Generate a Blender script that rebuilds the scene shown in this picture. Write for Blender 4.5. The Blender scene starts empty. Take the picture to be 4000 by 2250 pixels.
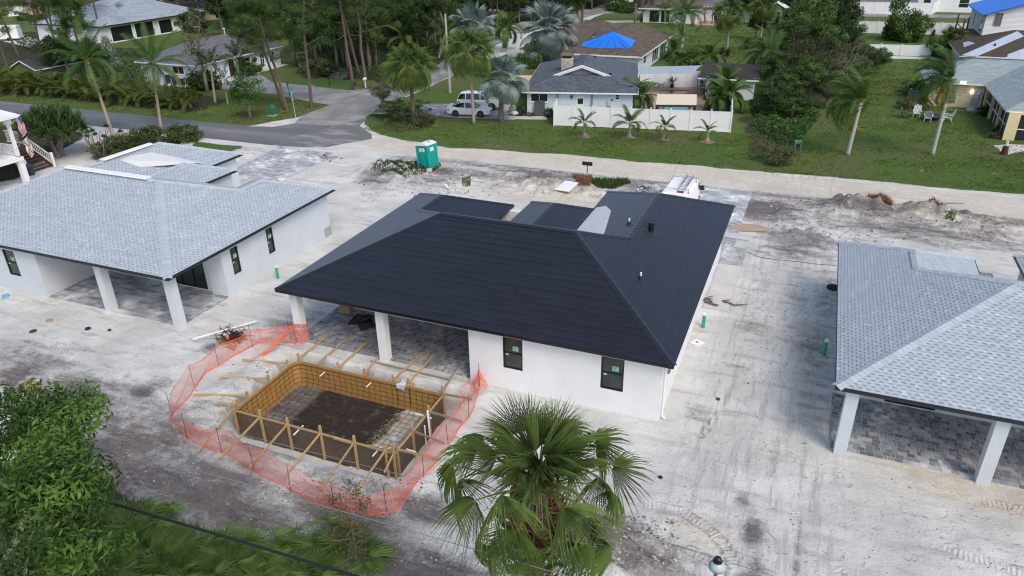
import bpy, math, random
import numpy as np
from mathutils import Vector, Matrix
random.seed(7); RNG=np.random.default_rng(7)
rd=math.radians
SC=bpy.context.scene
# ---------------- camera, world, sun, exposure ----------------
F=2848.8; CAMZ=18.5; YAW=rd(-22.58); PITCH=rd(26.765); ROLL=rd(-1.013)
_cy,_sy,_cp,_sp=math.cos(YAW),math.sin(YAW),math.cos(PITCH),math.sin(PITCH)
_f=np.array([_sy*_cp,_cy*_cp,-_sp]); _r=np.array([_cy,-_sy,0.0]); _u=np.cross(_r,_f)
_r2=math.cos(ROLL)*_r+math.sin(ROLL)*_u; _u2=-math.sin(ROLL)*_r+math.cos(ROLL)*_u; _r,_u=_r2,_u2
cd=bpy.data.cameras.new("camera"); cam=bpy.data.objects.new("camera",cd); SC.collection.objects.link(cam)
cam.matrix_world=Matrix(((_r[0],_u[0],-_f[0],0),(_r[1],_u[1],-_f[1],0),(_r[2],_u[2],-_f[2],CAMZ),(0,0,0,1)))
cd.sensor_width=36; cd.lens=F/4000*36; cd.clip_start=.1; cd.clip_end=6000; SC.camera=cam
W=bpy.data.worlds.new("World"); SC.world=W; W.use_nodes=True
SUN_EL=rd(50); SUN_AZ=rd(128)      # azimuth measured from +Y towards +X
nt=W.node_tree; bg=nt.nodes["Background"]; sk=nt.nodes.new("ShaderNodeTexSky"); sk.sky_type='NISHITA'
sk.sun_disc=False; sk.sun_elevation=SUN_EL; sk.sun_rotation=SUN_AZ; sk.air_density=1.0; sk.dust_density=3.0; sk.ozone_density=.8
nt.links.new(sk.outputs[0],bg.inputs[0]); bg.inputs[1].default_value=.145
sl=bpy.data.lights.new("sun",'SUN'); sl.energy=1.15; sl.angle=rd(26); sl.color=(1,.95,.88)
so=bpy.data.objects.new("sun",sl); SC.collection.objects.link(so)
sd=Vector((math.sin(SUN_AZ)*math.cos(SUN_EL),math.cos(SUN_AZ)*math.cos(SUN_EL),math.sin(SUN_EL)))
so.rotation_euler=sd.to_track_quat('Z','Y').to_euler(); so.location=(0,0,60)
vs=SC.view_settings; vs.view_transform='Standard'; vs.look='None'; vs.exposure=0.36; vs.gamma=1; vs.use_curve_mapping=False
SC.cycles.max_bounces=6; SC.cycles.diffuse_bounces=4; SC.cycles.glossy_bounces=2; SC.cycles.transmission_bounces=3; SC.cycles.transparent_max_bounces=6
SC.cycles.pixel_filter_type='BLACKMAN_HARRIS'; SC.cycles.filter_width=1.15; SC.cycles.caustics_reflective=False; SC.cycles.caustics_refractive=False
try: SC.cycles.use_denoising=True
except Exception: pass
# ---------------- points of the place, read off the photograph's geometry ----------------
def _ray(x,y): return (x-2000)/F*_r-(y-1125)/F*_u+_f
def G(x,y,z=0.0):
    d=_ray(x,y); t=(z-CAMZ)/d[2]; return Vector((d[0]*t,d[1]*t,z))
def PY(x,y,Y):
    d=_ray(x,y); t=Y/d[1]; return Vector((d[0]*t,Y,CAMZ+d[2]*t))
def PX(x,y,X):
    d=_ray(x,y); t=X/d[0]; return Vector((X,d[1]*t,CAMZ+d[2]*t))
def PL(x,y,p,n):
    d=_ray(x,y); o=np.array([0,0,CAMZ]); n=np.array(n,float); t=np.dot(np.array(p)-o,n)/np.dot(d,n); return Vector(o+d*t)
def proj(X):
    v=np.asarray(X,float)-np.array([0,0,CAMZ]); x=v@_r; y=v@_u; z=v@_f
    return 2000+F*x/z, 1125-F*y/z
def crop(x0,y0,s): return lambda x,y:(x0+x*s,y0+y*s)
K=1000/1932
r1,r2,r3,r4=[crop(i*1000,0,K) for i in range(4)]
m1,m2,m3,m4=[crop(i*1000,750,K) for i in range(4)]
b1,b2,b3,b4=[crop(i*1000,1500,K) for i in range(4)]
_z=600/2174
cA,cB,cC,cD,cE,cF=crop(0,0,_z),crop(500,0,_z),crop(1900,0,_z),crop(2400,0,_z),crop(3400,0,_z),crop(2900,0,_z)
c4=crop(1050,1280,900/1863)
# ---------------- objects ----------------
COL=SC.collection
def _link(name,data): o=bpy.data.objects.new(name,data); COL.objects.link(o); return o
def tag(o,label=None,cat=None,group=None,kind=None):
    if label: o['label']=label
    if cat: o['category']=cat
    if group: o['group']=group
    if kind: o['kind']=kind
    return o
def thing(name,label,cat,loc=(0,0,0),rz=0,group=None):
    o=_link(name,None); o.empty_display_size=.2; o.location=loc; o.rotation_euler=(0,0,rz)
    return tag(o,label,cat,group)
def mesh_np(name,V,Fs,mat,cols=None,smooth=False):
    """V (n,3), Fs list of arrays each (m,k) of equal polygon size k; cols per face RGB"""
    me=bpy.data.meshes.new(name); V=np.asarray(V,np.float32)
    me.vertices.add(len(V)); me.vertices.foreach_set("co",V.ravel())
    loops=np.concatenate([f.ravel() for f in Fs]).astype(np.int32)
    sizes=np.concatenate([np.full(len(f),f.shape[1]) for f in Fs]).astype(np.int32)
    me.loops.add(len(loops)); me.loops.foreach_set("vertex_index",loops)
    me.polygons.add(len(sizes)); st=np.concatenate([[0],np.cumsum(sizes)[:-1]]).astype(np.int32)
    me.polygons.foreach_set("loop_start",st); me.polygons.foreach_set("loop_total",sizes)
    if smooth: me.polygons.foreach_set("use_smooth",np.ones(len(sizes),bool))
    me.update(calc_edges=True)
    if cols is not None:
        a=me.color_attributes.new("Col",'FLOAT_COLOR','CORNER')
        c=np.repeat(np.asarray(cols,np.float32),sizes,axis=0); c=np.hstack([c,np.ones((len(c),1),np.float32)])
        a.data.foreach_set("color",c.ravel())
    if mat: me.materials.append(mat)
    return me
class MB:
    def __init__(s): s.v=[]; s.f=[]; s.c=[]; s.m=[]; s.mi=0; s.col=(1,1,1)
    def add(s,vs,fs,col=None):
        n=len(s.v); s.v.extend(tuple(p) for p in vs); c=col or s.col
        for f in fs: s.f.append(tuple(i+n for i in f)); s.c.append(c); s.m.append(s.mi)
    def quad(s,*p,col=None): s.add(p,[tuple(range(len(p)))],col)
    def box(s,x0,y0,z0,x1,y1,z1,col=None):
        s.add([(x0,y0,z0),(x1,y0,z0),(x1,y1,z0),(x0,y1,z0),(x0,y0,z1),(x1,y0,z1),(x1,y1,z1),(x0,y1,z1)],
              [(0,3,2,1),(4,5,6,7),(0,1,5,4),(1,2,6,5),(2,3,7,6),(3,0,4,7)],col)
    def obox(s,p0,p1,w,h,up=(0,0,1),col=None,ends=(0,0)):
        """bar from p0 to p1, w across, h along up"""
        p0=Vector(p0);p1=Vector(p1);d=(p1-p0).normalized();p0=p0-d*ends[0];p1=p1+d*ends[1]
        a=d.cross(Vector(up)); 
        if a.length<1e-4: a=d.cross(Vector((1,0,0)))
        a.normalize(); b=a.cross(d).normalized(); a*=w/2;b*=h/2
        s.add([p0-a-b,p0+a-b,p0+a+b,p0-a+b,p1-a-b,p1+a-b,p1+a+b,p1-a+b],[(0,1,2,3),(7,6,5,4),(0,4,5,1),(1,5,6,2),(2,6,7,3),(3,7,4,0)],col)
    def prism(s,poly,z0,z1,col=None):
        n=len(poly); s.add([(p[0],p[1],z0) for p in poly]+[(p[0],p[1],z1) for p in poly],
            [tuple(range(n-1,-1,-1)),tuple(range(n,2*n))]+[(i,(i+1)%n,n+(i+1)%n,n+i) for i in range(n)],col)
    def slab(s,poly,t,col=None,lift=0):
        """3-D polygon thickened downwards by t"""
        n=len(poly); s.add([(p[0],p[1],p[2]+lift) for p in poly]+[(p[0],p[1],p[2]-t+lift) for p in poly],
            [tuple(range(n)),tuple(range(2*n-1,n-1,-1))]+[(i,n+i,n+(i+1)%n,(i+1)%n) for i in range(n)],col)
    def tube(s,pts,rs,n=8,col=None,cap=True):
        pts=[Vector(p) for p in pts]; 
        if not hasattr(rs,'__len__'): rs=[rs]*len(pts)
        rings=[]; a=None
        for i,p in enumerate(pts):
            d=(pts[min(i+1,len(pts)-1)]-pts[max(i-1,0)]).normalized()
            if a is None: a=d.orthogonal().normalized()
            else:
                a=(a-d*a.dot(d)); a=a.normalized() if a.length>1e-5 else d.orthogonal().normalized()
            b=d.cross(a); rings.append([p+(a*math.cos(2*math.pi*k/n)+b*math.sin(2*math.pi*k/n))*rs[i] for k in range(n)])
        fs=[]
        for i in range(len(pts)-1):
            for k in range(n): fs.append((i*n+k,i*n+(k+1)%n,(i+1)*n+(k+1)%n,(i+1)*n+k))
        if cap: fs.append(tuple(range(n-1,-1,-1))); L=(len(pts)-1)*n; fs.append(tuple(L+k for k in range(n)))
        s.add([q for r in rings for q in r],fs,col)
    def lathe(s,c,prof,n=16,col=None):
        s.tube([(c[0],c[1],c[2]+z+i*1e-5) for i,(r,z) in enumerate(prof)],[max(r,.001) for r,z in prof],n,col)
    def build(s,name,mat,parent=None,off=None,smooth=False,label=None,kind=None):
        if not s.v: return None
        V=np.array(s.v,np.float32)
        if off is not None: V=V-np.array(off,np.float32)
        me=bpy.data.meshes.new(name); me.from_pydata(V.tolist(),[],s.f)
        mats=mat if isinstance(mat,(list,tuple)) else [mat]
        for m in mats: me.materials.append(m)
        if len(mats)>1: me.polygons.foreach_set("material_index",np.array(s.m,np.int32))
        if True:
            a=me.color_attributes.new("Col",'FLOAT_COLOR','CORNER'); sz=[len(f) for f in s.f]
            c=np.repeat(np.array(s.c,np.float32),sz,axis=0); c=np.hstack([c,np.ones((len(c),1),np.float32)]); a.data.foreach_set("color",c.ravel())
        if smooth: me.polygons.foreach_set("use_smooth",[True]*len(me.polygons))
        me.update(); o=_link(name,me)
        if parent: o.parent=parent
        if label: o['label']=label
        if kind: o['kind']=kind
        return o
def kids(o,_c={}):
    return [c for c in o.children]
def copy_tree(o,parent=None,loc=None,rz=None,scale=None,label=None):
    c=o.copy(); COL.objects.link(c); c.parent=parent
    if loc is not None: c.location=loc
    if rz is not None: c.rotation_euler=(c.rotation_euler[0],c.rotation_euler[1],rz)
    if scale is not None: c.scale=scale if hasattr(scale,'__len__') else (scale,)*3
    if label: c['label']=label
    for ch in o.children: copy_tree(ch,c)
    return c
def inst(name,me,parent,loc=(0,0,0),rot=(0,0,0),scale=(1,1,1),label=None):
    o=_link(name,me); o.parent=parent; o.location=loc; o.rotation_euler=rot; o.scale=scale if hasattr(scale,'__len__') else (scale,)*3
    if label: o['label']=label
    return o
# ---------------- materials ----------------
def mat(name,col,rough=.75,var=.12,vs=2.0,bump=0,bs=20,metal=0,spec=.5,attr=False,col2=None,c2s=1.0,c2t=(.45,.6),trans=0,rnd=0,emis=0,sheen=0,dirt=0,sz=None,coord='Object'):
    m=bpy.data.materials.new(name); m.use_nodes=True; t=m.node_tree; N=t.nodes; L=t.links; P=N["Principled BSDF"]
    P.inputs["Roughness"].default_value=rough; P.inputs["Metallic"].default_value=metal; P.inputs["Specular IOR Level"].default_value=spec
    if sheen: P.inputs["Sheen Weight"].default_value=sheen; P.inputs["Sheen Roughness"].default_value=.45; P.inputs["Sheen Tint"].default_value=(.65,.78,1,1)
    tc=N.new("ShaderNodeTexCoord"); src=tc.outputs[coord]
    if sz is not None:
        mp=N.new("ShaderNodeMapping"); mp.inputs["Scale"].default_value=sz; L.new(src,mp.inputs[0]); src=mp.outputs[0]
    def noise(sc,det=4):
        n=N.new("ShaderNodeTexNoise"); n.inputs["Scale"].default_value=sc; n.inputs["Detail"].default_value=det; L.new(src,n.inputs[0]); return n.outputs[0]
    def mix(a,b,f,mode='MIX'):
        x=N.new("ShaderNodeMix"); x.data_type='RGBA'; x.blend_type=mode
        for k,v in ((6,a),(7,b)):
            if isinstance(v,tuple): x.inputs[k].default_value=(*v,1)
            else: L.new(v,x.inputs[k])
        if isinstance(f,(int,float)): x.inputs[0].default_value=f
        else: L.new(f,x.inputs[0])
        return x.outputs[2]
    def ramp(v,a,b,lo=0.,hi=1.):
        x=N.new("ShaderNodeMapRange"); x.inputs[1].default_value=a; x.inputs[2].default_value=b; x.inputs[3].default_value=lo; x.inputs[4].default_value=hi; L.new(v,x.inputs[0]); return x.outputs[0]
    c=tuple(col)
    if col2: c=mix(c,tuple(col2),ramp(noise(c2s,6),*c2t))
    if attr:
        at=N.new("ShaderNodeAttribute"); at.attribute_name="Col"; c=mix(c,at.outputs[0],1.0,'MULTIPLY')
    if var:
        f=ramp(noise(vs,6),.25,.75,1-var,1+var); cb=N.new("ShaderNodeCombineColor"); [L.new(f,cb.inputs[i]) for i in range(3)]; c=mix(c,cb.outputs[0],1.0,'MULTIPLY')
    if rnd:
        oi=N.new("ShaderNodeObjectInfo"); f=ramp(oi.outputs["Random"],0,1,1-rnd,1+rnd); cb=N.new("ShaderNodeCombineColor"); [L.new(f,cb.inputs[i]) for i in range(3)]; c=mix(c,cb.outputs[0],1.0,'MULTIPLY')
    if isinstance(c,tuple): P.inputs["Base Color"].default_value=(*c,1)
    else: L.new(c,P.inputs["Base Color"])
    if bump:
        b=N.new("ShaderNodeBump"); b.inputs["Strength"].default_value=bump; b.inputs["Distance"].default_value=.02; L.new(noise(bs,5),b.inputs["Height"]); L.new(b.outputs[0],P.inputs["Normal"])
    if emis: P.inputs["Emission Color"].default_value=(*col,1); P.inputs["Emission Strength"].default_value=emis
    if trans:
        td=N.new("ShaderNodeBsdfTranslucent"); ms=N.new("ShaderNodeMixShader"); ms.inputs[0].default_value=trans
        if isinstance(c,tuple): td.inputs[0].default_value=(*c,1)
        else: L.new(c,td.inputs[0])
        L.new(P.outputs[0],ms.inputs[1]); L.new(td.outputs[0],ms.inputs[2]); L.new(ms.outputs[0],N["Material Output"].inputs[0])
    return m
MT={}
def m_(k,*a,**kw):
    if k not in MT: MT[k]=mat(k,*a,**kw)
    return MT[k]
STUCCO_W=mat("white_stucco",(.80,.81,.82),.85,.05,1.2,.5,60)
STUCCO_G=mat("pale_grey_stucco",(.60,.64,.68),.85,.05,1.2,.5,60)
STUCCO_B=mat("light_blue_stucco",(.62,.69,.76),.85,.05,1.2,.4,50)
STUCCO_Y=mat("yellow_stucco",(.72,.62,.36),.85,.06,1.2,.4,50)
STUCCO_T=mat("tan_stucco",(.55,.45,.33),.85,.06)
TRIMW=mat("white_trim",(.80,.80,.80),.5,.04)
VINYL=mat("white_vinyl",(.82,.83,.84),.45,.05,.7,.15,8)
BLACKM=mat("black_metal",(.012,.012,.014),.35,.1)
FASC=mat("dark_fascia",(.02,.022,.028),.45,.1)
GLASS=mat("dark_window_glass",(.02,.03,.03),.08,.5,1.5,spec=.8)
SHING_L=mat("pale_blue_grey_shingle",(.40,.45,.50),.9,.05,3,.5,90,attr=True)
SHING_D=mat("black_roll_shingle",(.0062,.0076,.0165),.55,.12,.9,.5,120,attr=True,spec=.3,sheen=.28)
SHING_DL=mat("dark_flashing",(.014,.016,.024),.45,.1,2,spec=.35,sheen=.25)
SHING_B=mat("blue_grey_shingle",(.085,.10,.125),.9,.1,3,.4,60,attr=True)
SHING_BR=mat("brown_shingle",(.105,.082,.062),.92,.14,1.5,.4,60,attr=True)
SHING_G=mat("grey_shingle",(.13,.135,.145),.92,.1,1.5,.4,60,attr=True)
SHING_LG=mat("green_grey_shingle",(.27,.33,.345),.9,.08,2,.4,60,attr=True)
MEMB=mat("grey_membrane",(.60,.61,.62),.7,.05,1)
WOOD=mat("raw_lumber",(.46,.31,.15),.8,.2,3,.3,40,sz=(1,1,6),rnd=.12)
WOODG=mat("weathered_lumber",(.30,.25,.19),.85,.2,3,.3,40,rnd=.1)
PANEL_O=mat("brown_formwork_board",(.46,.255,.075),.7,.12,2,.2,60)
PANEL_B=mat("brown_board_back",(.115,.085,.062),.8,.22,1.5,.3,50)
REBAR=mat("rusty_rebar",(.06,.035,.02),.8,.3,8)
PVC=mat("white_pvc",(.8,.8,.8),.35,.03)
PVCG=mat("green_pvc",(.03,.34,.24),.4,.08)
PAVER=mat("grey_paver",(.25,.265,.28),.9,.16,5,.3,60,attr=True,col2=(.6,.6,.59),c2s=.5,c2t=(.47,.75))
PAVER_R=mat("terracotta_paver",(.40,.26,.20),.9,.12,3,attr=True)
CONC=mat("pale_concrete",(.50,.50,.49),.9,.12,1,.3,30)
CONCD=mat("grey_concrete",(.27,.27,.27),.9,.16,.6,.3,30,col2=(.19,.19,.2),c2s=.35)
BARK_P=mat("pine_bark",(.135,.10,.08),.95,.35,6,.9,14,sz=(3,3,.7))
BARK_G=mat("grey_bark",(.22,.19,.165),.95,.3,5,.8,14)
PALMT=mat("pale_palm_trunk",(.36,.31,.25),.9,.22,3,.6,14,sz=(1,1,9))
PALMT2=mat("smooth_grey_palm_trunk",(.40,.41,.37),.8,.14,3,.3,14,sz=(1,1,7))
PALMB=mat("rough_palm_trunk",(.17,.14,.105),.95,.35,5,1,16)
def leafm(n,col,tr=.28,var=.25,rough=.55,rnd=.12,vs=1.3): return mat(n,col,rough,var,vs,trans=tr,attr=True,rnd=rnd,spec=.3)
LF_SABAL=leafm("sabal_leaf",(.100,.155,.040)); LF_BIS=leafm("silver_leaf",(.23,.30,.29),.2)
LF_PALMETTO=leafm("palmetto_leaf",(.085,.14,.034)); LF_COCO=leafm("coconut_leaf",(.065,.13,.028)); LF_QUEEN=leafm("queen_palm_leaf",(.08,.15,.035))
LF_ARECA=leafm("areca_leaf",(.07,.115,.022)); LF_DARK=leafm("dark_foliage",(.042,.082,.022),.28,.35); LF_MID=leafm("green_foliage",(.07,.135,.031),.3,.3)
LF_BRIGHT=leafm("bright_foliage",(.078,.165,.032),.34,.3); LF_PINE=leafm("pine_needles",(.062,.115,.03),.28,.3); LF_OLIVE=leafm("olive_foliage",(.10,.115,.05),.25,.3)
LF_BROWN=leafm("dead_leaf",(.22,.14,.07),.15); LF_SILV=leafm("silver_shrub",(.20,.25,.22),.2); LF_PAND=leafm("strap_leaf",(.055,.095,.025))
STEM_G=mat("green_petiole",(.17,.22,.06),.5,.15)
# ---------------- noise ----------------
def _hash(ix,iy,s):
    h=(ix.astype(np.int64)*374761393+iy.astype(np.int64)*668265263+s*1442695041)&0x7fffffff
    h=(h^(h>>13))*1274126177&0x7fffffff; return ((h^(h>>16))&0xffff)/65535.0
def vnoise(x,y,s=0):
    ix=np.floor(x);iy=np.floor(y);fx=x-ix;fy=y-iy;fx=fx*fx*(3-2*fx);fy=fy*fy*(3-2*fy)
    a=_hash(ix,iy,s);b=_hash(ix+1,iy,s);c=_hash(ix,iy+1,s);d=_hash(ix+1,iy+1,s)
    return a*(1-fx)*(1-fy)+b*fx*(1-fy)+c*(1-fx)*fy+d*fx*fy
def fbm(x,y,s=0,o=4):
    t=0;a=.5;n=0
    for i in range(o): t=t+a*vnoise(x*2**i,y*2**i,s+i*17);n+=a;a*=.5
    return t/n
def sst(x,a,b): t=np.clip((x-a)/(b-a),0,1); return t*t*(3-2*t)
def inpoly(X,Y,poly):
    r=np.zeros(X.shape,bool); n=len(poly)
    for i in range(n):
        x0,y0=poly[i];x1,y1=poly[(i+1)%n]
        if y0==y1: continue
        c=((y0>Y)!=(y1>Y))&(X<(x1-x0)*(Y-y0)/(y1-y0)+x0); r^=c
    return r
def distpoly(X,Y,poly):
    d=np.full(X.shape,1e9); n=len(poly)
    for i in range(n):
        x0,y0=poly[i];x1,y1=poly[(i+1)%n];dx,dy=x1-x0,y1-y0
        t=np.clip(((X-x0)*dx+(Y-y0)*dy)/(dx*dx+dy*dy+1e-9),0,1); d=np.minimum(d,np.hypot(X-x0-t*dx,Y-y0-t*dy))
    return np.where(inpoly(X,Y,poly),d,-d)
def soft(X,Y,poly,w=.8): return sst(distpoly(X,Y,poly)+(fbm(X*.31,Y*.31,5,5)-.5)*w*1.7,-w/2,w/2)
def gp(lst): return [tuple(G(*p)[:2]) for p in lst]
# region polygons
POOL=(-20.8,19.0,-13.0,23.17)          # x0,y0,x1,y1 of the formwork
GRASS=[ # lawn polygons
 [(-44.5,67),(-42.6,62.9),(-38.6,60.0),(-30,58.5),(-24,59.1),(-17,59.5),(-2,60.3),(15,61),(70,61.5),(400,62),(400,900),(-45,900),(-45.3,92)],
 [(-300,58.4),(-80,58.4),(-68,58.4),(-59,58.3),(-53.5,58.9),(-50.9,63),(-50.5,69),(-50.9,75.5),(-50.7,80),(-50.3,92),(-52,900),(-900,900),(-900,59)],
 gp([(757,548),(935,575),(915,597),(880,612),(800,606),(745,575)]),
 [(-900,-900),(-900,60),(-300,53),(-72,53.2),(-66,49),(-64,44),(-60.5,38),(-70,20),(-40,8),(-22,13.4),(-15,12.6),(-12,8),(60,2),(400,0),(900,-900)],
 [(62,0),(60,56),(400,58),(400,-100)],
]
DRIV=[(gp([r1(640,950),r1(1450,1060),r1(1180,1170),r1(750,1200),r1(560,1240),r1(440,1150),r1(480,1050)]))]
def blob_list(lst):
    out=[]
    for (x,y,rx,ry,s) in lst:
        p=G(x,y); d=math.sqrt(p.x**2+p.y**2+CAMZ**2); dep=math.asin(CAMZ/d)
        out.append((p.x,p.y,rx*d/F,ry*d/F/math.sin(dep),s))
    return out
STAIN=blob_list([(300,1560,260,70,.7),(560,1530,60,26,.8),(640,1500,80,26,.7),(450,1750,330,150,.75),(700,1870,420,110,.9),(300,2000,420,90,1.),(950,2000,420,90,.8),
 (1350,2020,330,100,.9),(1650,1990,130,55,1.),(1550,2180,420,80,.9),(1100,2250,500,60,1.),(120,1420,160,60,.6),(60,1380,110,50,.55),(2330,2130,210,90,1.15),(2480,2200,190,70,1.0),
 (1700,1160,90,40,.2),(2930,1300,80,260,.25),(3190,1400,80,190,.4),(3230,1150,60,130,.45),(3100,1250,60,300,.22),(2720,1620,50,28,.5),(2950,2080,45,50,.8),(2900,1960,30,30,.5),(3020,1820,26,70,.4),(2950,2250,60,60,.6),
 (1290,1100,60,60,.2),(1080,1290,110,45,.5),(1230,1240,40,40,.5),(820,1360,40,18,.9),(1900,690,330,30,.6),(1700,690,240,40,.6),(2250,720,300,40,.6),(2500,740,200,20,.5),(3000,820,160,50,.8),(3300,810,300,45,.7),(3600,900,360,50,.55),(3130,950,160,70,.7),(3080,860,200,40,.6),(3450,790,200,25,.75),(3700,830,200,30,.7),(1480,700,90,25,.8),(1700,680,150,22,.8),(2150,700,160,20,.8),
 (1480,690,60,20,.5),(940,590,110,20,.4),(40,1470,90,50,.8),(1650,1850,120,60,.35),(760,1660,70,60,.45),(1000,1760,260,50,.5),(1400,1890,300,30,.6),(920,1560,130,60,.35),(1330,1260,150,40,.2),(2600,1000,60,30,.0)])
PILES=[(G(1470,668),2.2,.55),(G(1600,700),3,.45),(G(1560,668),3,.35),(G(1820,692),3,.4),(G(2090,712),3.2,.6),(G(2260,745),2.4,.6),(G(2500,742),1.6,.2),
 (G(3330,795),2.6,.75),(G(3460,790),2.6,.95),(G(3580,810),2.2,.6),(G(3700,850),2.4,.55),(G(3250,830),1.8,.45),(G(3090,850),2.0,.3),(G(3180,920),1.8,.35),(G(3900,880),4,.3),(G(3010,790),1.5,.25),
 (G(2400,2190),2.2,.8),(G(2250,2100),1.4,.35),(G(1000,615),1.4,.35),(G(940,600),1.2,.4),(G(500,1180),.1,.0),(G(850,1520),.6,.12),(G(1020,1480),.8,.18)]
TRACKS=[ # pixel polylines, width in m
 ([(2480,1968),(2560,1975),(2660,2000),(2760,2060),(2830,2130),(2870,2230)],.42),([(2560,2105),(2620,2130),(2720,2165),(2780,2200),(2850,2290)],.42),
 ([(3640,2125),(3760,2170),(3900,2205),(4010,2240)],.42),([(3840,1955),(3940,1975),(4010,2005)],.45),([(3270,2215),(3320,2260)],.45),([(1560,2160),(1750,2190),(1900,2215)],.5),
 ([(3115,1980),(3112,2120),(3110,2260)],.2),([(2850,1500),(2800,1620),(2740,1700)],.25),
 ([(450,1760),(480,1850),(520,1900)],.45),([(400,1720),(430,1830),(500,1950)],.45),([(3840,870),(3850,940)],.35),([(3780,960),(3870,850)],.2),([(3880,870),(3930,960)],.2),
 ([(2320,2180),(2440,2245),(2500,2300)],.42)]
def seg_track(X,Y):
    tr=np.zeros(X.shape);tu=np.zeros(X.shape)
    for px,w in TRACKS:
        P=[G(*p) for p in px]; acc=0
        for a,b in zip(P[:-1],P[1:]):
            dx,dy=b.x-a.x,b.y-a.y;L=math.hypot(dx,dy);t=((X-a.x)*dx+(Y-a.y)*dy)/(L*L);tc=np.clip(t,0,1)
            d=np.hypot(X-a.x-tc*dx,Y-a.y-tc*dy);m=1-sst(d,w*.35,w*.6);k=m>tr
            tu=np.where(k,acc+tc*L,tu);tr=np.maximum(tr,m);acc+=L
    return tr,tu
def masks(X,Y):
    g=np.zeros(X.shape)
    for p in GRASS: g=np.maximum(g,soft(X,Y,p,.7 if abs(p[0][0])<899 else 1.2))
    st=np.zeros(X.shape)
    for (cx,cy,rx,ry,s) in STAIN:
        if s>0: st=np.maximum(st,s*np.exp(-(((X-cx)/rx)**2+((Y-cy)/ry)**2)**1.0*.9))
    n=fbm(X*.35,Y*.5,31,5); st=np.clip(st*1.15+(n-.5)*.75*(.3+st),0,.9)
    st=np.where(Y>55.2,st*.25,st); st=np.maximum(st,.62*sst(Y+(fbm(X*.4,Y*.4,41,4)-.5)*2.2,52.6,53.6)*(1-sst(Y,54.7,55.6))*sst(X,-36,-31)*(.35+1.1*fbm(X*.25,Y*.6,43,4)))
    ip=(X>POOL[0]-.1)&(X<POOL[2]+.1)&(Y>POOL[1]-.1)&(Y<POOL[3]+.1); dk=np.clip(sst(-14.9+(fbm(X*1.3,Y*1.3,61,4)-.5)*2.2-X,-.15,.15),.0,1); st=np.where(ip,dk*(.80+.20*sst(X,-20.2,-18.6))*1.06,st); st=np.clip(st,0,1)
    tan=sum(np.exp(-((X-c.x)**2/a+(Y-c.y)**2/b)) for c,a,b in [(G(3850,1930),8,1.2),(G(3660,1830),5,.5),(G(2740,2090),1.2,.4),(G(3700,850),40,8),(G(2200,770),40,8)])
    tan=np.maximum(tan,.95*sst(Y,54.9,56)*(1-sst(Y,59.4,60.4))*sst(X,-40,-36))
    tr,tu=seg_track(X,Y); global DIRV
    DIRV=np.maximum(sst(X,-4,-1.5)*(1-sst(X,2.3,4))*sst(Y,13,17),.0)
    li=np.zeros(X.shape) # litter under woods
    for p in WOODS: li=np.maximum(li,soft(X,Y,p,2.5))
    return g,st,np.clip(tan,0,1),tr,tu,li,DIRV
WOODS=[[(-300,59.5),(-95,62),(-75,62.5),(-67,61.5),(-62.5,62.5),(-63,65),(-67,70),(-84,72),(-90,95),(-150,95),(-300,90)],
 [(-72,92),(-66,84),(-58,82.3),(-53,84),(-51.5,92),(-52,125),(-56,170),(-130,170),(-90,120)],
 gp([(3010,400),(2900,500),(2960,590),(3080,560),(3200,420),(3280,330),(3330,260),(3300,140),(3330,20),(3000,20),(2990,160)]),
 gp([(1400,440),(1500,500),(1560,520),(1680,500),(1690,440),(1560,410)]),
 [(-64,41),(-60,41),(-58,44.6),(-60,47.5),(-68,50.5),(-100,50.5),(-100,10),(-60,10),(-50,36)],
 [(-60,8),(-26,14.2),(-15,13.2),(-9.4,13.6),(-9,9.5),(-12,0),(-60,-5)],
 gp([(2900,0),(3050,0),(3050,60),(2900,80)]),[(-80,150),(-20,172),(60,215),(60,600),(-300,600),(-260,150)]]
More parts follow.
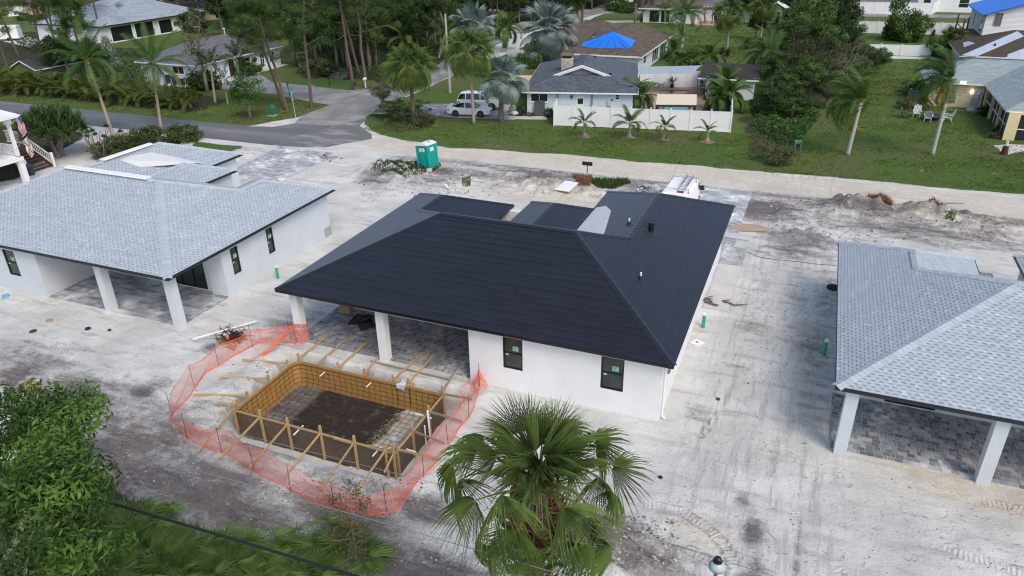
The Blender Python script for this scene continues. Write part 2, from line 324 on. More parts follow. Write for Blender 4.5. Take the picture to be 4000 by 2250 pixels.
def height(X,Y):
    h=(fbm(X*.25,Y*.25,3)-.5)*.10
    lot=((X>-58)&(X<70)&(Y>8)&(Y<55)).astype(float)
    h=h+lot*((fbm(X*1.1,Y*1.1,9,5)-.5)*.16)
    for c,r,a in PILES:
        if a>0: d2=((X-c.x)**2+(Y-c.y)**2)/(r*r); h=h+.85*a*np.exp(-d2*1.6)*(0.1+1.8*fbm(X*1.5,Y*1.5,11,6)**1.3)
    tr,tu=seg_track(X,Y); h=h-tr*.05
    # keep flat where buildings, paving and roads stand
    for (x0,y0,x1,y1,m) in [(-48,24.0,-28.5,43,.5),(-22.0,24.9,-4.0,43,.5),(3.0,25.5,30,44,.5),(-400,52.8,-36,59.4,1.2),(-36,55.2,400,59.6,.8),(-51,58,-44.3,130,.6),(-45.5,44,-38.5,53.6,.6),(-5.2,34.9,-2.2,45,.3),(-9,45,-1.5,55,.5)]:
        q=np.minimum(np.minimum(X-x0,x1-X),np.minimum(Y-y0,y1-Y)); h=h*(1-.93*sst(q,-m,m*.2))
    # excavation round the pool form
    x0,y0,x1,y1=POOL; e=(fbm(X*.8,Y*.8,21,4)-.5)*1.1
    q=np.minimum(np.minimum(X-(x0-.45),(x1+.85)-X),np.minimum(Y-(y0-.55),(y1+.55)-Y))+e*.55
    pit=sst(q,-.22,.22)
    berm=.16*np.exp(-((q+.9)/.6)**2)*(.4+1.2*fbm(X*1.5,Y*1.5,8,4))
    fr=sst(Y,y0-2.0+e*.35,y0-.25)*sst(x1+1.0+e*.3-X,0,.35)*sst(X-(x0+.5+e*.4),-.9,.6)*(Y<y0+.1)
    ins=np.minimum(np.minimum(X-x0,x1-X),np.minimum(Y-y0,y1-Y)); ins=sst(ins,-.05,.1)
    hp=-1.28+(fbm(X*2,Y*2,77,3)-.5)*.10
    far=((X>-26)&(X<-8)&(Y>13)&(Y<24.05))
    h=np.where(far,h+berm*(1-fr),h); h=np.where(far,h*(1-pit)+hp*pit,h); h=np.where(far,np.minimum(h,h*(1-fr)+hp*fr**1.2),h)
    h=np.where(ins>.5,hp,h)
    return h
def axis(segs):
    out=[segs[0][0]]
    for a,b,s in segs:
        n=max(1,int(round((b-a)/s))); out+=list(a+(b-a)*(np.arange(1,n+1)/n))
    return np.array(out)
gx=axis([(-1500,-400,60),(-400,-150,6),(-150,-75,1.2),(-75,-48,.3),(-48,-25,.16),(-25,-10,.09),(-10,20,.16),(20,60,.6),(60,200,5),(200,1500,60)])
gy=axis([(-300,0,20),(0,10,.8),(10,15,.16),(15,26,.09),(26,34,.2),(34,60,.17),(60,75,.35),(75,130,.8),(130,300,3),(300,2500,60)])
def ground_material():
    m=bpy.data.materials.new("site_ground"); m.use_nodes=True; t=m.node_tree; N=t.nodes; L=t.links; P=N["Principled BSDF"]; P.inputs["Roughness"].default_value=.95; P.inputs["Specular IOR Level"].default_value=.2
    geo=N.new("ShaderNodeNewGeometry"); pos=geo.outputs["Position"]
    def noise(sc,det=5,sz=None,rough=.55):
        s=pos
        if sz: mp=N.new("ShaderNodeMapping"); mp.inputs["Scale"].default_value=sz; L.new(pos,mp.inputs[0]); s=mp.outputs[0]
        n=N.new("ShaderNodeTexNoise"); n.inputs["Scale"].default_value=sc; n.inputs["Detail"].default_value=det; n.inputs["Roughness"].default_value=rough; L.new(s,n.inputs[0]); return n.outputs[0]
    def mth(op,a,b=None,c=None):
        x=N.new("ShaderNodeMath"); x.operation=op
        for i,v in enumerate((a,b,c)):
            if v is None: continue
            if isinstance(v,(int,float)): x.inputs[i].default_value=v
            else: L.new(v,x.inputs[i])
        return x.outputs[0]
    def mr(v,a,b,lo=0.,hi=1.,sm=True):
        x=N.new("ShaderNodeMapRange"); x.interpolation_type='SMOOTHSTEP' if sm else 'LINEAR'
        for i,k in enumerate((a,b,lo,hi)): x.inputs[i+1].default_value=k
        L.new(v,x.inputs[0]); return x.outputs[0]
    def mix(a,b,f,mode='MIX'):
        x=N.new("ShaderNodeMix"); x.data_type='RGBA'; x.blend_type=mode
        for k,v in ((6,a),(7,b)):
            if isinstance(v,tuple): x.inputs[k].default_value=(*v,1)
            else: L.new(v,x.inputs[k])
        if isinstance(f,(int,float)): x.inputs[0].default_value=f
        else: L.new(f,x.inputs[0])
        return x.outputs[2]
    def att(n):
        a=N.new("ShaderNodeAttribute"); a.attribute_name=n; s=N.new("ShaderNodeSeparateColor"); L.new(a.outputs[0],s.inputs[0]); return s.outputs
    A=att("ma"); B=att("mb"); tu=N.new("ShaderNodeAttribute"); tu.attribute_name="tu"
    n1=noise(.35,8); n2=noise(2.2,8,None,.65); n3=noise(11,6,None,.7); nx=noise(1.0,7,(.35,1.6,1)); nf=noise(45,3,None,.8)
    vst=noise(3.2,9,(1.0,.09,1),.75); hst=noise(3.4,9,(.13,1,1),.75)
    sand=mix((.55,.555,.53),(.68,.69,.66),mr(n1,.35,.65)); sand=mix(sand,(.40,.385,.36),mr(n3,.50,.72,0,.42)); sand=mix(sand,(.72,.72,.70),mr(nf,.55,.75,0,.35)); sand=mix(sand,(.42,.40,.385),mr(nx,.5,.7,0,.6)); sand=mix(sand,(.36,.335,.32),mth('MULTIPLY',mr(vst,.48,.62),mth('ADD',mth('MULTIPLY',B[2],.5),.05))); sand=mix(sand,(.40,.375,.36),mth('MULTIPLY',mr(hst,.5,.64),mth('SUBTRACT',.26,mth('MULTIPLY',B[2],.2)))); sand=mix(sand,(.70,.70,.69),mr(n2,.58,.75,0,.6))
    sand=mix(sand,(.57,.485,.37),mth('MULTIPLY',A[2],mr(n2,.35,.6,.15,.8)))
    spk=mr(n3,.64,.72); sand=mix(sand,(.17,.14,.12),mth('MULTIPLY',spk,mr(n2,.45,.6,.15,.7)))
    dirt=mix((.105,.094,.09),(.20,.184,.178),mr(n2,.35,.65)); dirt=mix(dirt,(.085,.07,.06),mr(n3,.55,.7,0,.7))
    sf=mth('ADD',A[1],mth('ADD',mth('MULTIPLY',mth('SUBTRACT',n2,.5),1.3),mth('MULTIPLY',mth('SUBTRACT',nx,.5),1.0))); sf=mth('ADD',sf,mth('MULTIPLY',mth('SUBTRACT',n3,.5),.7))
    dirt=mix(dirt,(.215,.18,.16),mr(noise(.5,5),.5,.65,0,.6)); dirt=mix(dirt,(.40,.385,.37),mth('MULTIPLY',mr(hst,.52,.7),.6)); dirt=mix(dirt,(.045,.038,.032),mth('MULTIPLY',mr(A[1],.93,.99),mr(n2,.3,.5,.4,1.0))); c=mix(sand,dirt,mr(sf,.26,.86,0,1.0,False))
    g1=mix((.045,.10,.017),(.14,.22,.05),mth('MULTIPLY',mr(n2,.3,.7,.35,1.0),mr(n3,.3,.7,.2,1.2))); gd=mix((.12,.115,.045),(.20,.165,.10),mr(n3,.4,.6)); 
    gr=mix(g1,gd,mth('MULTIPLY',mr(noise(.12,7,None,.6),.44,.64,.08,.9),mr(noise(1.6,6,None,.7),.4,.6,.25,1.0))); gr=mix(gr,(.035,.066,.016),mr(n2,.48,.68,0,.6)); gr=mix(gr,(.45,.43,.38),mth('MULTIPLY',mr(noise(.75,8,None,.7),.62,.70),.75))
    lit=mix((.035,.045,.018),(.075,.06,.04),mr(n3,.4,.62)); gr=mix(gr,lit,mr(B[1],.2,.8))
    gf=mth('ADD',A[0],mth('MULTIPLY',mth('SUBTRACT',n3,.5),.7)); gf=mth('ADD',gf,mth('MULTIPLY',mth('SUBTRACT',n2,.5),.5))
    c=mix(c,gr,mr(gf,.38,.62)); L.new(c,P.inputs["Base Color"])
    # relief: grain, clods, tread lugs
    h=mth('ADD',mth('MULTIPLY',n3,.075),mth('MULTIPLY',nf,.012)); h=mth('ADD',h,mth('MULTIPLY',n2,.10)); h=mth('ADD',h,mth('MULTIPLY',mth('MULTIPLY',vst,B[2]),.08)); h=mth('ADD',h,mth('MULTIPLY',hst,.03)); h=mth('ADD',h,mth('MULTIPLY',mth('MULTIPLY',n3,A[1]),.08)); h=mth('ADD',h,mth('MULTIPLY',mth('MULTIPLY',nf,A[0]),.09))
    lug=mth('MULTIPLY',mth('SINE',mth('MULTIPLY',tu.outputs["Fac"],42.0)),B[0]); h=mth('ADD',h,mth('MULTIPLY',mth('MULTIPLY',lug,mr(n2,.35,.6)),.022))
    b=N.new("ShaderNodeBump"); b.inputs["Strength"].default_value=.8; b.inputs["Distance"].default_value=1.0; L.new(h,b.inputs["Height"]); L.new(b.outputs[0],P.inputs["Normal"])
    return m
GROUND=ground_material()
def ground_mesh(name,xs,ys,dz=0,hf=height,mt=None,cut=None):
    X,Y=np.meshgrid(xs,ys); H=hf(X,Y)+dz if hf else np.full(X.shape,dz)
    g,st,tan,tr,tu,li,dv_=masks(X,Y); ny,nx=X.shape
    idx=np.arange(nx*ny).reshape(ny,nx); Fq=np.stack([idx[:-1,:-1],idx[:-1,1:],idx[1:,1:],idx[1:,:-1]],-1).reshape(-1,4)
    if cut is not None:
        cx=(X[:-1,:-1]+X[1:,1:])/2; cyy=(Y[:-1,:-1]+Y[1:,1:])/2; Fq=Fq[~cut(cx,cyy).ravel()]
    me=mesh_np(name,np.stack([X,Y,H],-1).reshape(-1,3),[Fq],mt or GROUND,smooth=True)
    for nm,ch in (("ma",(g,st,tan)),("mb",(tr,li,dv_))):
        a=me.color_attributes.new(nm,'FLOAT_COLOR','POINT'); c=np.ones((nx*ny,4),np.float32)
        for i in range(3): c[:,i]=ch[i].ravel()
        a.data.foreach_set("color",c.ravel())
    a=me.attributes.new("tu",'FLOAT','POINT'); a.data.foreach_set("value",tu.ravel().astype(np.float32))
    o=_link(name,me); o['kind']='structure'; return o
ground_mesh("ground",gx,gy)
_hx=np.arange(-70,30,.1); _hy=np.arange(8,60,.1); _HG=height(*np.meshgrid(_hx,_hy))
def hz(x,y):
    i=int((x+70)/.1);j=int((y-8)/.1)
    return float(_HG[j,i]) if 0<=i<len(_hx) and 0<=j<len(_hy) else 0.0
ground_mesh("dirt_road",axis([(-39,20,.25),(20,60,1),(60,400,20)]),axis([(55.2,60,.2)]),dz=.012)
# asphalt and concrete roads
def strip_mesh(name,poly,z,mt,kind='structure',t=.03,parent=None):
    b=MB(); b.prism(poly,z-t,z); o=b.build(name,mt,parent); 
    if parent is None: o['kind']=kind
    return o
ASPH=mat("worn_asphalt",(.125,.135,.15),.9,.14,.35,.4,60,col2=(.30,.295,.285),c2s=.25,c2t=(.52,.85),coord='Object',sz=(.35,1.6,1))
ASPH_D=mat("asphalt_dusted_with_sand",(.15,.155,.165),.9,.12,.35,.4,60,col2=(.45,.44,.42),c2s=.45,c2t=(.5,.78),sz=(.5,1.5,1))
def wob(pts,step=1.0,amp=.12,seed=0):
    out=[];rr=random.Random(seed)
    for (a,b) in zip(pts,pts[1:]+pts[:1]):
        L=math.hypot(b[0]-a[0],b[1]-a[1]);n=max(1,int(L/step)) if L<90 else 1
        for i in range(n):
            t=i/n; out.append((a[0]+(b[0]-a[0])*t+rr.uniform(-amp,amp),a[1]+(b[1]-a[1])*t+rr.uniform(-amp,amp)))
    return out
strip_mesh("asphalt_road",wob([(-300,53.0),(-46.2,53.6),(-46.6,56),(-45.6,58.5),(-45.3,59.6),(-44.9,61.42),(-49.6,61.05),(-50.6,59.2),(-53,58.5),(-300,58.6)]),.045,ASPH)
strip_mesh("asphalt_road_end",wob([(-46.2,53.6),(-43.2,54.0),(-41.2,54.6),(-40.2,56.2),(-38.7,58.4),(-39.6,59.9),(-42.4,62.4),(-43.7,65.6),(-44.6,61.4),(-45.4,59.6),(-45.6,58.5),(-46.6,56)]),.041,ASPH_D)
SIDEC=mat("side_road_concrete_grey",(.20,.205,.205),.9,.12,.3,.3,60,col2=(.29,.285,.275),c2s=.3)
strip_mesh("side_road",wob([(-49.6,61.0),(-45.0,61.35),(-44.2,61.6),(-43.9,65),(-44.8,72),(-45.6,92),(-48.5,108),(-51.5,122),(-52,138),(-44,170),(-52,172),(-58.5,138),(-56.3,122),(-52.6,108),(-50.5,92),(-50.7,72),(-51,65)],2,.08),.037,SIDEC)
strip_mesh("far_street",[(-300,166),(-52,163),(60,178),(60,183),(-52,169),(-300,173)],.03,SIDEC)
strip_mesh("driveway",[(-66.4,78.6),(-53.4,76.9),(-51.6,78.6),(-50.75,78.9),(-50.75,69.4),(-54.5,70.2),(-61,72.2),(-68.4,72.5),(-73.4,74),(-73.4,84)],.055,CONCD)
strip_mesh("neighbour_driveway",gp([(1958,140),(2045,130),(2052,165),(2010,190),(2110,212),(2110,228),(1985,222)]),.05,CONC)
strip_mesh("far_driveway",gp([cC(1390,300),cC(2174,285),cC(2174,318),cC(1390,330)]),.05,CONC)
strip_mesh("far_side_lane",[(-165,103),(-127,90.5),(-126,93.5),(-165,112)],.05,CONC)
# ---------------- walls, windows, roofs ----------------
def clip(poly,a,b,c):   # keep a*x+b*y<=c
    out=[];n=len(poly)
    for i in range(n):
        p,q=poly[i],poly[(i+1)%n];dp=a*p[0]+b*p[1]-c;dq=a*q[0]+b*q[1]-c
        if dp<=0: out.append(p)
        if dp*dq<0: t=dp/(dp-dq); out.append((p[0]+(q[0]-p[0])*t,p[1]+(q[1]-p[1])*t))
    return out
def rectclip(poly,u0,u1,v0,v1):
    for a,b,c in ((-1,0,-u0),(1,0,u1),(0,-1,-v0),(0,1,v1)):
        poly=clip(poly,a,b,c)
        if len(poly)<3: return []
    return poly
def wall(b,p0,p1,z0,z1,th,ops=()):
    """wall whose outer face runs p0->p1 (outside on the right hand), with openings (u0,u1,v0,v1) in metres along / above z=0"""
    p0=Vector((p0[0],p0[1],0));p1=Vector((p1[0],p1[1],0));L=(p1-p0).length;d=(p1-p0)/L;n=Vector((d.y,-d.x,0))
    P=lambda u,z,k=0: p0+d*u-n*th*k+Vector((0,0,z))
    us=sorted({0,L}|{o[0] for o in ops}|{o[1] for o in ops}); zs=sorted({z0,z1}|{o[2] for o in ops}|{o[3] for o in ops})
    for ua,ub in zip(us,us[1:]):
        for za,zb in zip(zs,zs[1:]):
            um,zm=(ua+ub)/2,(za+zb)/2
            if any(o[0]<um<o[1] and o[2]<zm<o[3] for o in ops): continue
            b.quad(P(ua,za),P(ub,za),P(ub,zb),P(ua,zb)); b.quad(P(ub,za,1),P(ua,za,1),P(ua,zb,1),P(ub,zb,1))
    for o in ops:
        ua,ub,za,zb=o[:4]
        b.quad(P(ua,za),P(ua,za,1),P(ub,za,1),P(ub,za)); b.quad(P(ua,zb),P(ub,zb),P(ub,zb,1),P(ua,zb,1))
        b.quad(P(ua,za),P(ua,zb),P(ua,zb,1),P(ua,za,1)); b.quad(P(ub,za),P(ub,za,1),P(ub,zb,1),P(ub,zb))
    b.quad(P(0,z1),P(L,z1),P(L,z1,1),P(0,z1,1))
    return d,n
STICK=mat("pale_green_sticker",(.36,.62,.50),.6,.02); INKG=mat("sticker_ink",(.05,.16,.13),.6,0)
CURT=mat("room_behind_glass",(.035,.03,.025),.9,.5,1)
def window(parent,p0,d,n,u0,u1,z0,z1,off,fm=BLACKM,rec=.06,rail=True,sill=None,stick=False,mull=0,name="window",glass=None):
    """window set into an opening: frame part > pane, sticker sub-parts"""
    b=MB(); p0=Vector((p0[0],p0[1],0)); P=lambda u,z,k: p0+d*u-n*k+Vector((0,0,z))
    t=.055; up=(0,0,1)
    def bar(a,c,w,h,k=rec): b.obox(P(*a,k),P(*c,k),w,h,up)
    zc=(z0+z1)/2
    bar((u0,z0+t/2),(u1,z0+t/2),.07,t); bar((u0,z1-t/2),(u1,z1-t/2),.07,t)
    for u in (u0+t/2,u1-t/2): b.obox(P(u,z0+t,rec),P(u,z1-t,rec),t,.07,tuple(n))
    if rail: bar((u0+t,zc),(u1-t,zc),.05,.05)
    for i in range(mull):
        u=u0+(u1-u0)*(i+1)/(mull+1); b.obox(P(u,z0+t,rec),P(u,z1-t,rec),.045,.06,tuple(n))
    w=b.build(name,fm,parent,off)
    g=MB(); k=rec+.015; g.quad(P(u0+t,z0+t,k),P(u1-t,z0+t,k),P(u1-t,z1-t,k),P(u0+t,z1-t,k)); g.build("pane",glass or GLASS,w,off)
    r=MB(); k=rec+.35; r.quad(P(u0,z0,k),P(u1,z0,k),P(u1,z1,k),P(u0,z1,k)); 
    if stick:
        s=MB(); us=u0+(u1-u0)*.62; k2=rec+.008; s.quad(P(us-.13,zc+.12,k2),P(us+.13,zc+.12,k2),P(us+.13,zc+.36,k2),P(us-.13,zc+.36,k2)); s.quad(P(u0+.1,zc-.14,k2),P(u0+.24,zc-.14,k2),P(u0+.24,zc-.04,k2),P(u0+.1,zc-.04,k2)); s.build("sticker",STICK,w,off)
        s=MB(); k2-=.003
        for j in range(3): s.quad(P(us-.10,zc+.31-j*.045,k2),P(us+.08-j*.03,zc+.31-j*.045,k2),P(us+.08-j*.03,zc+.33-j*.045,k2),P(us-.10,zc+.33-j*.045,k2))
        s.quad(P(us-.07,zc+.14,k2),P(us+.07,zc+.14,k2),P(us+.07,zc+.17,k2),P(us-.07,zc+.17,k2)); s.build("sticker_print",INKG,w,off)
    if sill:
        s=MB(); s.obox(P(u0-.08,z0-.04,-.03),P(u1+.08,z0-.04,-.03),.09,.07,up); s.build("window_sill",sill,w,off)
    return w
class Plane:
    """roof plane: origin o on the eave, unit u along the eave, unit v up the slope, polygons in (u,v)"""
    def __init__(s,pts,eave_u):
        s.P=[Vector(p) for p in pts]; s.u=Vector(eave_u).normalized()
        n=Vector((0,0,0)); 
        for i in range(len(s.P)): n+=s.P[i].cross(s.P[(i+1)%len(s.P)])
        n.normalize(); 
        if n.z<0: n=-n
        s.n=n; s.v=n.cross(s.u); 
        if s.v.z<0: s.v=-s.v
        s.o=min(s.P,key=lambda p:p.z); s.uv=[((p-s.o).dot(s.u),(p-s.o).dot(s.v)) for p in s.P]
        a=sum(s.uv[i][0]*s.uv[(i+1)%len(s.uv)][1]-s.uv[(i+1)%len(s.uv)][0]*s.uv[i][1] for i in range(len(s.uv)))
        if a<0: s.uv.reverse(); s.P.reverse()
    def at(s,u,v,h=0): return s.o+s.u*u+s.v*v+s.n*h
def shingle_pieces(pl,expo,length,style,seed,gap=.0,base=(1,1,1)):
    """yields (centre, add(MB)) for every shingle of a plane"""
    rr=random.Random(seed); us=[p[0] for p in pl.uv]; vs=[p[1] for p in pl.uv]; out=[]; row=0; v=min(vs)
    umin,umax=min(us),max(us)
    while v<max(vs)-.02:
        u=umin-rr.uniform(0,length); ph=rr.uniform(0,10)
        while u<umax:
            L=length
            poly=rectclip(pl.uv,u+gap,u+L-gap,v,min(v+expo,max(vs)))
            if len(poly)>=3:
                area=abs(sum(poly[i][0]*poly[(i+1)%len(poly)][1]-poly[(i+1)%len(poly)][0]*poly[i][1] for i in range(len(poly))))/2
                if area>.004: out.append((pl,poly,u,v,L,rr.random(),row))
            u+=L
        v+=expo; row+=1
    return out
def emit(b,pl,poly,v0,expo,h0,h1,col,skirt=.012):
    """a wedge-shaped piece: thick at its lower edge"""
    n=len(poly); f=lambda p: h1+(h0-h1)*(p[1]-v0)/expo
    top=[pl.at(p[0],p[1],f(p)) for p in poly]; bot=[pl.at(p[0],p[1],f(p)-skirt) for p in poly]
    b.add(top+bot,[tuple(range(n))]+[(i,n+i,n+(i+1)%n,(i+1)%n) for i in range(n)],col)
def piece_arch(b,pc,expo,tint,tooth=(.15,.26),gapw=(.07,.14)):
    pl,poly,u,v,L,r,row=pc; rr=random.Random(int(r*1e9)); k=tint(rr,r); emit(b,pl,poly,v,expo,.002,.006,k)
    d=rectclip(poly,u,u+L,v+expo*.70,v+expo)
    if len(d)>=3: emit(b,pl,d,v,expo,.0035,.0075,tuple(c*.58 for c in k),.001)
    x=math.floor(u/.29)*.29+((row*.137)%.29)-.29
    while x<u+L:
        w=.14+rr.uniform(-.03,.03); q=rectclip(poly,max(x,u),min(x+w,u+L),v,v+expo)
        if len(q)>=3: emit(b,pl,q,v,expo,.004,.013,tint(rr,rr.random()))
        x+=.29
def piece_plain(b,pc,expo,tint):
    pl,poly,u,v,L,r,row=pc; rr=random.Random(int(r*1e9)); emit(b,pl,poly,v,expo,.002,.012,tint(rr,r))
def t_light(rr,r):
    k=.93+.12*rr.random(); 
    if rr.random()<.12: k*=1.15
    if rr.random()<.10: k*=.88
    return (k*.99,k,k*1.005)
def t_dark(rr,r): k=.88+.24*rr.random(); return (k,k,k)
def t_cap(rr,r): k=.95+.16*rr.random(); return (k,k,k)
def t_mix(rr,r): k=.72+.5*rr.random(); return (k,k*1.0,k*1.02)
def shingles(roof,planes,expo,length,fn,matl,seed,off,limit=300,gap=0,near=(0,0,18.5),tint=t_light):
    pcs=[]
    for i,p in enumerate(planes): pcs+=shingle_pieces(p,expo,length,fn,seed+i,gap)
    def dist(pc):
        c=pc[0].at(sum(q[0] for q in pc[1])/len(pc[1]),sum(q[1] for q in pc[1])/len(pc[1])); 
        px,py=proj(c); vis=(-60<px<4060 and -60<py<2310); dd=(Vector(near)-c); face=dd.normalized().dot(pc[0].n)
        return (dd.length if vis and face>.02 else 1e4-face)
    pcs.sort(key=dist)
    for pc in pcs[:limit]:
        b=MB(); fn(b,pc,expo,tint); b.build("shingle",matl,roof,off)
    b=MB()
    for pc in pcs[limit:]: fn(b,pc,expo,tint)
    b.build("shingle_courses",matl,roof,off,kind='stuff')
def caps(b,a,c,w,step,tint,lift=.03,seed=0,t=.02):
    """overlapping cap shingles along a hip or ridge from a (low) to c"""
    a=Vector(a);c=Vector(c);d=c-a;L=d.length;d/=L;s=d.cross(Vector((0,0,1))).normalized();up=s.cross(d).normalized(); up=up if up.z>0 else -up
    rr=random.Random(seed);n=max(1,int(L/step))
    out=[]
    for i in range(n):
        p=a+d*(L*i/n);q=a+d*(L*(i+1)/n+.02); col=tint(rr,rr.random()); dz=-w*.5*.36
        e=MB() if b is None else b
        h0,h1=lift+.012,lift
        vs=[p+s*w/2+up*(h0+dz),p+up*h0,p-s*w/2+up*(h0+dz),q+s*w/2+up*(h1+dz),q+up*h1,q-s*w/2+up*(h1+dz)]
        lo=[x-up*.03 for x in vs]
        e.add(vs+lo,[(0,1,4,3),(1,2,5,4),(0,6,7,1),(1,7,8,2),(0,3,9,6),(2,8,11,5)],col)
        if b is None: out.append(e)
    return out
def hip_house_planes(x0,x1,y0,d,z0,p,wings,depth=None,noback=False):
    """planes of a main hip roof with its ridge along x, plus hipped wings towards +y; returns planes, hip/ridge lines, wings' fascia edges"""
    zr=z0+p*d; D=2*d; PLN=[];LN=[]
    lw=[w for w in wings if abs(w[0]-w[1]-x0)<.06]; rw=[w for w in wings if abs(w[0]+w[1]-x1)<.06]
    PLN.append(("front",Plane([(x0,y0,z0),(x1,y0,z0),(x1-d,y0+d,zr),(x0+d,y0+d,zr)],(1,0,0))))
    for side,w in ((1,rw),(-1,lw)):
        xe=x1 if side>0 else x0
        X=lambda t: xe-side*t
        if w:
            xc,h,ye=w[0]; zh=z0+p*h
            PLN.append(("side",Plane([(xe,y0,z0),(xe,ye,z0),(X(h),ye-h,zh),(X(h),y0+D-h,zh),(X(d),y0+d,zr)],(0,1,0))))
            LN.append(((X(h),y0+D-h,zh),(X(d),y0+d,zr)))
        else:
            PLN.append(("side",Plane([(xe,y0,z0),(xe,y0+D,z0),(X(d),y0+d,zr)],(0,1,0)))); LN.append(((xe,y0+D,z0),(X(d),y0+d,zr)))
        LN.append(((xe,y0,z0),(X(d),y0+d,zr)))
    LN.append(((x0+d,y0+d,zr),(x1-d,y0+d,zr)))
    hl=lw[0][1] if lw else 0; hr=rw[0][1] if rw else 0
    bk=[(x0+d,y0+d,zr),(x1-d,y0+d,zr)]
    bk+= [(x1-hr,y0+D-hr,z0+p*hr),(x1-2*hr,y0+D,z0)] if rw else [(x1,y0+D,z0)]
    bk+= [(x0+2*hl,y0+D,z0),(x0+hl,y0+D-hl,z0+p*hl)] if lw else [(x0,y0+D,z0)]
    PLN.append(("back",Plane(bk,(1,0,0))))
    for (xc,h,ye) in wings:
        zh=z0+p*h; ys=y0+D
        for s in (-1,1):
            if abs(xc+s*h-x0)<.06 or abs(xc+s*h-x1)<.06: continue
            PLN.append(("wing",Plane([(xc+s*h,ys,z0),(xc+s*h,ye,z0),(xc,ye-h,zh),(xc,ys-h,zh)],(0,1,0))))
        PLN.append(("end",Plane([(xc-h,ye,z0),(xc+h,ye,z0),(xc,ye-h,zh)],(1,0,0))))
        LN+= [((xc-h,ye,z0),(xc,ye-h,zh)),((xc+h,ye,z0),(xc,ye-h,zh)),((xc,ys-h,zh),(xc,ye-h,zh))]
    return PLN,LN
def fascia_edges(x0,x1,y0,d,wings):
    E=[((x0,y0),(x1,y0))]; ys=y0+2*d
    yl=max([w[2] for w in wings if abs(w[0]-w[1]-x0)<.06]+[ys]); yr=max([w[2] for w in wings if abs(w[0]+w[1]-x1)<.06]+[ys])
    E+=[((x1,y0),(x1,yr)),((x0,yl),(x0,y0))]
    for (xc,h,ye) in wings:
        E.append(((xc+h,ye),(xc-h,ye)))
        if abs(xc+h-x1)>.06: E.append(((xc+h,ys),(xc+h,ye)))
        if abs(xc-h-x0)>.06: E.append(((xc-h,ye),(xc-h,ys)))
    return E
def new_house(name,label,x0,x1,y0,d,z0,p,wings,wallm,shm,cols,walls,fasc=.15):
    off=((x0+x1)/2,y0,0); T=thing(name,label,"house",off)
    PLN,LN=hip_house_planes(x0,x1,y0,d,z0,p,wings)
    # deck under the shingles (the roof itself), shingles and caps are its children
    b=MB()
    for n,pl in PLN: b.slab([pt-pl.n*.004 for pt in pl.P],.10)
    roof=b.build("roof",cols['deck'],T,off)
    f=MB()
    for (a,c) in fascia_edges(x0,x1,y0,d,wings):
        a=Vector((*a,z0-fasc/2-.01));c=Vector((*c,z0-fasc/2-.01)); dd=(c-a).normalized(); 
        f.obox(a,c,.03,fasc,ends=(.012,.012)); f.obox(a+Vector((0,0,fasc/2+.012)),c+Vector((0,0,fasc/2+.012)),.09,.012,ends=(.04,.04))
    f.build("fascia",cols['fascia'],T,off)
    s=MB(); s.quad((x0,y0,z0-fasc),(x0,y0+2*d,z0-fasc),(x1,y0+2*d,z0-fasc),(x1,y0,z0-fasc))
    for (xc,h,ye) in wings: s.quad((xc-h,y0+2*d,z0-fasc),(xc-h,ye,z0-fasc),(xc+h,ye,z0-fasc),(xc+h,y0+2*d,z0-fasc))
    s.build("soffit",TRIMW,T,off)
    return T,off,roof,PLN,LN
# ================= the three new houses =================
# ---- black-roofed house ----
CW=[(-19.02,3.18,38.55),(-12.85,2.13,39.5),(-7.25,3.85,42.85)]
T,off,roof,PLN,LN=new_house("new_house","white stuccoed new house with unfinished black shingle roof beside the pool pit",-22.2,-3.4,24.2,5.9,3.1,.415,CW,STUCCO_W,SHING_D,dict(deck=SHING_DL,fascia=BLACKM),None)
HC,HCoff,HCroof=T,off,roof
def piece_roll(b,pc,expo,tint):
    pl,poly,u,v,L,r,row=pc; rr=random.Random(int(r*1e9)); k=tint(rr,r); emit(b,pl,poly,v,expo,.003,.022,k,.02)
    ed=rectclip(poly,u,u+L,v,v+.028)
    if len(ed)>=3:   # lower edge of the sheet, its sheen painted in as a paler colour
        q=3.4 if rr.random()<.55 else 1.5
        emit(b,pl,ed,v,expo,.004,.0235,(k[0]*q,k[1]*q,k[2]*q*1.05),.002)
sm=[pl for n,pl in PLN if n!="side" or pl.P[0].x>-10]; 
shingles(roof,[pl for n,pl in PLN],.375,1.62,piece_roll,SHING_D,11,off,300,tint=t_dark)
hb=MB()
for i,(a,c) in enumerate(LN): caps(hb,a,c,.34,.42,t_dark,.04,i)
hb.build("hip_and_ridge_caps",SHING_DL,roof,off,kind="stuff")
# grey membrane laid in the valley behind the ridge
mb=MB(); z0=3.1;pp=.415
mb.slab([(x,y,3.1+.415*(x+11.1)) for x,y in ((-11.05,33.9),(-8.85,33.4),(-8.94,34.1),(-9.62,37.9),(-10.3,39.3),(-10.95,39.5))],.03,lift=.05)
mb.build("valley_membrane",MEMB,roof,off)
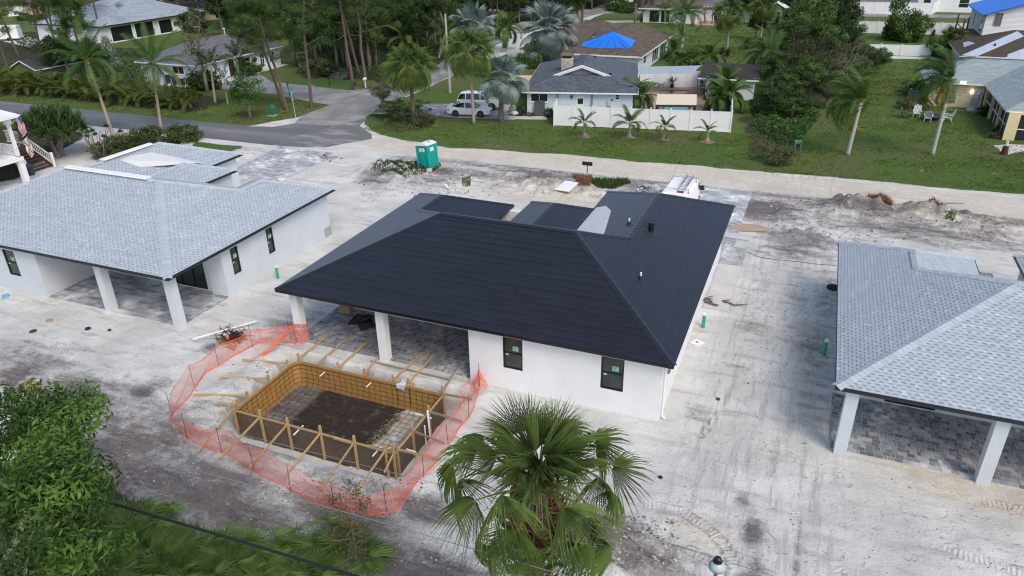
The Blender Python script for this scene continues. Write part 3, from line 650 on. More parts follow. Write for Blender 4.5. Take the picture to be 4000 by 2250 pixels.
# vents standing on the slope
def on_plane(px,py,pl): return PL(px,py,pl.P[0],pl.n)
rp=[pl for n,pl in PLN if n=="side" and pl.n.x>.2][0]; wl=[pl for n,pl in PLN if n=="wing" and pl.n.x<-.2 and pl.P[0].x>-12][0]
for px,py,pl,big in ((*m3(1050,300),rp,1),(*m3(970,665),rp,0),(*m3(883,250),wl,0)):
    c=on_plane(px,py,pl); b=MB()
    w=.34 if big else .26; q=[pl.at((c-pl.o).dot(pl.u)+a,(c-pl.o).dot(pl.v)+bb) for a,bb in ((-w,-w),(w,-w),(w,w),(-w,w))]; b.slab(q,.01,lift=.03)
    fl=b.build("vent_flashing",SHING_DL,roof,off)
    b=MB()
    if big: b.lathe(c,[(.17,-.05),(.15,.1),(.15,.42),(.20,.42),(.20,.50),(.17,.52)],14)
    else: b.lathe(c,[(.16,-.05),(.12,.05),(.07,.2),(.055,.22)],12)
    v=b.build("roof_vent" if big else "pipe_boot",BLACKM,roof,off,smooth=False)
    if not big: b=MB(); b.lathe(c,[(.045,.1),(.045,.38)],10); b.build("pipe",PVC,v,off)
b=MB(); wl0=[]
z=2.96; xr=-3.83; yf=24.6; X=-12.33
W1=(PY(*m2(1860,1085),yf).x,-9.80,1.1,2.66); W2=(-6.35,-5.39,1.1,2.66)
d,n=wall(b,(X,yf),(xr,yf),-.3,z,.2,[(W1[0]-X,W1[1]-X,1.1,2.66),(W2[0]-X,W2[1]-X,1.1,2.66)])
d2,n2=wall(b,(xr,yf),(xr,42.4),-.3,z,.2)
wall(b,(xr,42.4),(-10.7,42.4),-.3,z,.2); wall(b,(-10.7,42.4),(-10.7,39.0),-.3,z,.2); wall(b,(-10.7,39.0),(-14.6,39.0),-.3,z,.2); wall(b,(-14.6,39.0),(-14.6,38.1),-.3,z,.2)
wall(b,(-14.6,38.1),(-21.8,38.1),-.3,z,.2); wall(b,(-21.8,38.1),(-21.8,28.6),-.3,z,.2)
di,ni=wall(b,(-21.8,28.6),(X,28.6),.04,z,.2,[(1.45,3.25,.12,2.45),(5.9,8.9,.12,2.45)])
wall(b,(X,28.6),(X,yf),-.3,z,.2)
b.build("wall",STUCCO_W,T,off)
for k,(u0,u1) in enumerate(((W1[0]-X,W1[1]-X),(W2[0]-X,W2[1]-X))): window(T,(X,yf),d,n,u0,u1,1.1,2.66,off,stick=True)
for u0,u1 in ((1.45,3.25),(5.9,8.9)): window(T,(-21.8,28.6),di,ni,u0,u1,.12,2.45,off,rail=False,mull=1 if u1-u0<2 else 2,name="sliding_door")
def column(x,y,w,h,m,T,off,z0=-.3):
    b=MB(); b.box(x,y,z0,x+w,y+w,h); return b.build("column",m,T,off)
column(-21.8,24.6,.42,z,STUCCO_W,T,off); column(-17.05,24.6,.42,z,STUCCO_W,T,off)
b=MB(); b.box(-21.8,24.62,2.80,X,24.98,2.955); b.box(-21.78,24.98,2.80,-21.42,28.6,2.955); b.build("porch_beam",STUCCO_W,T,off)
b=MB(); q=PX(*m3(1218,1380),xr+.03); 
for (zz0,zz1,r) in ((0.1,2.7,.045),): b.tube([(xr+.07,24.9,zz0),(xr+.07,24.9,zz1)],r,8)
b.tube([(xr+.07,24.9,.15),(xr+.2,24.88,.05)],.05,8); b.build("drain_pipe",PVC,T,off)
b=MB(); b.box(xr+.005,25.4,1.9,xr+.14,25.7,2.35); b.build("meter_box",CONCD,T,off)
# ---- pale roofed house with the corner porch ----
LW=[(-43.15,3.85,42.0),(-39.25,2.35,38.65),(-31.05,3.1,37.55)]
T,off,roof,PLN,LN=new_house("porch_house","pale blue-grey new house whose corner porch stands by the orange netting",-47.6,-27.95,23.3,6.1,3.1,.395,LW,STUCCO_G,SHING_L,dict(deck=SHING_L,fascia=FASC),None)
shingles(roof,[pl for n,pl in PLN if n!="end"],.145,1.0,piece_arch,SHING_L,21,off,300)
hb=MB()
for i,(a,c) in enumerate(LN): caps(hb,a,c,.44,.16,t_cap,.035,i)
hb.build("hip_and_ridge_caps",SHING_L,roof,off,kind="stuff")
for a,c in (((-41.3,29.4,5.62),(-34.7,29.4,5.62)),((-43.15,33.2,4.75),(-43.15,37.4,4.75))):
    v=MB(); v.obox(Vector(a),Vector(c),.30,.07); v.obox(Vector(a)-Vector((0,0,.05)),Vector(c)-Vector((0,0,.05)),.5,.03); v.build("ridge_vent",TRIMW,roof,off)
b=MB(); c=G(437,620,4.3); b.tube([c-Vector((0,0,.3)),c+Vector((0,0,.3))],.04,8); b.build("pipe",CONCD,roof,off)
mb=MB(); mb.slab([(-41.6,34.6,3.95),(-39.4,37.6,3.62),(-39.3,38.5,3.3),(-42.4,36.6,4.35),(-43.1,33.9,4.5)],.05,lift=.05); mb.build("valley_membrane",MEMB,roof,off)
b=MB(); z=2.96; yf=23.7; xr=-28.38; X=-38.03; xl=-47.1
d,n=wall(b,(xl,yf),(X,yf),-.3,z,.2,[(-40.63-xl,-39.71-xl,1.02,2.6)])
dR,nR=wall(b,(xr,27.3),(xr,37.1),-.3,z,.2,[(.71,1.31,1.06,2.64),(3.7,4.28,1.06,2.64)])
wall(b,(X,yf),(X,27.5),-.3,z,.2)
di,ni=wall(b,(X,27.5),(-29.55,27.5),-.3,z,.2,[(.7,3.4,.1,2.4),(5.2,8.0,.1,2.35)])
wall(b,(-29.55,27.5),(-29.55,27.3),0,z,.1); wall(b,(-29.55,27.3),(xr,27.3),-.3,z,.2)
wall(b,(xr,37.1),(-33.8,37.1),-.3,z,.2); wall(b,(-33.8,37.1),(-33.8,34.9),-.3,z,.2); wall(b,(-33.8,34.9),(-37.2,34.9),-.3,z,.2,[(.8,1.8,0.05,2.2)]); wall(b,(-37.2,34.9),(-37.2,38.3),-.3,z,.2)
wall(b,(-37.2,38.3),(-39.65,38.3),-.3,z,.2); wall(b,(-39.65,38.3),(-39.65,41.6),-.3,z,.2); wall(b,(-39.65,41.6),(-46.6,41.6),-.3,z,.2); wall(b,(-46.6,41.6),(-46.6,35.4),-.3,z,.2); wall(b,(-47.2,35.3),(xl-.1,yf),-.3,z,.2)
b.build("wall",STUCCO_G,T,off)
window(T,(xl,yf),d,n,-40.63-xl,-39.71-xl,1.02,2.6,off,stick=True)
window(T,(xr,27.3),dR,nR,.71,1.31,1.06,2.64,off,stick=True); window(T,(xr,27.3),dR,nR,3.7,4.28,1.06,2.64,off,stick=True)
window(T,(X,27.5),di,ni,5.2,8.0,.1,2.35,off,rail=False,mull=2,name="sliding_door"); window(T,(X,27.5),di,ni,.7,3.4,.1,2.4,off,rail=False,mull=1,name="sliding_door")
column(-33.62,23.68,.45,z,STUCCO_G,T,off); column(-28.83,23.68,.45,z,STUCCO_G,T,off)
b=MB(); b.box(X,23.70,2.80,-28.38,24.08,2.955); b.box(-28.80,24.08,2.80,-28.42,27.3,2.955); b.build("porch_beam",STUCCO_G,T,off)
b=MB(); b.quad((xr+.012,36.35,0),(xr+.012,37.1,0),(xr+.012,37.1,.64),(xr+.012,36.35,.64)); b.build("bare_stucco_patch",mat("bare_render",(.36,.38,.41),.9,.1),T,off)
b=MB(); b.box(-37.18,35.3,1.9,-37.0,36.6,2.2); b.box(-36.2,34.9,0,-35.2,34.95,2.1); b.build("entry_opening_trim",FASC,T,off)
# ---- pale roofed house at the edge ----
RW=[(5.5,3.1,39.3),(12.9,2.35,40.4),(17.6,4.0,43)]
T,off,roof,PLN,LN=new_house("patio_house","pale blue-grey new house with square posts round a wide grey paver patio",2.4,21.6,24.92,6.1,3.1,.40,RW,STUCCO_G,SHING_L,dict(deck=SHING_L,fascia=FASC),None)
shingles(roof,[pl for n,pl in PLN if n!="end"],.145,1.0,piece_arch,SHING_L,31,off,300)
hn=0
for i,(a,c) in enumerate(LN):
    if i in (3,) or (a[0]<3 and a[1]<26):
        for e in caps(None,a,c,.44,.2,t_cap,.035,i):
            e.build("hip_cap",SHING_L,roof,off)
hb=MB()
for i,(a,c) in enumerate(LN):
    if not(a[0]<3 and a[1]<26) : caps(hb,a,c,.44,.16,t_cap,.035,i)
hb.build("hip_and_ridge_caps",SHING_L,roof,off,kind="stuff")
b=MB(); z=2.96; yf=25.12
wall(b,(2.85,40),(2.85,29.3),-.3,z,.2); di,ni=wall(b,(2.85,29.3),(20,29.3),.04,z,.2,[(1.9,3.8,.1,2.4),(8.5,11.5,.1,2.4)]); wall(b,(8.2,38.9),(2.85,38.9),-.3,z,.2)
wall(b,(20.6,29.3),(20.6,42.4),-.3,z,.2); wall(b,(20.6,42.4),(13.9,42.4),-.3,z,.2); wall(b,(13.9,42.4),(13.9,40),-.3,z,.2); wall(b,(13.9,40),(10.9,40),-.3,z,.2); wall(b,(10.9,40),(10.9,37),-.3,z,.2); wall(b,(10.9,37),(8.2,37),-.3,z,.2); wall(b,(8.2,37),(8.2,38.9),-.3,z,.2)
b.build("wall",STUCCO_G,T,off)
window(T,(2.85,29.3),di,ni,1.9,3.8,.1,2.4,off,rail=False,mull=1,name="sliding_door"); window(T,(2.85,29.3),di,ni,8.5,11.5,.1,2.4,off,rail=False,mull=2,name="sliding_door")
for x in (2.82,7.6,12.4,17.2): column(x,25.12,.44,z,STUCCO_G,T,off)
b=MB(); b.box(2.86,25.14,2.80,20,25.52,2.955); b.box(2.87,25.52,2.80,3.22,29.3,2.955); b.build("porch_beam",STUCCO_G,T,off)
# ---- paving: patios, driveways, walk ----
def paving(name,poly,z,sizes,matl,limit=300,cell=.305,dark=.35,joint=.02,seed=0,parent_mat=CONC,lo=.62,hi=1.3,border=True):
    """paving bed with separate pavers in a random two-size pattern"""
    b=MB(); b.prism(poly,z-.09,z-.007); bed=b.build(name,parent_mat); bed['kind']='structure'
    xs=[p[0] for p in poly];ys=[p[1] for p in poly]; rr=random.Random(seed); pcs=[]; 
    y=min(ys); row=0
    while y<max(ys):
        h=cell*.75; x=min(xs)-rr.uniform(0,cell)
        while x<max(xs):
            w=rr.choice(sizes); q=rectclip(list(poly),x+joint/2,x+w-joint/2,y+joint/2,y+h-joint/2)
            if len(q)>=3:
                k=lo+(hi-lo)*rr.random()**1.1; cx,cy_=x+w/2,y+h/2
                pcs.append((cx*cx+cy_*cy_ if -40<proj((cx,cy_,0))[0]<4040 and proj((cx,cy_,0))[1]<2290 else 1e6+cx*cx+cy_*cy_,q,k,rr.uniform(-.004,.004)))
            x+=w
        y+=h; row+=1
    pcs.sort(key=lambda t:t[0])
    for _,q,k,dz in pcs[:limit]:
        e=MB(); e.prism(q,z-.03,z+dz,(k,k,k*1.02)); e.build("paver",matl,bed)
    e=MB()
    for _,q,k,dz in pcs[limit:]: e.prism(q,z-.03,z+dz,(k,k,k*1.02))
    e.build("paver_field",matl,bed,kind='stuff'); return bed
R=lambda x0,y0,x1,y1:[(x0,y0),(x1,y0),(x1,y1),(x0,y1)]
paving("patio_paving",R(2.72,25.35,20,29.3),.05,(.15,.23,.305),PAVER,300,.305,seed=1,lo=.45,hi=1.35)
paving("patio_paving",R(-22.0,24.75,-12.33,28.6),.05,(.15,.23,.305),PAVER,300,.305,seed=2,lo=.45,hi=1.05)
paving("patio_paving",R(-38.03,23.75,-28.45,27.5),.05,(.3,.45,.6),PAVER,300,.4,seed=3,lo=.7,hi=1.5)
paving("driveway_paving",[(-45.4,53.4),(-44.6,47),(-43.6,44.2),(-38.6,44.2),(-38.9,53.2)],.05,(.3,.45,.6),PAVER,0,.4,seed=4,lo=1.0,hi=1.75)
paving("driveway_paving",R(-8.6,43.3,-3.2,54.6),.05,(.3,.45,.6),PAVER,300,.4,seed=5,lo=1.0,hi=1.7)
paving("side_walk_paving",R(-3.75,41.1,-2.4,43.9),.05,(.3,.45),PAVER,200,.4,seed=6,lo=1.0,hi=1.5)
paving("entry_paving",R(8.8,38.2,11,45),.05,(.2,.3),PAVER,200,.4,seed=7,lo=.6,hi=1.1)
paving("parking_paving",gp([r2(880,830),r2(1300,785),r2(1932,790),r3(30,800),r3(30,900),r2(1932,905),r2(1500,885),r2(1250,870),r2(860,860)]),.045,(.4,.6),PAVER,0,.6,seed=8,lo=.75,hi=1.2)
strip_mesh("equipment_slab",R(-3.7,35.2,-2.45,41.05),.06,CONC,t=.12)
# ================= pool formwork =================
x0,y0,x1,y1=POOL; zf=-1.25; zt=.06
PF=thing("pool_formwork","brown board pool form braced with timber over a rebar cage in the pit","formwork",((x0+x1)/2,(y0+y1)/2,-1.25)); po=PF.location
rc=.45
def rounded(x0,y0,x1,y1,r,n=5,corners=(1,1,1,1)):
    out=[]
    for (cx,cy,a0,k) in ((x0,y0,180,corners[0]),(x1,y0,270,corners[1]),(x1,y1,0,corners[2]),(x0,y1,90,corners[3])):
        if not k: out.append((cx,cy)); continue
        sx=1 if cx==x0 else -1; sy=1 if cy==y0 else -1; ox,oy=cx+sx*r,cy+sy*r
        for i in range(n+1): a=rd(a0+90*i/n); out.append((ox+r*math.cos(a),oy+r*math.sin(a)))
    return out
loop=rounded(x0,y0,x1,y1,rc,5,(0,0,0,1)); inn=rounded(x0+.02,y0+.02,x1-.02,y1-.02,rc,5,(0,0,0,1))
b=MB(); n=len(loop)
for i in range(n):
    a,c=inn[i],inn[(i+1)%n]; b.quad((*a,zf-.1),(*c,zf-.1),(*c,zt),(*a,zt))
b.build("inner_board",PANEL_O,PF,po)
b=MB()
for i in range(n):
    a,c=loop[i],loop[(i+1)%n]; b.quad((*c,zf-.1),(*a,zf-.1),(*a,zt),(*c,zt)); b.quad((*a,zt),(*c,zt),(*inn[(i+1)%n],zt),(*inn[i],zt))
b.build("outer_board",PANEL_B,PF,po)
for i in range(n):
    a=Vector((*loop[i],zt-.045));c=Vector((*loop[(i+1)%n],zt-.045))
    dn=(c-a).normalized(); nn=Vector((dn.y,-dn.x,0))*.025; b=MB(); b.obox(a+nn,c+nn,.04,.09,ends=(.02,.02)); b.build("top_rail",WOOD,PF,po)
def stake(x,y,zb,zt2,w=.085): b=MB(); b.box(x-w/2,y-w/2,zb,x+w/2,y+w/2,zt2); b.build("stake",WOOD,PF,po)
def brace(a,c,m=WOOD,w=.045,h=.09,name="brace"): b=MB(); b.obox(a,c,w,h); b.build(name,m,PF,po)
fx=[G(*p).x for p in ((919,1603),(1020,1634),(1129,1661),(1257,1696),(1388,1732),(1511,1763))]
fb=[(497,1140),(553,1158),(628,1180),(718,1205),(810,1233),(885,1255)]
D=1.5528
for i,x in enumerate(fx):
    stake(x,y0-.07,-1.25 if i else -1.0,.42+.04*(i%2)); q=G(fb[i][0]*D,fb[i][1]*D,.06); brace((x,y0-.1,.10),(q.x,q.y,hz(q.x,q.y)+.12))
stake(x1+.02,y0-.07,-1.2,.5)
brace((x1+.02,y0-.12,.02),(*G(1230*1.0,1.0)[:2],0) if False else (x1+.15,y0-1.0,-.1))
ry=[y0+.12,y0+1.35,y0+2.75,y1-.05]; rb=[(1110,1168),(1118,1125),(1163,1070),(1188,1015)]
for i,y in enumerate(ry):
    stake(x1+.07,y,-1.2,.42); q=G(rb[i][0]*D,rb[i][1]*D,.08); brace((x1+.1,y,.12),(q.x,q.y,hz(q.x,q.y)+.14),WOOD if i==0 else WOODG)
bx=[G(*c4(*p),.0).x for p in ((250,262),(405,300),(565,340),(775,390),(1010,440),(1130,470),(1385,560))]
bb=[(828,843),(875,852),(922,863),(955,893),(1065,888),(1092,893),(1158,912)]
for i,x in enumerate(bx):
    stake(x,y1+.09,-.35,.40 if i!=1 else .12); q=G(bb[i][0]*D,bb[i][1]*D,.14); brace((x,y1+.12,.12),(x+(q.x-x)*1.0,q.y,.17),WOODG if i==6 else WOOD)
lf=[(610,908),(555,955),(487,996),(540,1023)]; ly=[y1-.5,y0+2.3,y0+.9,y0+.3]
for i,y in enumerate(ly):
    stake(x0-.07,y,-.3,.36); q=G(lf[i][0]*D,lf[i][1]*D,.1); brace((x0-.1,y,.16),(q.x,q.y,hz(q.x,q.y)+.16))
brace((-17.4,24.35,.06),(-13.2,24.28,.05),WOODG); brace((G(*c4(530,890)).x,y0-.1,.05),(G(*c4(690,935)).x,y0-.1,.03),WOOD,.04,.1,"splice_board")
# rebar cage
b=None; sp=.31
def bar(pts,r=.0085): e=MB(); e.tube(pts,r,4,cap=False); e.build("rebar",REBAR,PF,po)
ins=.09; zb=-1.2+.06
k=0
for i in range(1,int((x1-x0)/sp)):
    x=x0+i*sp
    if i%1==0: bar([(x,y1-ins,zt-.06),(x,y1-ins,zb+.28),(x,y1-ins-.12,zb+.08),(x,y1-ins-.35,zb),(x,y0+ins+.3,zb),(x,y0+ins,zb+.3),(x,y0+ins,zt-.1)])
for i in range(1,int((y1-y0)/sp)):
    y=y0+i*sp; bar([(x0+ins,y,zt-.06),(x0+ins,y,zb+.28),(x0+ins+.12,y,zb+.08),(x0+ins+.35,y,zb),(x1-ins-.3,y,zb),(x1-ins,y,zb+.3),(x1-ins,y,zt-.1)])
il=rounded(x0+ins,y0+ins,x1-ins,y1-ins,rc-.05,5,(0,0,0,1))
for j in range(5):
    zz=zt-.07-j*.245
    for s0,s1 in ((2,len(il)-6),(len(il)-7,len(il))):
        pass
    e=MB(); e.tube([(p[0],p[1],zz) for p in il]+[(il[0][0],il[0][1],zz)],.0095,4,cap=False); e.build("rebar",REBAR,PF,po)
e=MB(); e.tube([(p[0],p[1],zt-.12) for p in il]+[(il[0][0],il[0][1],zt-.12)],.01,4,cap=False); e.build("rebar",REBAR,PF,po)
e=MB(); zz=-1.18
gravel=MB(); rr=random.Random(5)
for i in range(5200):
    x=x1-.2-rr.random()*2.7; y=rr.uniform(y0+.1,y1-.2)
    if (x-(-14.9))<-.55*rr.random(): continue
    s=rr.uniform(.012,.032); a=rr.uniform(0,6.3); q=-1.27+.03*rr.random()
    P=[(x+s*math.cos(a+t),y+s*math.sin(a+t),q+s*.3*rr.random()) for t in (0,2.1,4.2)]; c=rr.uniform(.6,1.15)
    gravel.add(P+[(x,y,q+s)],[(0,1,3),(1,2,3),(2,0,3)],(c,c*.93,c*.78))
gravel.build("pit_gravel",mat("pool_gravel",(.55,.51,.42),.9,.1,attr=True),kind='stuff')
# plumbing
def pvc(pts,r=.03,m=PVC,name="pipe_stub"): e=MB(); e.tube(pts,r,8); e.build(name,m,PF,po)
for a in ((400,398,447,362),(780,487,822,447)):
    p=PY(*c4(a[2],a[3]),y1-.05); pvc([p+Vector((0,.15,0)),p+Vector((-.02,-.32,-.03))])
for a in ((200,868),(838,1042)):
    p=PY(*c4(*a),y0-.35); pvc([p,p+Vector((.02,.62,.04))])
pvc([(x1+.28,y0+2.35,-1.15),(x1+.22,y0+2.4,.45)],.045); pvc([(x1+.2,y0+2.1,-1.1),(x1+.2,y0+2.1,-.1)],.03)
pvc([(x1-.6,y0+2.75,-.15),(x1+.2,y0+2.72,-.17)],.032); pvc([(x1-.75,y0+.95,-.5),(x1+.45,y0+.85,-.45)],.032)
e=MB(); c=Vector((-13.6,y0+.95,-.15)); e.lathe(c,[(.03,-.9),(.03,-.12),(.12,-.06),(.12,.02),(.10,.02),(.09,-.05)],14); e.tube([c-Vector((0,0,.4)),c+Vector((-.35,-.35,-.45))],.03,8); e.build("drain_fitting",mat("grey_pvc",(.45,.5,.56),.4,.05),PF,po)
c=PY(*c4(1085,470),y1+.02); e=MB(); e.box(c.x-.16,c.y-.12,c.z-.12,c.x+.12,c.y+.16,c.z+.12); e.lathe(c+Vector((.02,.1,.1)),[(.13,0),(.13,.13),(.11,.13),(.1,.02)],14); e.box(c.x-.26,c.y-.15,c.z-.09,c.x-.16,c.y-.02,c.z+.10); e.lathe(c+Vector((.02,0,-.3)),[(.06,0),(.06,.2)],10); e.build("skimmer_box",mat("grey_pvc_light",(.6,.66,.72),.4,.05),PF,po)
e=MB(); e.box(c.x-.3,y1-.03,-.9,c.x+.28,y1+.3,zt-.02) if False else None
for xx in (c.x-.33,c.x+.33):
    e=MB(); e.box(xx-.015,y1-.02,-1.0,xx+.015,y1+.38,zt-.02); e.build("skimmer_board",PANEL_O,PF,po)
e=MB(); e.obox((c.x-.45,y1+.1,zt+.05),(c.x+.5,y1+.05,zt+.03),.04,.09); e.build("brace",WOOD,PF,po)
for q in ((795,420),(0,500)):
    p=PY(*c4(*q),y1-.06) if q[0]>10 else PX(*c4(*q),x0+.06); e=MB(); e.quad(p+Vector((-.06,-.02,-.25)),p+Vector((.05,-.02,-.25)),p+Vector((.06,-.02,.25)),p+Vector((-.03,-.02,.28))); e.build("marking_rag",mat("orange_rag%d"%q[0],(.8,.16,.04),.8,.1),PF,po)
# ---- orange safety netting ----
NETM=bpy.data.materials.new("orange_net"); NETM.use_nodes=True
NETM.node_tree.nodes["Principled BSDF"].inputs["Base Color"].default_value=(.84,.19,.11,1); NETM.node_tree.nodes["Principled BSDF"].inputs["Roughness"].default_value=.5
net=[(-21.75,24.55),(-22.5,24.4),(-23.45,23.9),(-23.9,22.3),(-24.0,20.8),(-23.35,18.9),(-22.9,17.5),(-21.6,16.8),(-19.5,16.6),(-17.4,16.15),(-15.5,15.75),(-13.6,15.6),(-12.1,15.7),(-11.35,16.3),(-11.15,18),(-11.1,20.2),(-11.2,22.2),(-11.5,23.8),(-12.2,24.55)]
NF=thing("safety_netting","sagging orange plastic netting strung round the pool pit on thin rods","netting",(-17.5,20,0)); no=NF.location
def resample(P,step):
    P=[Vector((*p,0)) for p in P]; out=[P[0].copy()];
    for a,c in zip(P[:-1],P[1:]):
        L=(c-a).length;n=max(1,int(L/step)); out+=[a+(c-a)*(i+1)/n for i in range(n)]
    return out
npnt=resample(net,.075); rr=random.Random(3); N=len(npnt)
def netpt(i,j,J=15):
    p=npnt[i]; s=i*.075; a=npnt[max(0,i-1)];c=npnt[min(N-1,i+1)];t=(c-a).normalized();nn=Vector((t.y,-t.x,0))
    sag=.5+.5*math.sin(s*1.35+1.2*math.sin(s*.31)); top=1.12-.20*abs(math.sin(math.pi*(i-4)/26))-.06*math.sin(s*.7); fq=float(sst(np.array(s),7.5,9.5)); top*=1-.42*fq
    f=j/(J-1); lean=(.10+.30*fq+.12*math.sin(s*.52+.6)+.06*math.sin(s*1.7))*f + .05*math.sin(f*9+s*2.1)
    z=.02+top*f-.02*math.sin(f*7+s*3)
    return p+nn*(-lean)+Vector((0,0,max(.015,z)+_gz[i]))
_gz=[hz(p.x,p.y) for p in npnt]; J=15; e=MB()
G_=[[netpt(i,j,J) for j in range(J)] for i in range(N)]
def ribbon(e,pts,w,upv=False):
    for a,c in zip(pts[:-1],pts[1:]):
        d=(c-a); 
        if d.length<1e-4: continue
        s=Vector((0,0,w/2)) if not upv else Vector((d.y,-d.x,0))
        if upv: s=(npd*w/2)
        e.add([a-s,c-s,c+s,a+s],[(0,1,2,3)])
for j in range(J): ribbon(e,[G_[i][j] for i in range(N)],.06 if j==0 else (.03 if j in (1,J-1) else .013))
for i in range(0,N,1):
    a=npnt[max(0,i-1)];c=npnt[min(N-1,i+1)]; npd=(c-a).normalized(); ribbon(e,[G_[i][j] for j in range(J)],.011,True)
# gathered tail by the porch column and the drape round its foot
for k in range(9):
    t=k/8; ribbon(e,[Vector((-21.85-.75*t2+.12*math.sin(k+6*t2),24.45-2.3*t2+.1*k/8*(1+t2),.9*(1-t2)**1.5+.06+.05*math.sin(k*2+9*t2))) for t2 in [q/24 for q in range(25)]],.03)
npd=Vector((.8,.4,0)).normalized()
for k in range(30):
    t2=k/29; ribbon(e,[Vector((-21.85-.75*t2+.12*math.sin(q+6*t2),24.45-2.3*t2+.1*q/8*(1+t2),.9*(1-t2)**1.5+.06+.05*math.sin(q*2+9*t2))) for q in range(9)],.02,True)
e.build("net",NETM,NF,no)
rod=mat("black_rod",(.03,.025,.02),.7,.1)
for k in range(4,N,26):
    p=npnt[k]; e=MB(); e.tube([p+Vector((0,0,-.2)),p+Vector((rr.uniform(-.06,.06),rr.uniform(-.05,.05),1.25))],.011,5); e.build("rod",rod,NF,no)
# net wrapped round the column foot and a peak of net by the wall
WN=thing("column_netting","pinkish orange netting wrapped round the foot of the porch column","netting",(-21.6,24.8,0)); wo=WN.location
e=MB(); ring=[(-21.84,24.56),(-21.34,24.56),(-21.34,25.06),(-21.84,25.06)]; rg=[Vector((*p,0)) for p in resample(ring+[ring[0]],.07)]
rg=resample(ring+[ring[0]],.075)
for j in range(13):
    ribbon(e,[p+Vector((0,0,.05+j*.082+(.1*math.sin(i*.35) if j>9 else .02*math.sin(i+j)))) for i,p in enumerate(rg)],.03)
for i,p in enumerate(rg):
    a=rg[max(0,i-1)];c=rg[min(len(rg)-1,i+1)]; npd=(c-a).normalized(); ribbon(e,[p+Vector((0,0,.05+j*.082+(.1*math.sin(i*.35) if j>9 else 0))) for j in range(13)],.022,True)
e.build("net",NETM,WN,wo)
PK=thing("net_peak","red-orange net gathered to a point on a rod by the white wall","netting",(-11.75,24.3,0)); wo=PK.location; e=MB()
for k in range(14):
    a=2*math.pi*k/14; npd=Vector((-math.sin(a),math.cos(a),0)); ribbon(e,[Vector((-11.75+.03+(.42*math.cos(a)*(1-t)**1.4),24.25+.42*math.sin(a)*(1-t)**1.4,.02+1.05*t)) for t in [q/9 for q in range(10)]],.03,True)
for q in range(10):
    t=q/9; ribbon(e,[Vector((-11.72+.42*math.cos(a)*(1-t)**1.4,24.25+.42*math.sin(a)*(1-t)**1.4,.03+1.05*t)) for a in [2*math.pi*k/14 for k in range(15)]],.025)
e.build("net",NETM,PK,wo); e=MB(); e.tube([(-11.72,24.25,0),(-11.72,24.25,1.3)],.012,5); e.build("rod",rod,PK,wo)
# ================= neighbours' houses =================
def simple_hip(T,x0,x1,y0,y1,z0,p,shm,deckm,off,expo=.3,length=1.0,seed=0,axis='x',tint=t_mix,fas=TRIMW,fh=.16,roofname="roof",capm=None,fn=None,limit=0,o_h=.0):
    """hip roof over a rectangle (eave line), ridge along the longer side"""
    W_,D_=x1-x0,y1-y0
    if D_<=W_:
        h=D_/2; zr=z0+p*h; A=(x0+h,y0+h,zr);B=(x1-h,y0+h,zr)
        P=[[(x0,y0,z0),(x1,y0,z0),B,A],[(x1,y0,z0),(x1,y1,z0),B],[(x1,y1,z0),(x0,y1,z0),A,B],[(x0,y1,z0),(x0,y0,z0),A]]; ev=[(1,0,0),(0,1,0),(1,0,0),(0,1,0)]
        LN=[((x0,y0,z0),A),((x1,y0,z0),B),((x1,y1,z0),B),((x0,y1,z0),A),(A,B)]
    else:
        h=W_/2; zr=z0+p*h; A=(x0+h,y0+h,zr);B=(x0+h,y1-h,zr)
        P=[[(x0,y0,z0),(x1,y0,z0),A],[(x1,y0,z0),(x1,y1,z0),B,A],[(x1,y1,z0),(x0,y1,z0),B],[(x0,y1,z0),(x0,y0,z0),A,B]]; ev=[(1,0,0),(0,1,0),(1,0,0),(0,1,0)]
        LN=[((x0,y0,z0),A),((x1,y0,z0),A),((x1,y1,z0),B),((x0,y1,z0),B),(A,B)]
    pls=[Plane(a,e) for a,e in zip(P,ev)]
    b=MB()
    for pl in pls: b.slab([q-pl.n*.004 for q in pl.P],.08)
    roof=b.build(roofname,deckm,T,off)
    shingles(roof,pls,expo,length,fn or piece_plain,shm,seed,off,limit,tint=tint)
    hb=MB()
    for i,(a,c) in enumerate(LN): caps(hb,a,c,.32,.3,tint,.03,i)
    hb.build("ridge_caps",capm or shm,roof,off,kind="stuff")
    f=MB()
    for a,c in (((x0,y0),(x1,y0)),((x1,y0),(x1,y1)),((x1,y1),(x0,y1)),((x0,y1),(x0,y0))):
        f.obox((*a,z0-fh/2-.01),(*c,z0-fh/2-.01),.05,fh,ends=(.02,.02))
    f.build("fascia",fas,T,off); s=MB(); s.quad((x0,y0,z0-fh),(x0,y1,z0-fh),(x1,y1,z0-fh),(x1,y0,z0-fh)); s.build("soffit",TRIMW,T,off)
    return roof,pls,zr
def wbox(b,x0,y0,x1,y1,z,ops={}):
    """four outer walls; ops: side -> openings"""
    r={}
    for s,(a,c) in dict(front=((x0,y0),(x1,y0)),right=((x1,y0),(x1,y1)),back=((x1,y1),(x0,y1)),left=((x0,y1),(x0,y0))).items(): r[s]=(a,)+wall(b,a,c,0,z,.2,ops.get(s,()))
    return r
def loc_of(P,T):  # world point -> local of a rotated thing
    M=Matrix.Rotation(T.rotation_euler[2],4,'Z'); return M.inverted()@(Vector(P)-T.location)
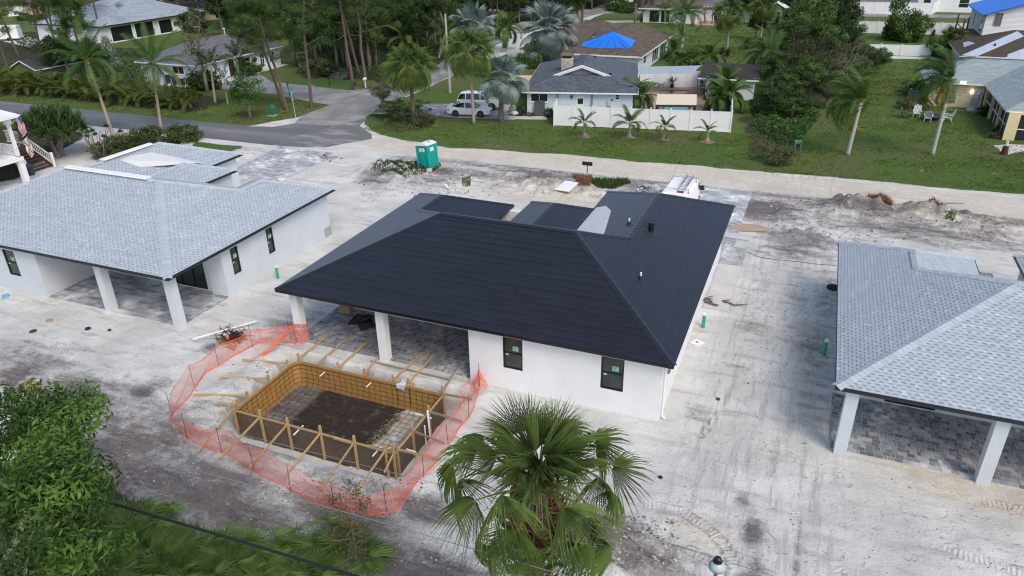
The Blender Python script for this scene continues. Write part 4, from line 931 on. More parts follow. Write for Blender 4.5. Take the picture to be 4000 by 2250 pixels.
# ---- blue house with the white-trimmed gable and the pool yard (rotated) ----
A1=rd(13.5); H1=thing("pool_house","light blue house with dark slate shingles, stone chimney and white-trimmed gable","house",(-28.2,71.5,0),A1)
fn_=(math.sin(A1),-math.cos(A1),0)
def L1(px,py,v=.5):   # photo pixel -> (u,z) on the front wall plane of this house
    o=Vector((-28.2,71.5,0))+Vector((-math.sin(A1),math.cos(A1),0))*v; q=PL(px,py,o,fn_); l=loc_of(q,H1); return l.x,l.z
w1a=L1(*cC(625,1440));w1b=L1(*cC(870,1315)); da=L1(*cC(1265,1700)); db=L1(*cC(1390,1345)); sa=L1(*cC(1825,1415)); sb=L1(*cC(1885,1335))
O1=(0,0,0)
def dutch(T,w,dp,z0,p,gt,matl,deckm,seed,expo=.30):
    h=w/2; zr=z0+p*h; zg=z0+p*gt; A=(h,gt+.15,zr);B=(h,dp-h,zr)
    P=[([(0,0,z0),(w,0,z0),(w-gt,gt,zg),(gt,gt,zg)],(1,0,0)),([(w,0,z0),(w,dp,z0),(h,dp-h,zr),(h,gt-.25,zr),(w-gt,gt-.25,zg),(w-gt,gt,zg)],(0,1,0)),([(w,dp,z0),(0,dp,z0),B],(1,0,0)),([(0,dp,z0),(0,0,z0),(gt,gt,zg),(gt,gt-.25,zg),(h,gt-.25,zr),(h,dp-h,zr)],(0,1,0))]
    pls=[Plane(a,e) for a,e in P[::2]]
    # side planes as two convex pieces sharing a frame
    for s in (1,3):
        pts,e=P[s]; 
        if s==1: cv=[[(w,0,z0),(w,dp,z0),(h,dp-h,zr),(h,gt,zr),(w-gt,gt,zg)],[(w-gt,gt,zg),(h,gt,zr),(h,gt-.3,zr),(w-gt,gt-.3,zg)]]
        else: cv=[[(0,dp,z0),(0,0,z0),(gt,gt,zg),(h,gt,zr),(h,dp-h,zr)],[(gt,gt,zg),(gt,gt-.3,zg),(h,gt-.3,zr),(h,gt,zr)]]
        for q in cv: pls.append(Plane(q,e))
    b=MB()
    for pl in pls: b.slab([q-pl.n*.004 for q in pl.P],.08)
    roof=b.build("roof",deckm,T)
    M=T.matrix_world
    shingles(roof,pls,.2,.33,piece_plain,matl,seed,None,0,gap=.004,tint=t_mix)
    hb=MB()
    for i,(a,c) in enumerate([((0,0,z0),(gt,gt,zg)),((w,0,z0),(w-gt,gt,zg)),((w,dp,z0),B),((0,dp,z0),B),((h,gt-.2,zr),B)]): caps(hb,a,c,.34,.3,t_mix,.03,i)
    hb.build("ridge_caps",matl,roof,kind="stuff")
    f=MB()
    for a,c in (((0,0),(w,0)),((w,0),(w,dp)),((w,dp),(0,dp)),((0,dp),(0,0))): f.obox((*a,z0-.1),(*c,z0-.1),.12,.14,ends=(.05,.05))
    f.build("gutter",TRIMW,T); s=MB(); s.quad((0,0,z0-.16),(0,dp,z0-.16),(w,dp,z0-.16),(w,0,z0-.16)); s.build("soffit",TRIMW,T)
    g=MB(); g.quad((gt+.1,gt+.02,zg),(w-gt-.1,gt+.02,zg),(h,gt+.02,zr-.05)); g.build("gable_siding",mat("slate_blue_siding",(.20,.24,.29),.8,.05),T)
    g=MB()
    for s in (-1,1):
        for k,(o,wd) in enumerate(((0,.16),(.17,.10))):
            g.obox((h+s*(h-gt+.55),gt-.32-k*.02,zg-.22-o+.1),(h,gt-.32-k*.02,zr-.0-o+.1),.05,wd)
    g.build("gable_trim",TRIMW,T)
    return roof,zr,pls
roof1,zr1,pl1=dutch(H1,11.9,16.9,2.6,.335,3.5,SHING_B,SHING_B,41)
b=MB(); d,n=wall(b,(.45,.5),(11.4,.5),0,2.5,.2,[(w1a[0]-.45,w1b[0]-.45,w1a[1],min(2.3,w1b[1])),(da[0]-.45,db[0]-.45,.05,2.12),(max(sa[0],8.5)-.45,sb[0]-.45,sa[1],sb[1])] if sb[0]<11.2 else [(w1a[0]-.45,w1b[0]-.45,w1a[1],min(2.3,w1b[1]))])
wall(b,(11.4,.5),(11.4,16.4),0,2.5,.2); wall(b,(11.4,16.4),(.45,16.4),0,2.5,.2); wall(b,(.45,16.4),(.45,.5),0,2.5,.2); b.build("wall",STUCCO_B,H1)
window(H1,(.45,.5),d,n,w1a[0]-.45,w1b[0]-.45,w1a[1],min(2.3,w1b[1]),None,fm=TRIMW,rail=False,mull=1,sill=TRIMW)
if sb[0]<11.2: window(H1,(.45,.5),d,n,max(sa[0],8.5)-.45,sb[0]-.45,sa[1],sb[1],None,fm=TRIMW,sill=TRIMW)
b=MB(); b.box(da[0],.52,.05,db[0],.6,2.12); dr=b.build("door",TRIMW,H1); b=MB(); b.box((da[0]+db[0])/2-.28,.50,1.3,(da[0]+db[0])/2+.28,.518,1.85); b.build("door_window",GLASS,dr); b=MB(); b.box(da[0]+.08,.47,.98,da[0]+.13,.52,1.1); b.build("handle",CONCD,dr)
b=MB(); q=PL(*cC(1140,960),Vector(H1.location)+Vector((-math.sin(A1),math.cos(A1),0))*5.6,fn_); l=loc_of(q,H1); ch=MB(); ch.box(l.x-.62,5.6,2.5,l.x+.55,6.8,5.0); chm=ch.build("chimney",mat("white_rubble_stone",(.5,.47,.43),.95,.3,5,1,9),roof1)
rr=random.Random(2); st=MB()
for i in range(12):
    for j in range(6):
        u=l.x-.62+j*.2+rr.uniform(0,.03); zz=2.9+i*.17; k=rr.uniform(.75,1.25); st.box(u,5.545-rr.uniform(0,.03),zz+.02,u+.17,5.61,zz+.155,(k,k*.97,k*.92))
        st.box(l.x+.54,5.6+j*.2,zz+.02,l.x+.59+rr.uniform(0,.02),5.6+j*.2+.17,zz+.155,(k,k*.97,k*.92))
st.build("stone_facing",mat("white_stone_block",(.52,.49,.45),.95,.15,5,attr=True),chm)
c=MB(); c.box(l.x-.72,5.5,5.28,l.x+.65,6.9,5.4); c.box(l.x-.5,5.7,5.0,l.x+.43,6.7,5.28,(.3,.3,.3)); c.build("chimney_cap",mat("brown_cap",(.16,.12,.10),.9,.2,attr=True),chm)
for k,(u,v) in enumerate(((6.9,11.0),(8.9,4.2))):
    pl=pl1[2]; b=MB(); zz=2.6+.335*(11.9-u); b.lathe((u,v,zz),[(.14,0),(.13,.18),(.02,.2)],8); b.build("roof_vent",BLACKM,roof1)
b=MB(); b.obox((4.9,8.6,2.6+.335*4.9+.12),(5.3,11.3,2.6+.335*5.3+.12),.55,.09,up=(-.33,0,1)); b.build("ridge_vent",SHING_B,roof1)
for u in (3.65,L1(*cC(1490,1500))[0]):
    b=MB(); b.box(u-.09,.40,0,u+.09,.49,2.45); b.build("downspout",mat("blue_downspout%.0f"%u,(.20,.24,.29),.5,.05),H1)
b=MB(); u,zz=L1(*cC(1207,1370)); b.lathe((u,.38,zz-.15),[(.05,0),(.12,.1),(.10,.25),(.03,.34),(.02,.42)],8); b.build("wall_lantern",BLACKM,H1)
b=MB(); u,zz=L1(2380,402); b.box(u-.2,.36,zz-.32,u+.2,.49,zz+.32); b.build("meter_box",mat("beige_box",(.55,.54,.48),.6),H1)
b=MB(); u,zz=L1(2389,391); b.box(u-.1,.42,zz-.1,u+.1,.49,zz+.1); b.build("electric_meter",BLACKM,H1)
u,zz=L1(*cC(1240,1250),v=1.2); zd=2.6+.335*1.3; b=MB()
for s in (-1,1): b.tube([(u+1.2,1.3,zd),(u+1.2+s*.55,.9,zd+.75)],.025,5)
b.tube([(u+1.2,1.3,zd-.1),(u+1.2,1.25,zd+.3)],.03,5); b.tube([(u+1.2+.35*math.cos(a),1.0+.1*math.sin(a),zd+.2+.16*math.sin(a)) for a in [k*.6 for k in range(12)]],.02,4); b.build("aerial",CONCD,roof1)
aw=MB(); aw.prism([(-2.9,7.2),(-.1,7.0),(-.1,10.4),(-2.9,10.2)],2.25,2.3); aw.build("patio_awning",mat("tan_canvas",(.62,.44,.25),.8,.06),H1)
# things in its yard
def vinyl_fence(name,label,p0,p1,n,h=1.83,group=None,grain=True):
    T=thing(name,label,"fence",p0,0,group); p0=Vector((p0[0],p0[1],0));p1=Vector((p1[0],p1[1],0)); d=(p1-p0).normalized(); L=(p1-p0).length; nn=Vector((d.y,-d.x,0))
    for i in range(n+1):
        c=p0+d*(L*i/n); b=MB(); b.obox(c,c+Vector((0,0,h+.08)),.13,.13,up=tuple(d)); b.obox(c+Vector((0,0,h+.08)),c+Vector((0,0,h+.13)),.17,.17,up=tuple(d)); b.build("post",VINYL,T,p0)
    for i in range(n):
        a=p0+d*(L*i/n+.07);c=p0+d*(L*(i+1)/n-.07); b=MB()
        b.obox(a+Vector((0,0,h-.06)),c+Vector((0,0,h-.06)),.06,.12); b.obox(a+Vector((0,0,.12)),c+Vector((0,0,.12)),.06,.14)
        rl=b.build("panel_rails",VINYL,T,p0)
        m=int((c-a).length/.16)
        b=MB()
        for k in range(m):
            q=a+(c-a)*((k+.01)/m); r=a+(c-a)*((k+.99)/m); b.obox(q+Vector((0,0,h/2)),r+Vector((0,0,h/2)),.03,h-.2)
        b.build("panel",VINYL,T,p0)
    return T
P0=G(2164,491);P1=G(2851,518)
vinyl_fence("vinyl_fence","long white vinyl fence with nine panels behind the four small palms",(P0.x,P0.y,0),(P1.x,P1.y,0),9,1.98)
dv=Vector((-math.sin(A1),math.cos(A1),0))
vinyl_fence("vinyl_fence","short white fence return sloping up to the blue house wall",(P0.x,P0.y+.1,0),tuple(P0+dv*3.0),2,1.9)
vinyl_fence("vinyl_fence","white fence side running back past the leafy palms to the shed",(P1.x-.05,P1.y+.15,0),tuple(P1+Vector((-1.6,13.5,0))),6,1.9)
Q0=G(2500,338);Q1=G(2745,343)
vinyl_fence("vinyl_fence","white fence behind the green plastic chairs and potted plants",(Q0.x,Q0.y,0),(Q1.x,Q1.y,0),4,1.95)
strip_mesh("pool_deck",gp([r3(880,700),r3(1000,660),r3(1430,660),r3(1455,760),r3(1455,845),r3(860,845)]),.05,PAVER_R)
strip_mesh("side_path",gp([r3(-20,880),r3(270,880),r3(262,905),r3(-20,900)]),.05,CONC)
WATER=mat("pool_water",(.06,.30,.34),.06,.25,3,.4,14,spec=.7); WATERD=mat("spa_water",(.05,.08,.10),.06,.2,3,.3,14,spec=.7)
def pool(name,label,pts,water,cat="pool"):
    p=gp(pts); c=Vector((sum(q[0] for q in p)/len(p),sum(q[1] for q in p)/len(p),0)); T=thing(name,label,cat,c)
    b=MB(); n=len(p); o=[(c.x+(q[0]-c.x)*1.12+(q[0]-c.x)/abs(q[0]-c.x)*.1,c.y+(q[1]-c.y)*1.12+(q[1]-c.y)/abs(q[1]-c.y)*.15) for q in p]
    for i in range(n): j=(i+1)%n; b.prism([p[i],o[i],o[j],p[j]][::-1],.03,.12)
    b.build("coping",mat("red_coping"+name,(.30,.16,.13),.8,.1),T,c); b=MB(); b.prism(p,.02,.075); b.build("water",water,T,c); return T
pool("swimming_pool","turquoise swimming pool under the cream canopy",[r3(1120,838),r3(1345,838),r3(1325,775),r3(1150,775)],WATER)
pool("spa_pool","small dark-watered spa pool with red coping behind the cream canopy",[r3(1130,712),r3(1325,712),r3(1318,688),r3(1140,688)],WATERD)
# cream canopy
T=thing("canopy","cream canvas canopy on four dark timber posts over the pool","canopy",tuple(G(*r3(1240,840))))
zc=2.35; cn=[G(*r3(1085,787),zc),G(*r3(1393,790),zc),G(*r3(1395,712),zc+.3),G(*r3(1097,710),zc+.3)]; b=MB(); b.slab(cn,.05); b.build("canopy_cover",mat("cream_canvas",(.66,.58,.44),.8,.05),T,T.location)
DK=mat("dark_timber",(.045,.03,.022),.7,.2)
for q in cn:
    b=MB(); q2=q.lerp((cn[0]+cn[2])/2,.06); b.box(q2.x-.11,q2.y-.11,.05,q2.x+.11,q2.y+.11,q2.z-.05); b.build("post",DK,T,T.location)
b=MB(); b.obox(cn[0]+Vector((.1,.1,-.16)),cn[1]+Vector((-.1,.1,-.16)),.1,.2)
for a,c in ((cn[0],1),(cn[1],-1)): b.obox(a+Vector((c*.2,.1,-.9)),a+Vector((c*.85,.1,-.2)),.08,.1)
b.build("beam",DK,T,T.location)
T=thing("shade_sail","blue-grey shade sail stretched between the blue house and the small dark-roofed shed","shade sail",tuple(G(*r3(1180,650))))
sp=[G(*r3(958,556),2.6),G(*r3(1195,554),2.5),G(*r3(1402,553),2.5),G(*r3(1388,525),2.7),G(*r3(1432,493),3.0),G(*r3(1200,500),2.8),G(*r3(962,502),3.0)]
b=MB(); b.slab(sp,.02); b.build("sail",mat("blue_grey_sail",(.30,.37,.41),.8,.05),T,T.location)
e=MB(); 
for q in (sp[2],sp[4]): e.tube([(q.x+.1,q.y,0),(q.x+.1,q.y,q.z)],.05,6)
e.build("pole",CONCD,T,T.location)
# dark-roofed garden shed of this yard
a=G(*r3(1455,740)); T=thing("garden_shed","small white-walled shed with dark brown roof behind the leafy palms","shed",(a.x,a.y,0),rd(3))
b=MB(); wall(b,(0,0),(5.2,0),0,2.25,.15,[(.9,2.4,.9,2.0)]); wall(b,(5.2,0),(5.2,5),0,2.4,.15); wall(b,(5.2,5),(0,5),0,2.4,.15); wall(b,(0,5),(0,0),0,2.4,.15); b.build("wall",STUCCO_W,T)
window(T,(0,0),Vector((1,0,0)),Vector((0,-1,0)),.9,2.4,.9,2.0,None,fm=TRIMW)
b=MB(); b.slab([(-.9,-.6,2.32),(5.6,-.6,2.32),(5.6,5.6,3.0),(-.9,5.6,3.0)],.12); rf=b.build("roof",mat("dark_brown_roofing",(.035,.028,.028),.9,.15,3),T)
b=MB(); b.box(-.92,-.66,2.2,5.62,-.6,2.34); b.build("fascia",TRIMW,T)
# ---- brown roof with the blue tarp ----
T=thing("tarp_house","brown shingled house with a bright blue tarpaulin over its roof point","house",(-27,96,0)); off=T.location
roof,pls,zr=simple_hip(T,-32.1,-21.3,95.9,116.6,2.6,.385,SHING_BR,SHING_BR,off,.3,.6,51,fh=.2)
b=MB(); r_=wbox(b,-31.6,96.5,-21.9,116,2.5,dict(front=[(5.3,6.9,1.0,2.1)],right=[(3.5,5.2,.9,2.1),(9,13,.1,2.3),(14.2,18.5,.1,2.3)])); b.build("wall",STUCCO_B,T,off)
window(T,(-31.6,96.5),r_['front'][1],r_['front'][2],5.3,6.9,1.0,2.1,off,fm=TRIMW); window(T,(-21.9,96.5),r_['right'][1],r_['right'][2],3.5,5.2,.9,2.1,off,fm=TRIMW)
for u0,u1 in ((9,13),(14.2,18.5)): window(T,(-21.9,96.5),r_['right'][1],r_['right'][2],u0,u1,.1,2.3,off,fm=TRIMW,mull=2,rail=False,name="porch_screen")
b=MB(); b.lathe((-21.6,96.3,0),[(.06,0),(.06,2.4)],6); b.build("downspout",TRIMW,T,off)
TARP=mat("blue_tarpaulin",(.012,.17,.72),.42,.12,1.5,.4,5)
fp,rp_=pls[0],pls[1]
def onp(px,py,pl,h=.05): q=PL(px,py,pl.P[0]+pl.n*h,pl.n); return q
ap=Vector((-26.7,101.35,zr+.12))
b=MB(); q1,q2,q3,q4=onp(*r3(520,345),fp),onp(*r3(590,360),fp),onp(*r3(830,363),fp),onp(*r3(893,365),fp)
qh=onp(*r3(905,350),fp); qd=onp(*r3(930,303),rp_)
b.slab([q1,q2,q3,q4,qh,ap,onp(*r3(535,322),fp)],.02); b.slab([qh,q4,qd,ap],.02,lift=.004)
tp=b.build("tarpaulin",TARP,T,off)
for k in range(5):
    a=q1.lerp(q4,(k+.7)/5.2); c=ap.lerp(q1,.72-.13*k) if k<4 else ap.lerp(qh,.8); e=MB(); e.obox(a+fp.n*.03,(a+(ap-a)*.42)+fp.n*.03,.07,.02,up=tuple(fp.n)); e.build("batten",mat("tarp_batten%d"%k,(.03,.09,.3),.6),tp,off)
# its wing
roof,pls,zr=simple_hip(T,-39.5,-27.4,111.4,120.5,2.7,.36,SHING_BR,SHING_BR,off,.3,.6,52,fh=.2,roofname="wing_roof"); b=MB(); wbox(b,-39,112,-31.5,120,2.6); b.build("wing_wall",STUCCO_B,T,off)
b=MB(); b.box(-37.4,105.3,0,-31.7,112,2.3); b.build("garage_wall",STUCCO_B,T,off); b=MB(); b.slab([(-37.9,104.9,2.35),(-31.9,104.9,2.35),(-31.9,112,3.6),(-37.9,112,3.6)],.15); b.build("garage_roof",SHING_BR,T,off)
# ---- far white house with brown roof, patio ----
T=thing("lawn_house","white house with brown roof and red brick patio beyond the big lawn","house",(-29,151,0)); off=T.location
simple_hip(T,-34.7,-22.6,150.4,166,2.75,.36,SHING_BR,SHING_BR,off,.35,.8,61,fh=.22)
b=MB(); r_=wbox(b,-33.8,151.2,-23.4,165.5,2.6,dict(front=[(1.2,3.2,.1,2.3),(3.5,5.2,.1,2.3),(6.8,7.8,1.5,2.2)])); b.build("wall",STUCCO_W,T,off)
for u0,u1,z0_,z1_ in ((1.2,3.2,.1,2.3),(3.5,5.2,.1,2.3),(6.8,7.8,1.5,2.2)): window(T,(-33.8,151.2),r_['front'][1],r_['front'][2],u0,u1,z0_,z1_,off,fm=TRIMW,rail=False)
b=MB(); r_=wbox(b,-23.4,156,-14,163,2.7,dict(front=[(2.6,4.0,.1,2.3),(5.0,6.6,.1,2.3)])); b.build("wing_wall",STUCCO_W,T,off)
for u0,u1 in ((2.6,4.0),(5.0,6.6)): window(T,(-23.4,156),r_['front'][1],r_['front'][2],u0,u1,.1,2.3,off,fm=TRIMW,mull=1,name="french_door")
simple_hip(T,-24,-13.4,155.4,163.6,2.9,.3,SHING_G,SHING_G,off,.35,.8,62,roofname="wing_roof")
b=MB(); [b.box(x-.08,152-.08,0,x+.08,152+.08,2.7) for x in (-22,-20.5,-18)]; b.box(-23,151.9,2.6,-16,152.1,2.8); [b.box(-23+k*.7,152,2.8,-22.9+k*.7,156,2.92) for k in range(10)]; b.build("pergola",DK,T,off)
strip_mesh("brick_patio",[(-23.4,149.5),(-16.5,149.5),(-15,156),(-23.4,156)],.05,PAVER_R)
# ---- yellow house with screened porch ----
T=thing("yellow_house","yellow house with grey-green shingles, a lit wall lamp and dark screened porch","house",(16,77,0)); off=T.location
roof,pls,zr=simple_hip(T,10.65,32,89.2,98.2,2.6,.40,SHING_LG,SHING_LG,off,.24,.8,71,tint=t_light,fh=.14); 
roof2,pls2,zr2=simple_hip(T,16.1,27.5,77.1,97,2.62,.40,SHING_LG,SHING_LG,off,.24,.8,72,tint=t_light,fh=.14,roofname="porch_roof")
b=MB(); d,n=wall(b,(11.35,89.75),(16.3,89.75),0,2.48,.2,[(3.95,4.8,.15,2.2)]); wall(b,(11.35,97.6),(11.35,89.75),0,2.48,.2,[(5.2,6.0,0,2.4)]); wall(b,(30,97.6),(11.35,97.6),0,2.48,.2); b.build("wall",STUCCO_Y,T,off)
b=MB(); b.box(15.3,89.8,.15,16.15,89.9,2.2); dd=b.build("door",mat("pale_blue_door",(.36,.43,.55),.5,.04),T,off)
LAMP=mat("lit_lamp_glass",(1,.78,.45),.5,0,emis=3); b=MB(); q=PY(3797,359,89.7); b.box(q.x-.13,89.55,q.z-.22,q.x+.13,89.72,q.z+.22); b.build("wall_lamp",LAMP,T,off)
b=MB(); q=G(*E_(0,0)) if False else G(*cE(1315,1170),2.75); b.box(q.x-.25,q.y-.1,q.z-.12,q.x+.25,q.y+.15,q.z+.14); b.build("flood_light",mat("lit_flood",(1,1,1),.4,0,emis=1.2),T,off)
SCR=mat("dark_porch_screen",(.012,.013,.016),.6,.3,.6)
b=MB()
for y in (77.3,81.3,85.3,89.2): b.box(16.38,y-.16,0,16.72,y+.16,2.5)
b.box(16.38,76.95,0,17.3,77.6,2.5); b.box(16.4,77.3,2.3,16.7,89.4,2.48); b.box(24,77,0,24.4,77.6,2.5); b.box(17,77.05,2.3,27,77.4,2.48)
b.build("porch_post",STUCCO_Y,T,off); b=MB(); b.quad((16.62,77.4,.05),(16.62,89.3,.05),(16.62,89.3,2.35),(16.62,77.4,2.35)); b.quad((17.2,77.3,.05),(27,77.3,.05),(27,77.3,2.35),(17.2,77.3,2.35)); b.build("porch_screen",SCR,T,off)
b=MB(); b.box(16.5,77.4,1.05,16.6,89.3,1.12); b.box(17.2,77.2,.95,27,77.28,1.02); b.box(16.5,79.3,0,16.58,79.36,2.4); b.box(16.5,83.3,0,16.58,83.36,2.4); b.build("screen_rail",TRIMW,T,off)
b=MB(); b.tube([(12.35,91.2,3.3),(12.35,91.2,4.9)],.04,6); b.lathe((12.35,91.2,4.85),[(.02,0),(.16,.05),(.12,.14),(.02,.2)],8); b.build("service_mast",CONCD,roof,off)
strip_mesh("porch_step",[(15.0,88.3),(16.3,88.3),(16.3,89.7),(15,89.7)],.12,CONC,t=.1)
# metal frame of a cage by the wall
T=thing("metal_frame","thin grey metal tube frame standing against the yellow wall","frame",(13.8,88.3,0)); b=MB(); 
fx_=[(12.4,87.6),(15.3,87.0),(15.9,88.6),(12.9,89.3)]
for x,y in fx_: b.tube([(x,y,0),(x,y,2.1)],.03,5)
for z_ in (.25,1.7,1.95,2.1):
    for i in range(4): b.tube([(*fx_[i],z_),(*fx_[(i+1)%4],z_)],.025,5)
for k in range(5): t=k/5; b.tube([(15.3+.6*t,87+1.6*t,0),(15.3+.6*t,87+1.6*t,2.1)],.022,5)
b.tube([(13.8,87.3,0),(13.8,87.3,2.1)],.025,5); b.build("tube_frame",mat("grey_tube",(.30,.32,.33),.5,.1),T,T.location)
# ---- brown roof with pale repair strips ----
T=thing("patched_house","dark brown roofed house with pale blue repair strips laid down its slopes","house",(22,108,0)); off=T.location
roof,pls,zr=simple_hip(T,15.9,38,107.6,119.9,2.65,.39,SHING_BR,SHING_BR,off,.3,.8,81,tint=lambda rr,r:tuple(.5+.25*rr.random() for _ in range(3)),fh=.15)
b=MB(); wbox(b,16.4,108.3,37,119.4,2.5); b.build("wall",STUCCO_G,T,off)
PATCH=mat("pale_blue_underlay",(.40,.46,.55),.7,.12,2)
def patch(pts,pl,name="repair_strip"): b=MB(); b.slab([onp(*q,pl,.06) for q in pts],.02); b.build(name,PATCH,roof,off)
patch([cE(1295,780),cE(1500,800),cE(2174,510),cE(2080,440)],pls[3] if False else pls[0]); patch([cE(1310,600),cE(1400,582),cE(1478,612),cE(1322,668)],pls[3]); patch([cE(1845,830),cE(1945,800),cE(1940,770),cE(2400,600),cE(2400,850)],pls[0])
b=MB(); q=onp(*cE(1760,650),pls[0]); b.lathe(q,[(.12,0),(.1,.3),(.02,.32)],8); b.build("roof_vent",BLACKM,roof,off)
b=MB(); b.obox((16.6,105.4,2.5),(22.5,105.2,2.5),.25,.12); b.tube([(17,105.5,0),(17,105.5,2.5)],.05,5); b.tube([(18.5,105.5,0),(18.5,105.5,2.5)],.05,5); b.build("porch_gutter",TRIMW,T,off)
# ---- two-storey sided house with blue tarp ----
T=thing("sided_house","tall white sided house with blue tarpaulin on its low roof and a red deck","house",(25,127,0)); off=T.location
b=MB(); rr=random.Random(9)
x0,x1,y0,y1=20.9,33,127.3,141
def roofz(x): return 5.55+.31*min(x-20.4,33.6-x)
e=MB(); wbox(e,x0,y0,x1,y1,5.3,dict(left=[(4,5.0,2.8,4.6)])); e.quad((x0,y0,5.3),(x1,y0,5.3),(27,y0,roofz(27)-.1)); e.build("wall",STUCCO_W,T,off)
z=.2
SID=mat("white_lap_siding",(.80,.81,.80),.7,.03)
b=MB()
while z<7.3:
    xa=x0 if z<5.4 else 20.4+(z-5.45)/.31+.1; xb=x1 if z<5.4 else 33.6-(z-5.45)/.31-.1
    if xb-xa>.5: b.add([(xa,y0-.012,z+.16),(xb,y0-.012,z+.16),(xb,y0-.045,z),(xa,y0-.045,z),(xa,y0,z),(xb,y0,z)],[(3,2,1,0),(4,5,2,3)])
    z+=.165
b.build("lap_siding",SID,T,off,kind='stuff')
w0=PY(*cE(1725,365),y0);w1=PY(*cE(1890,185),y0); d=Vector((1,0,0));n=Vector((0,-1,0))
window(T,(x0,y0),d,n,w0.x-x0+.05,w1.x-x0-.02,w0.z,w1.z,off,fm=mat("grey_window_frame",(.25,.27,.28),.5),rec=-.08,mull=1,glass=mat("dusty_glass",(.20,.19,.18),.2,.3,2))
b=MB(); b.slab([(20.2,126.7,5.49),(27,126.7,7.6),(27,141.5,7.6),(20.2,141.5,5.49)],.16); b.slab([(27,126.7,7.6),(33.8,126.7,5.49),(33.8,141.5,5.49),(27,141.5,7.6)],.16); b.build("roof",TARP,T,off)
b=MB(); b.quad((20.9-.012,129,2.9),(20.9-.012,130.2,2.9),(20.9-.012,130.2,4.7),(20.9-.012,129,4.7)); b.build("side_window",GLASS,T,off)
RED=mat("red_brown_deck",(.10,.03,.02),.7,.2); b=MB()
for x,y in ((18.4,127.6),(19.4,131),(18.4,134.5)): b.box(x-.1,y-.1,0,x+.1,y+.1,4.7)
b.box(18.3,127.5,2.4,20.9,135,2.6); b.box(18.3,127.5,3.4,18.4,135,3.5); b.obox((18.3,127.6,2.5),(20.6,124.3,.9),1.0,.15,up=(0,0,1)); b.build("deck",RED,T,off)
# ---- long white house at the top behind the fence ----
T=thing("lanai_house","long white house with a dark screened lanai behind the farthest white fence","house",(14,184,0)); off=T.location
b=MB(); d,n=wall(b,(-6,187),(14,187),0,3.2,.2,[(2,12,.1,2.6)]); wall(b,(14,187),(17,183.2),0,3.2,.2,[(1.4,2.6,.9,2.3)]); d2,n2=wall(b,(17,183.2),(36,183.2),0,3.3,.2,[(1.0,2.4,.6,2.6),(7.6,9.4,.9,2.6)]); b.build("wall",STUCCO_W,T,off)
window(T,(-6,187),d,n,2,12,.1,2.6,off,fm=BLACKM,mull=4,rail=False,name="lanai_screen",glass=SCR)
for u in ((1.0,2.4,.6,2.6),(7.6,9.4,.9,2.6)): window(T,(17,183.2),d2,n2,*u,off,fm=TRIMW)
b=MB(); b.slab([(-7,186.2,3.3),(37,182.4,3.3),(37,194,6),(-7,194,6)],.2); b.build("roof",SHING_G,T,off)
vinyl_fence("vinyl_fence","farthest white fence in front of the long white house",(2.5,176.2,0),(19.2,176.9,0),8,2.3)
vinyl_fence("vinyl_fence","stub of white fence turning towards the long white house",(19.3,177.1,0),(21,184,0),2,2.3)
vinyl_fence("vinyl_fence","middle white fence half hidden by the round green bushes",(4.4,145.9,0),(21.9,147.6,0),9,1.95)
vinyl_fence("vinyl_fence","nearest of the three stacked white fences, ending at the dark hedge",(2.4,118.8,0),(15.6,120.6,0),5,1.95)
# ---- green garden sheds ----
T=thing("green_shed","small green garden shed with white metal roof and white window","shed",(-8.6,157.5,0)); b=MB()
b.box(-11.2,156.2,0,-7.4,160,2.6); b.add([(-11.2,156.2,2.6),(-7.4,156.2,2.6),(-9.3,156.2,3.6),(-11.2,160,2.6),(-7.4,160,2.6),(-9.3,160,3.6)],[(0,1,2),(5,4,3)]); b.build("wall",mat("sage_green_siding",(.20,.26,.19),.8,.06),T,T.location)
b=MB(); b.slab([(-11.7,155.9,2.38),(-9.3,155.9,3.72),(-9.3,160.5,3.72),(-11.7,160.5,2.38)],.08); b.slab([(-9.3,155.9,3.72),(-6.9,155.9,2.38),(-6.9,160.5,2.38),(-9.3,160.5,3.72)],.08); b.build("roof",TRIMW,T,T.location)
window(T,(-11.2,156.2),Vector((1,0,0)),Vector((0,-1,0)),1.3,2.7,.8,2.2,T.location,fm=TRIMW,rec=-.05,mull=0)
T=thing("long_green_shed","long green shed with ribbed dark roof behind the yellowing areca palms","shed",(-97,67,0)); off=T.location
b=MB(); b.add([(-99.1,67,0),(-94.7,67,0),(-94.7,67,2.1),(-96.9,67,3.0),(-99.1,67,2.1),(-99.1,75.5,0),(-94.7,75.5,0),(-94.7,75.5,2.1),(-96.9,75.5,3.0),(-99.1,75.5,2.1)],[(0,1,2,3,4),(9,8,7,6,5),(1,6,7,2),(5,0,4,9)]); b.build("wall",mat("mid_green_siding",(.10,.15,.07),.8,.08),T,off)
b=MB(); b.slab([(-96.9,66.8,3.1),(-94.4,66.8,2.05),(-94.4,75.8,2.05),(-96.9,75.8,3.1)],.06); b.slab([(-99.4,66.8,2.05),(-96.9,66.8,3.1),(-96.9,75.8,3.1),(-99.4,75.8,2.05)],.06)
for k in range(22): y=66.9+k*.41; b.obox((-96.85,y,3.13),(-94.45,y,2.09),.06,.05)
b.build("roof",mat("dark_ribbed_roof",(.055,.05,.055),.6,.1),T,off)
b=MB(); b.obox((-94.38,66.7,2.0),(-94.38,75.9,2.0),.06,.14); b.obox((-96.9,66.76,3.08),(-94.4,66.76,2.02),.06,.12); b.obox((-96.9,66.76,3.08),(-99.4,66.76,2.02),.06,.12); b.build("trim",TRIMW,T,off)
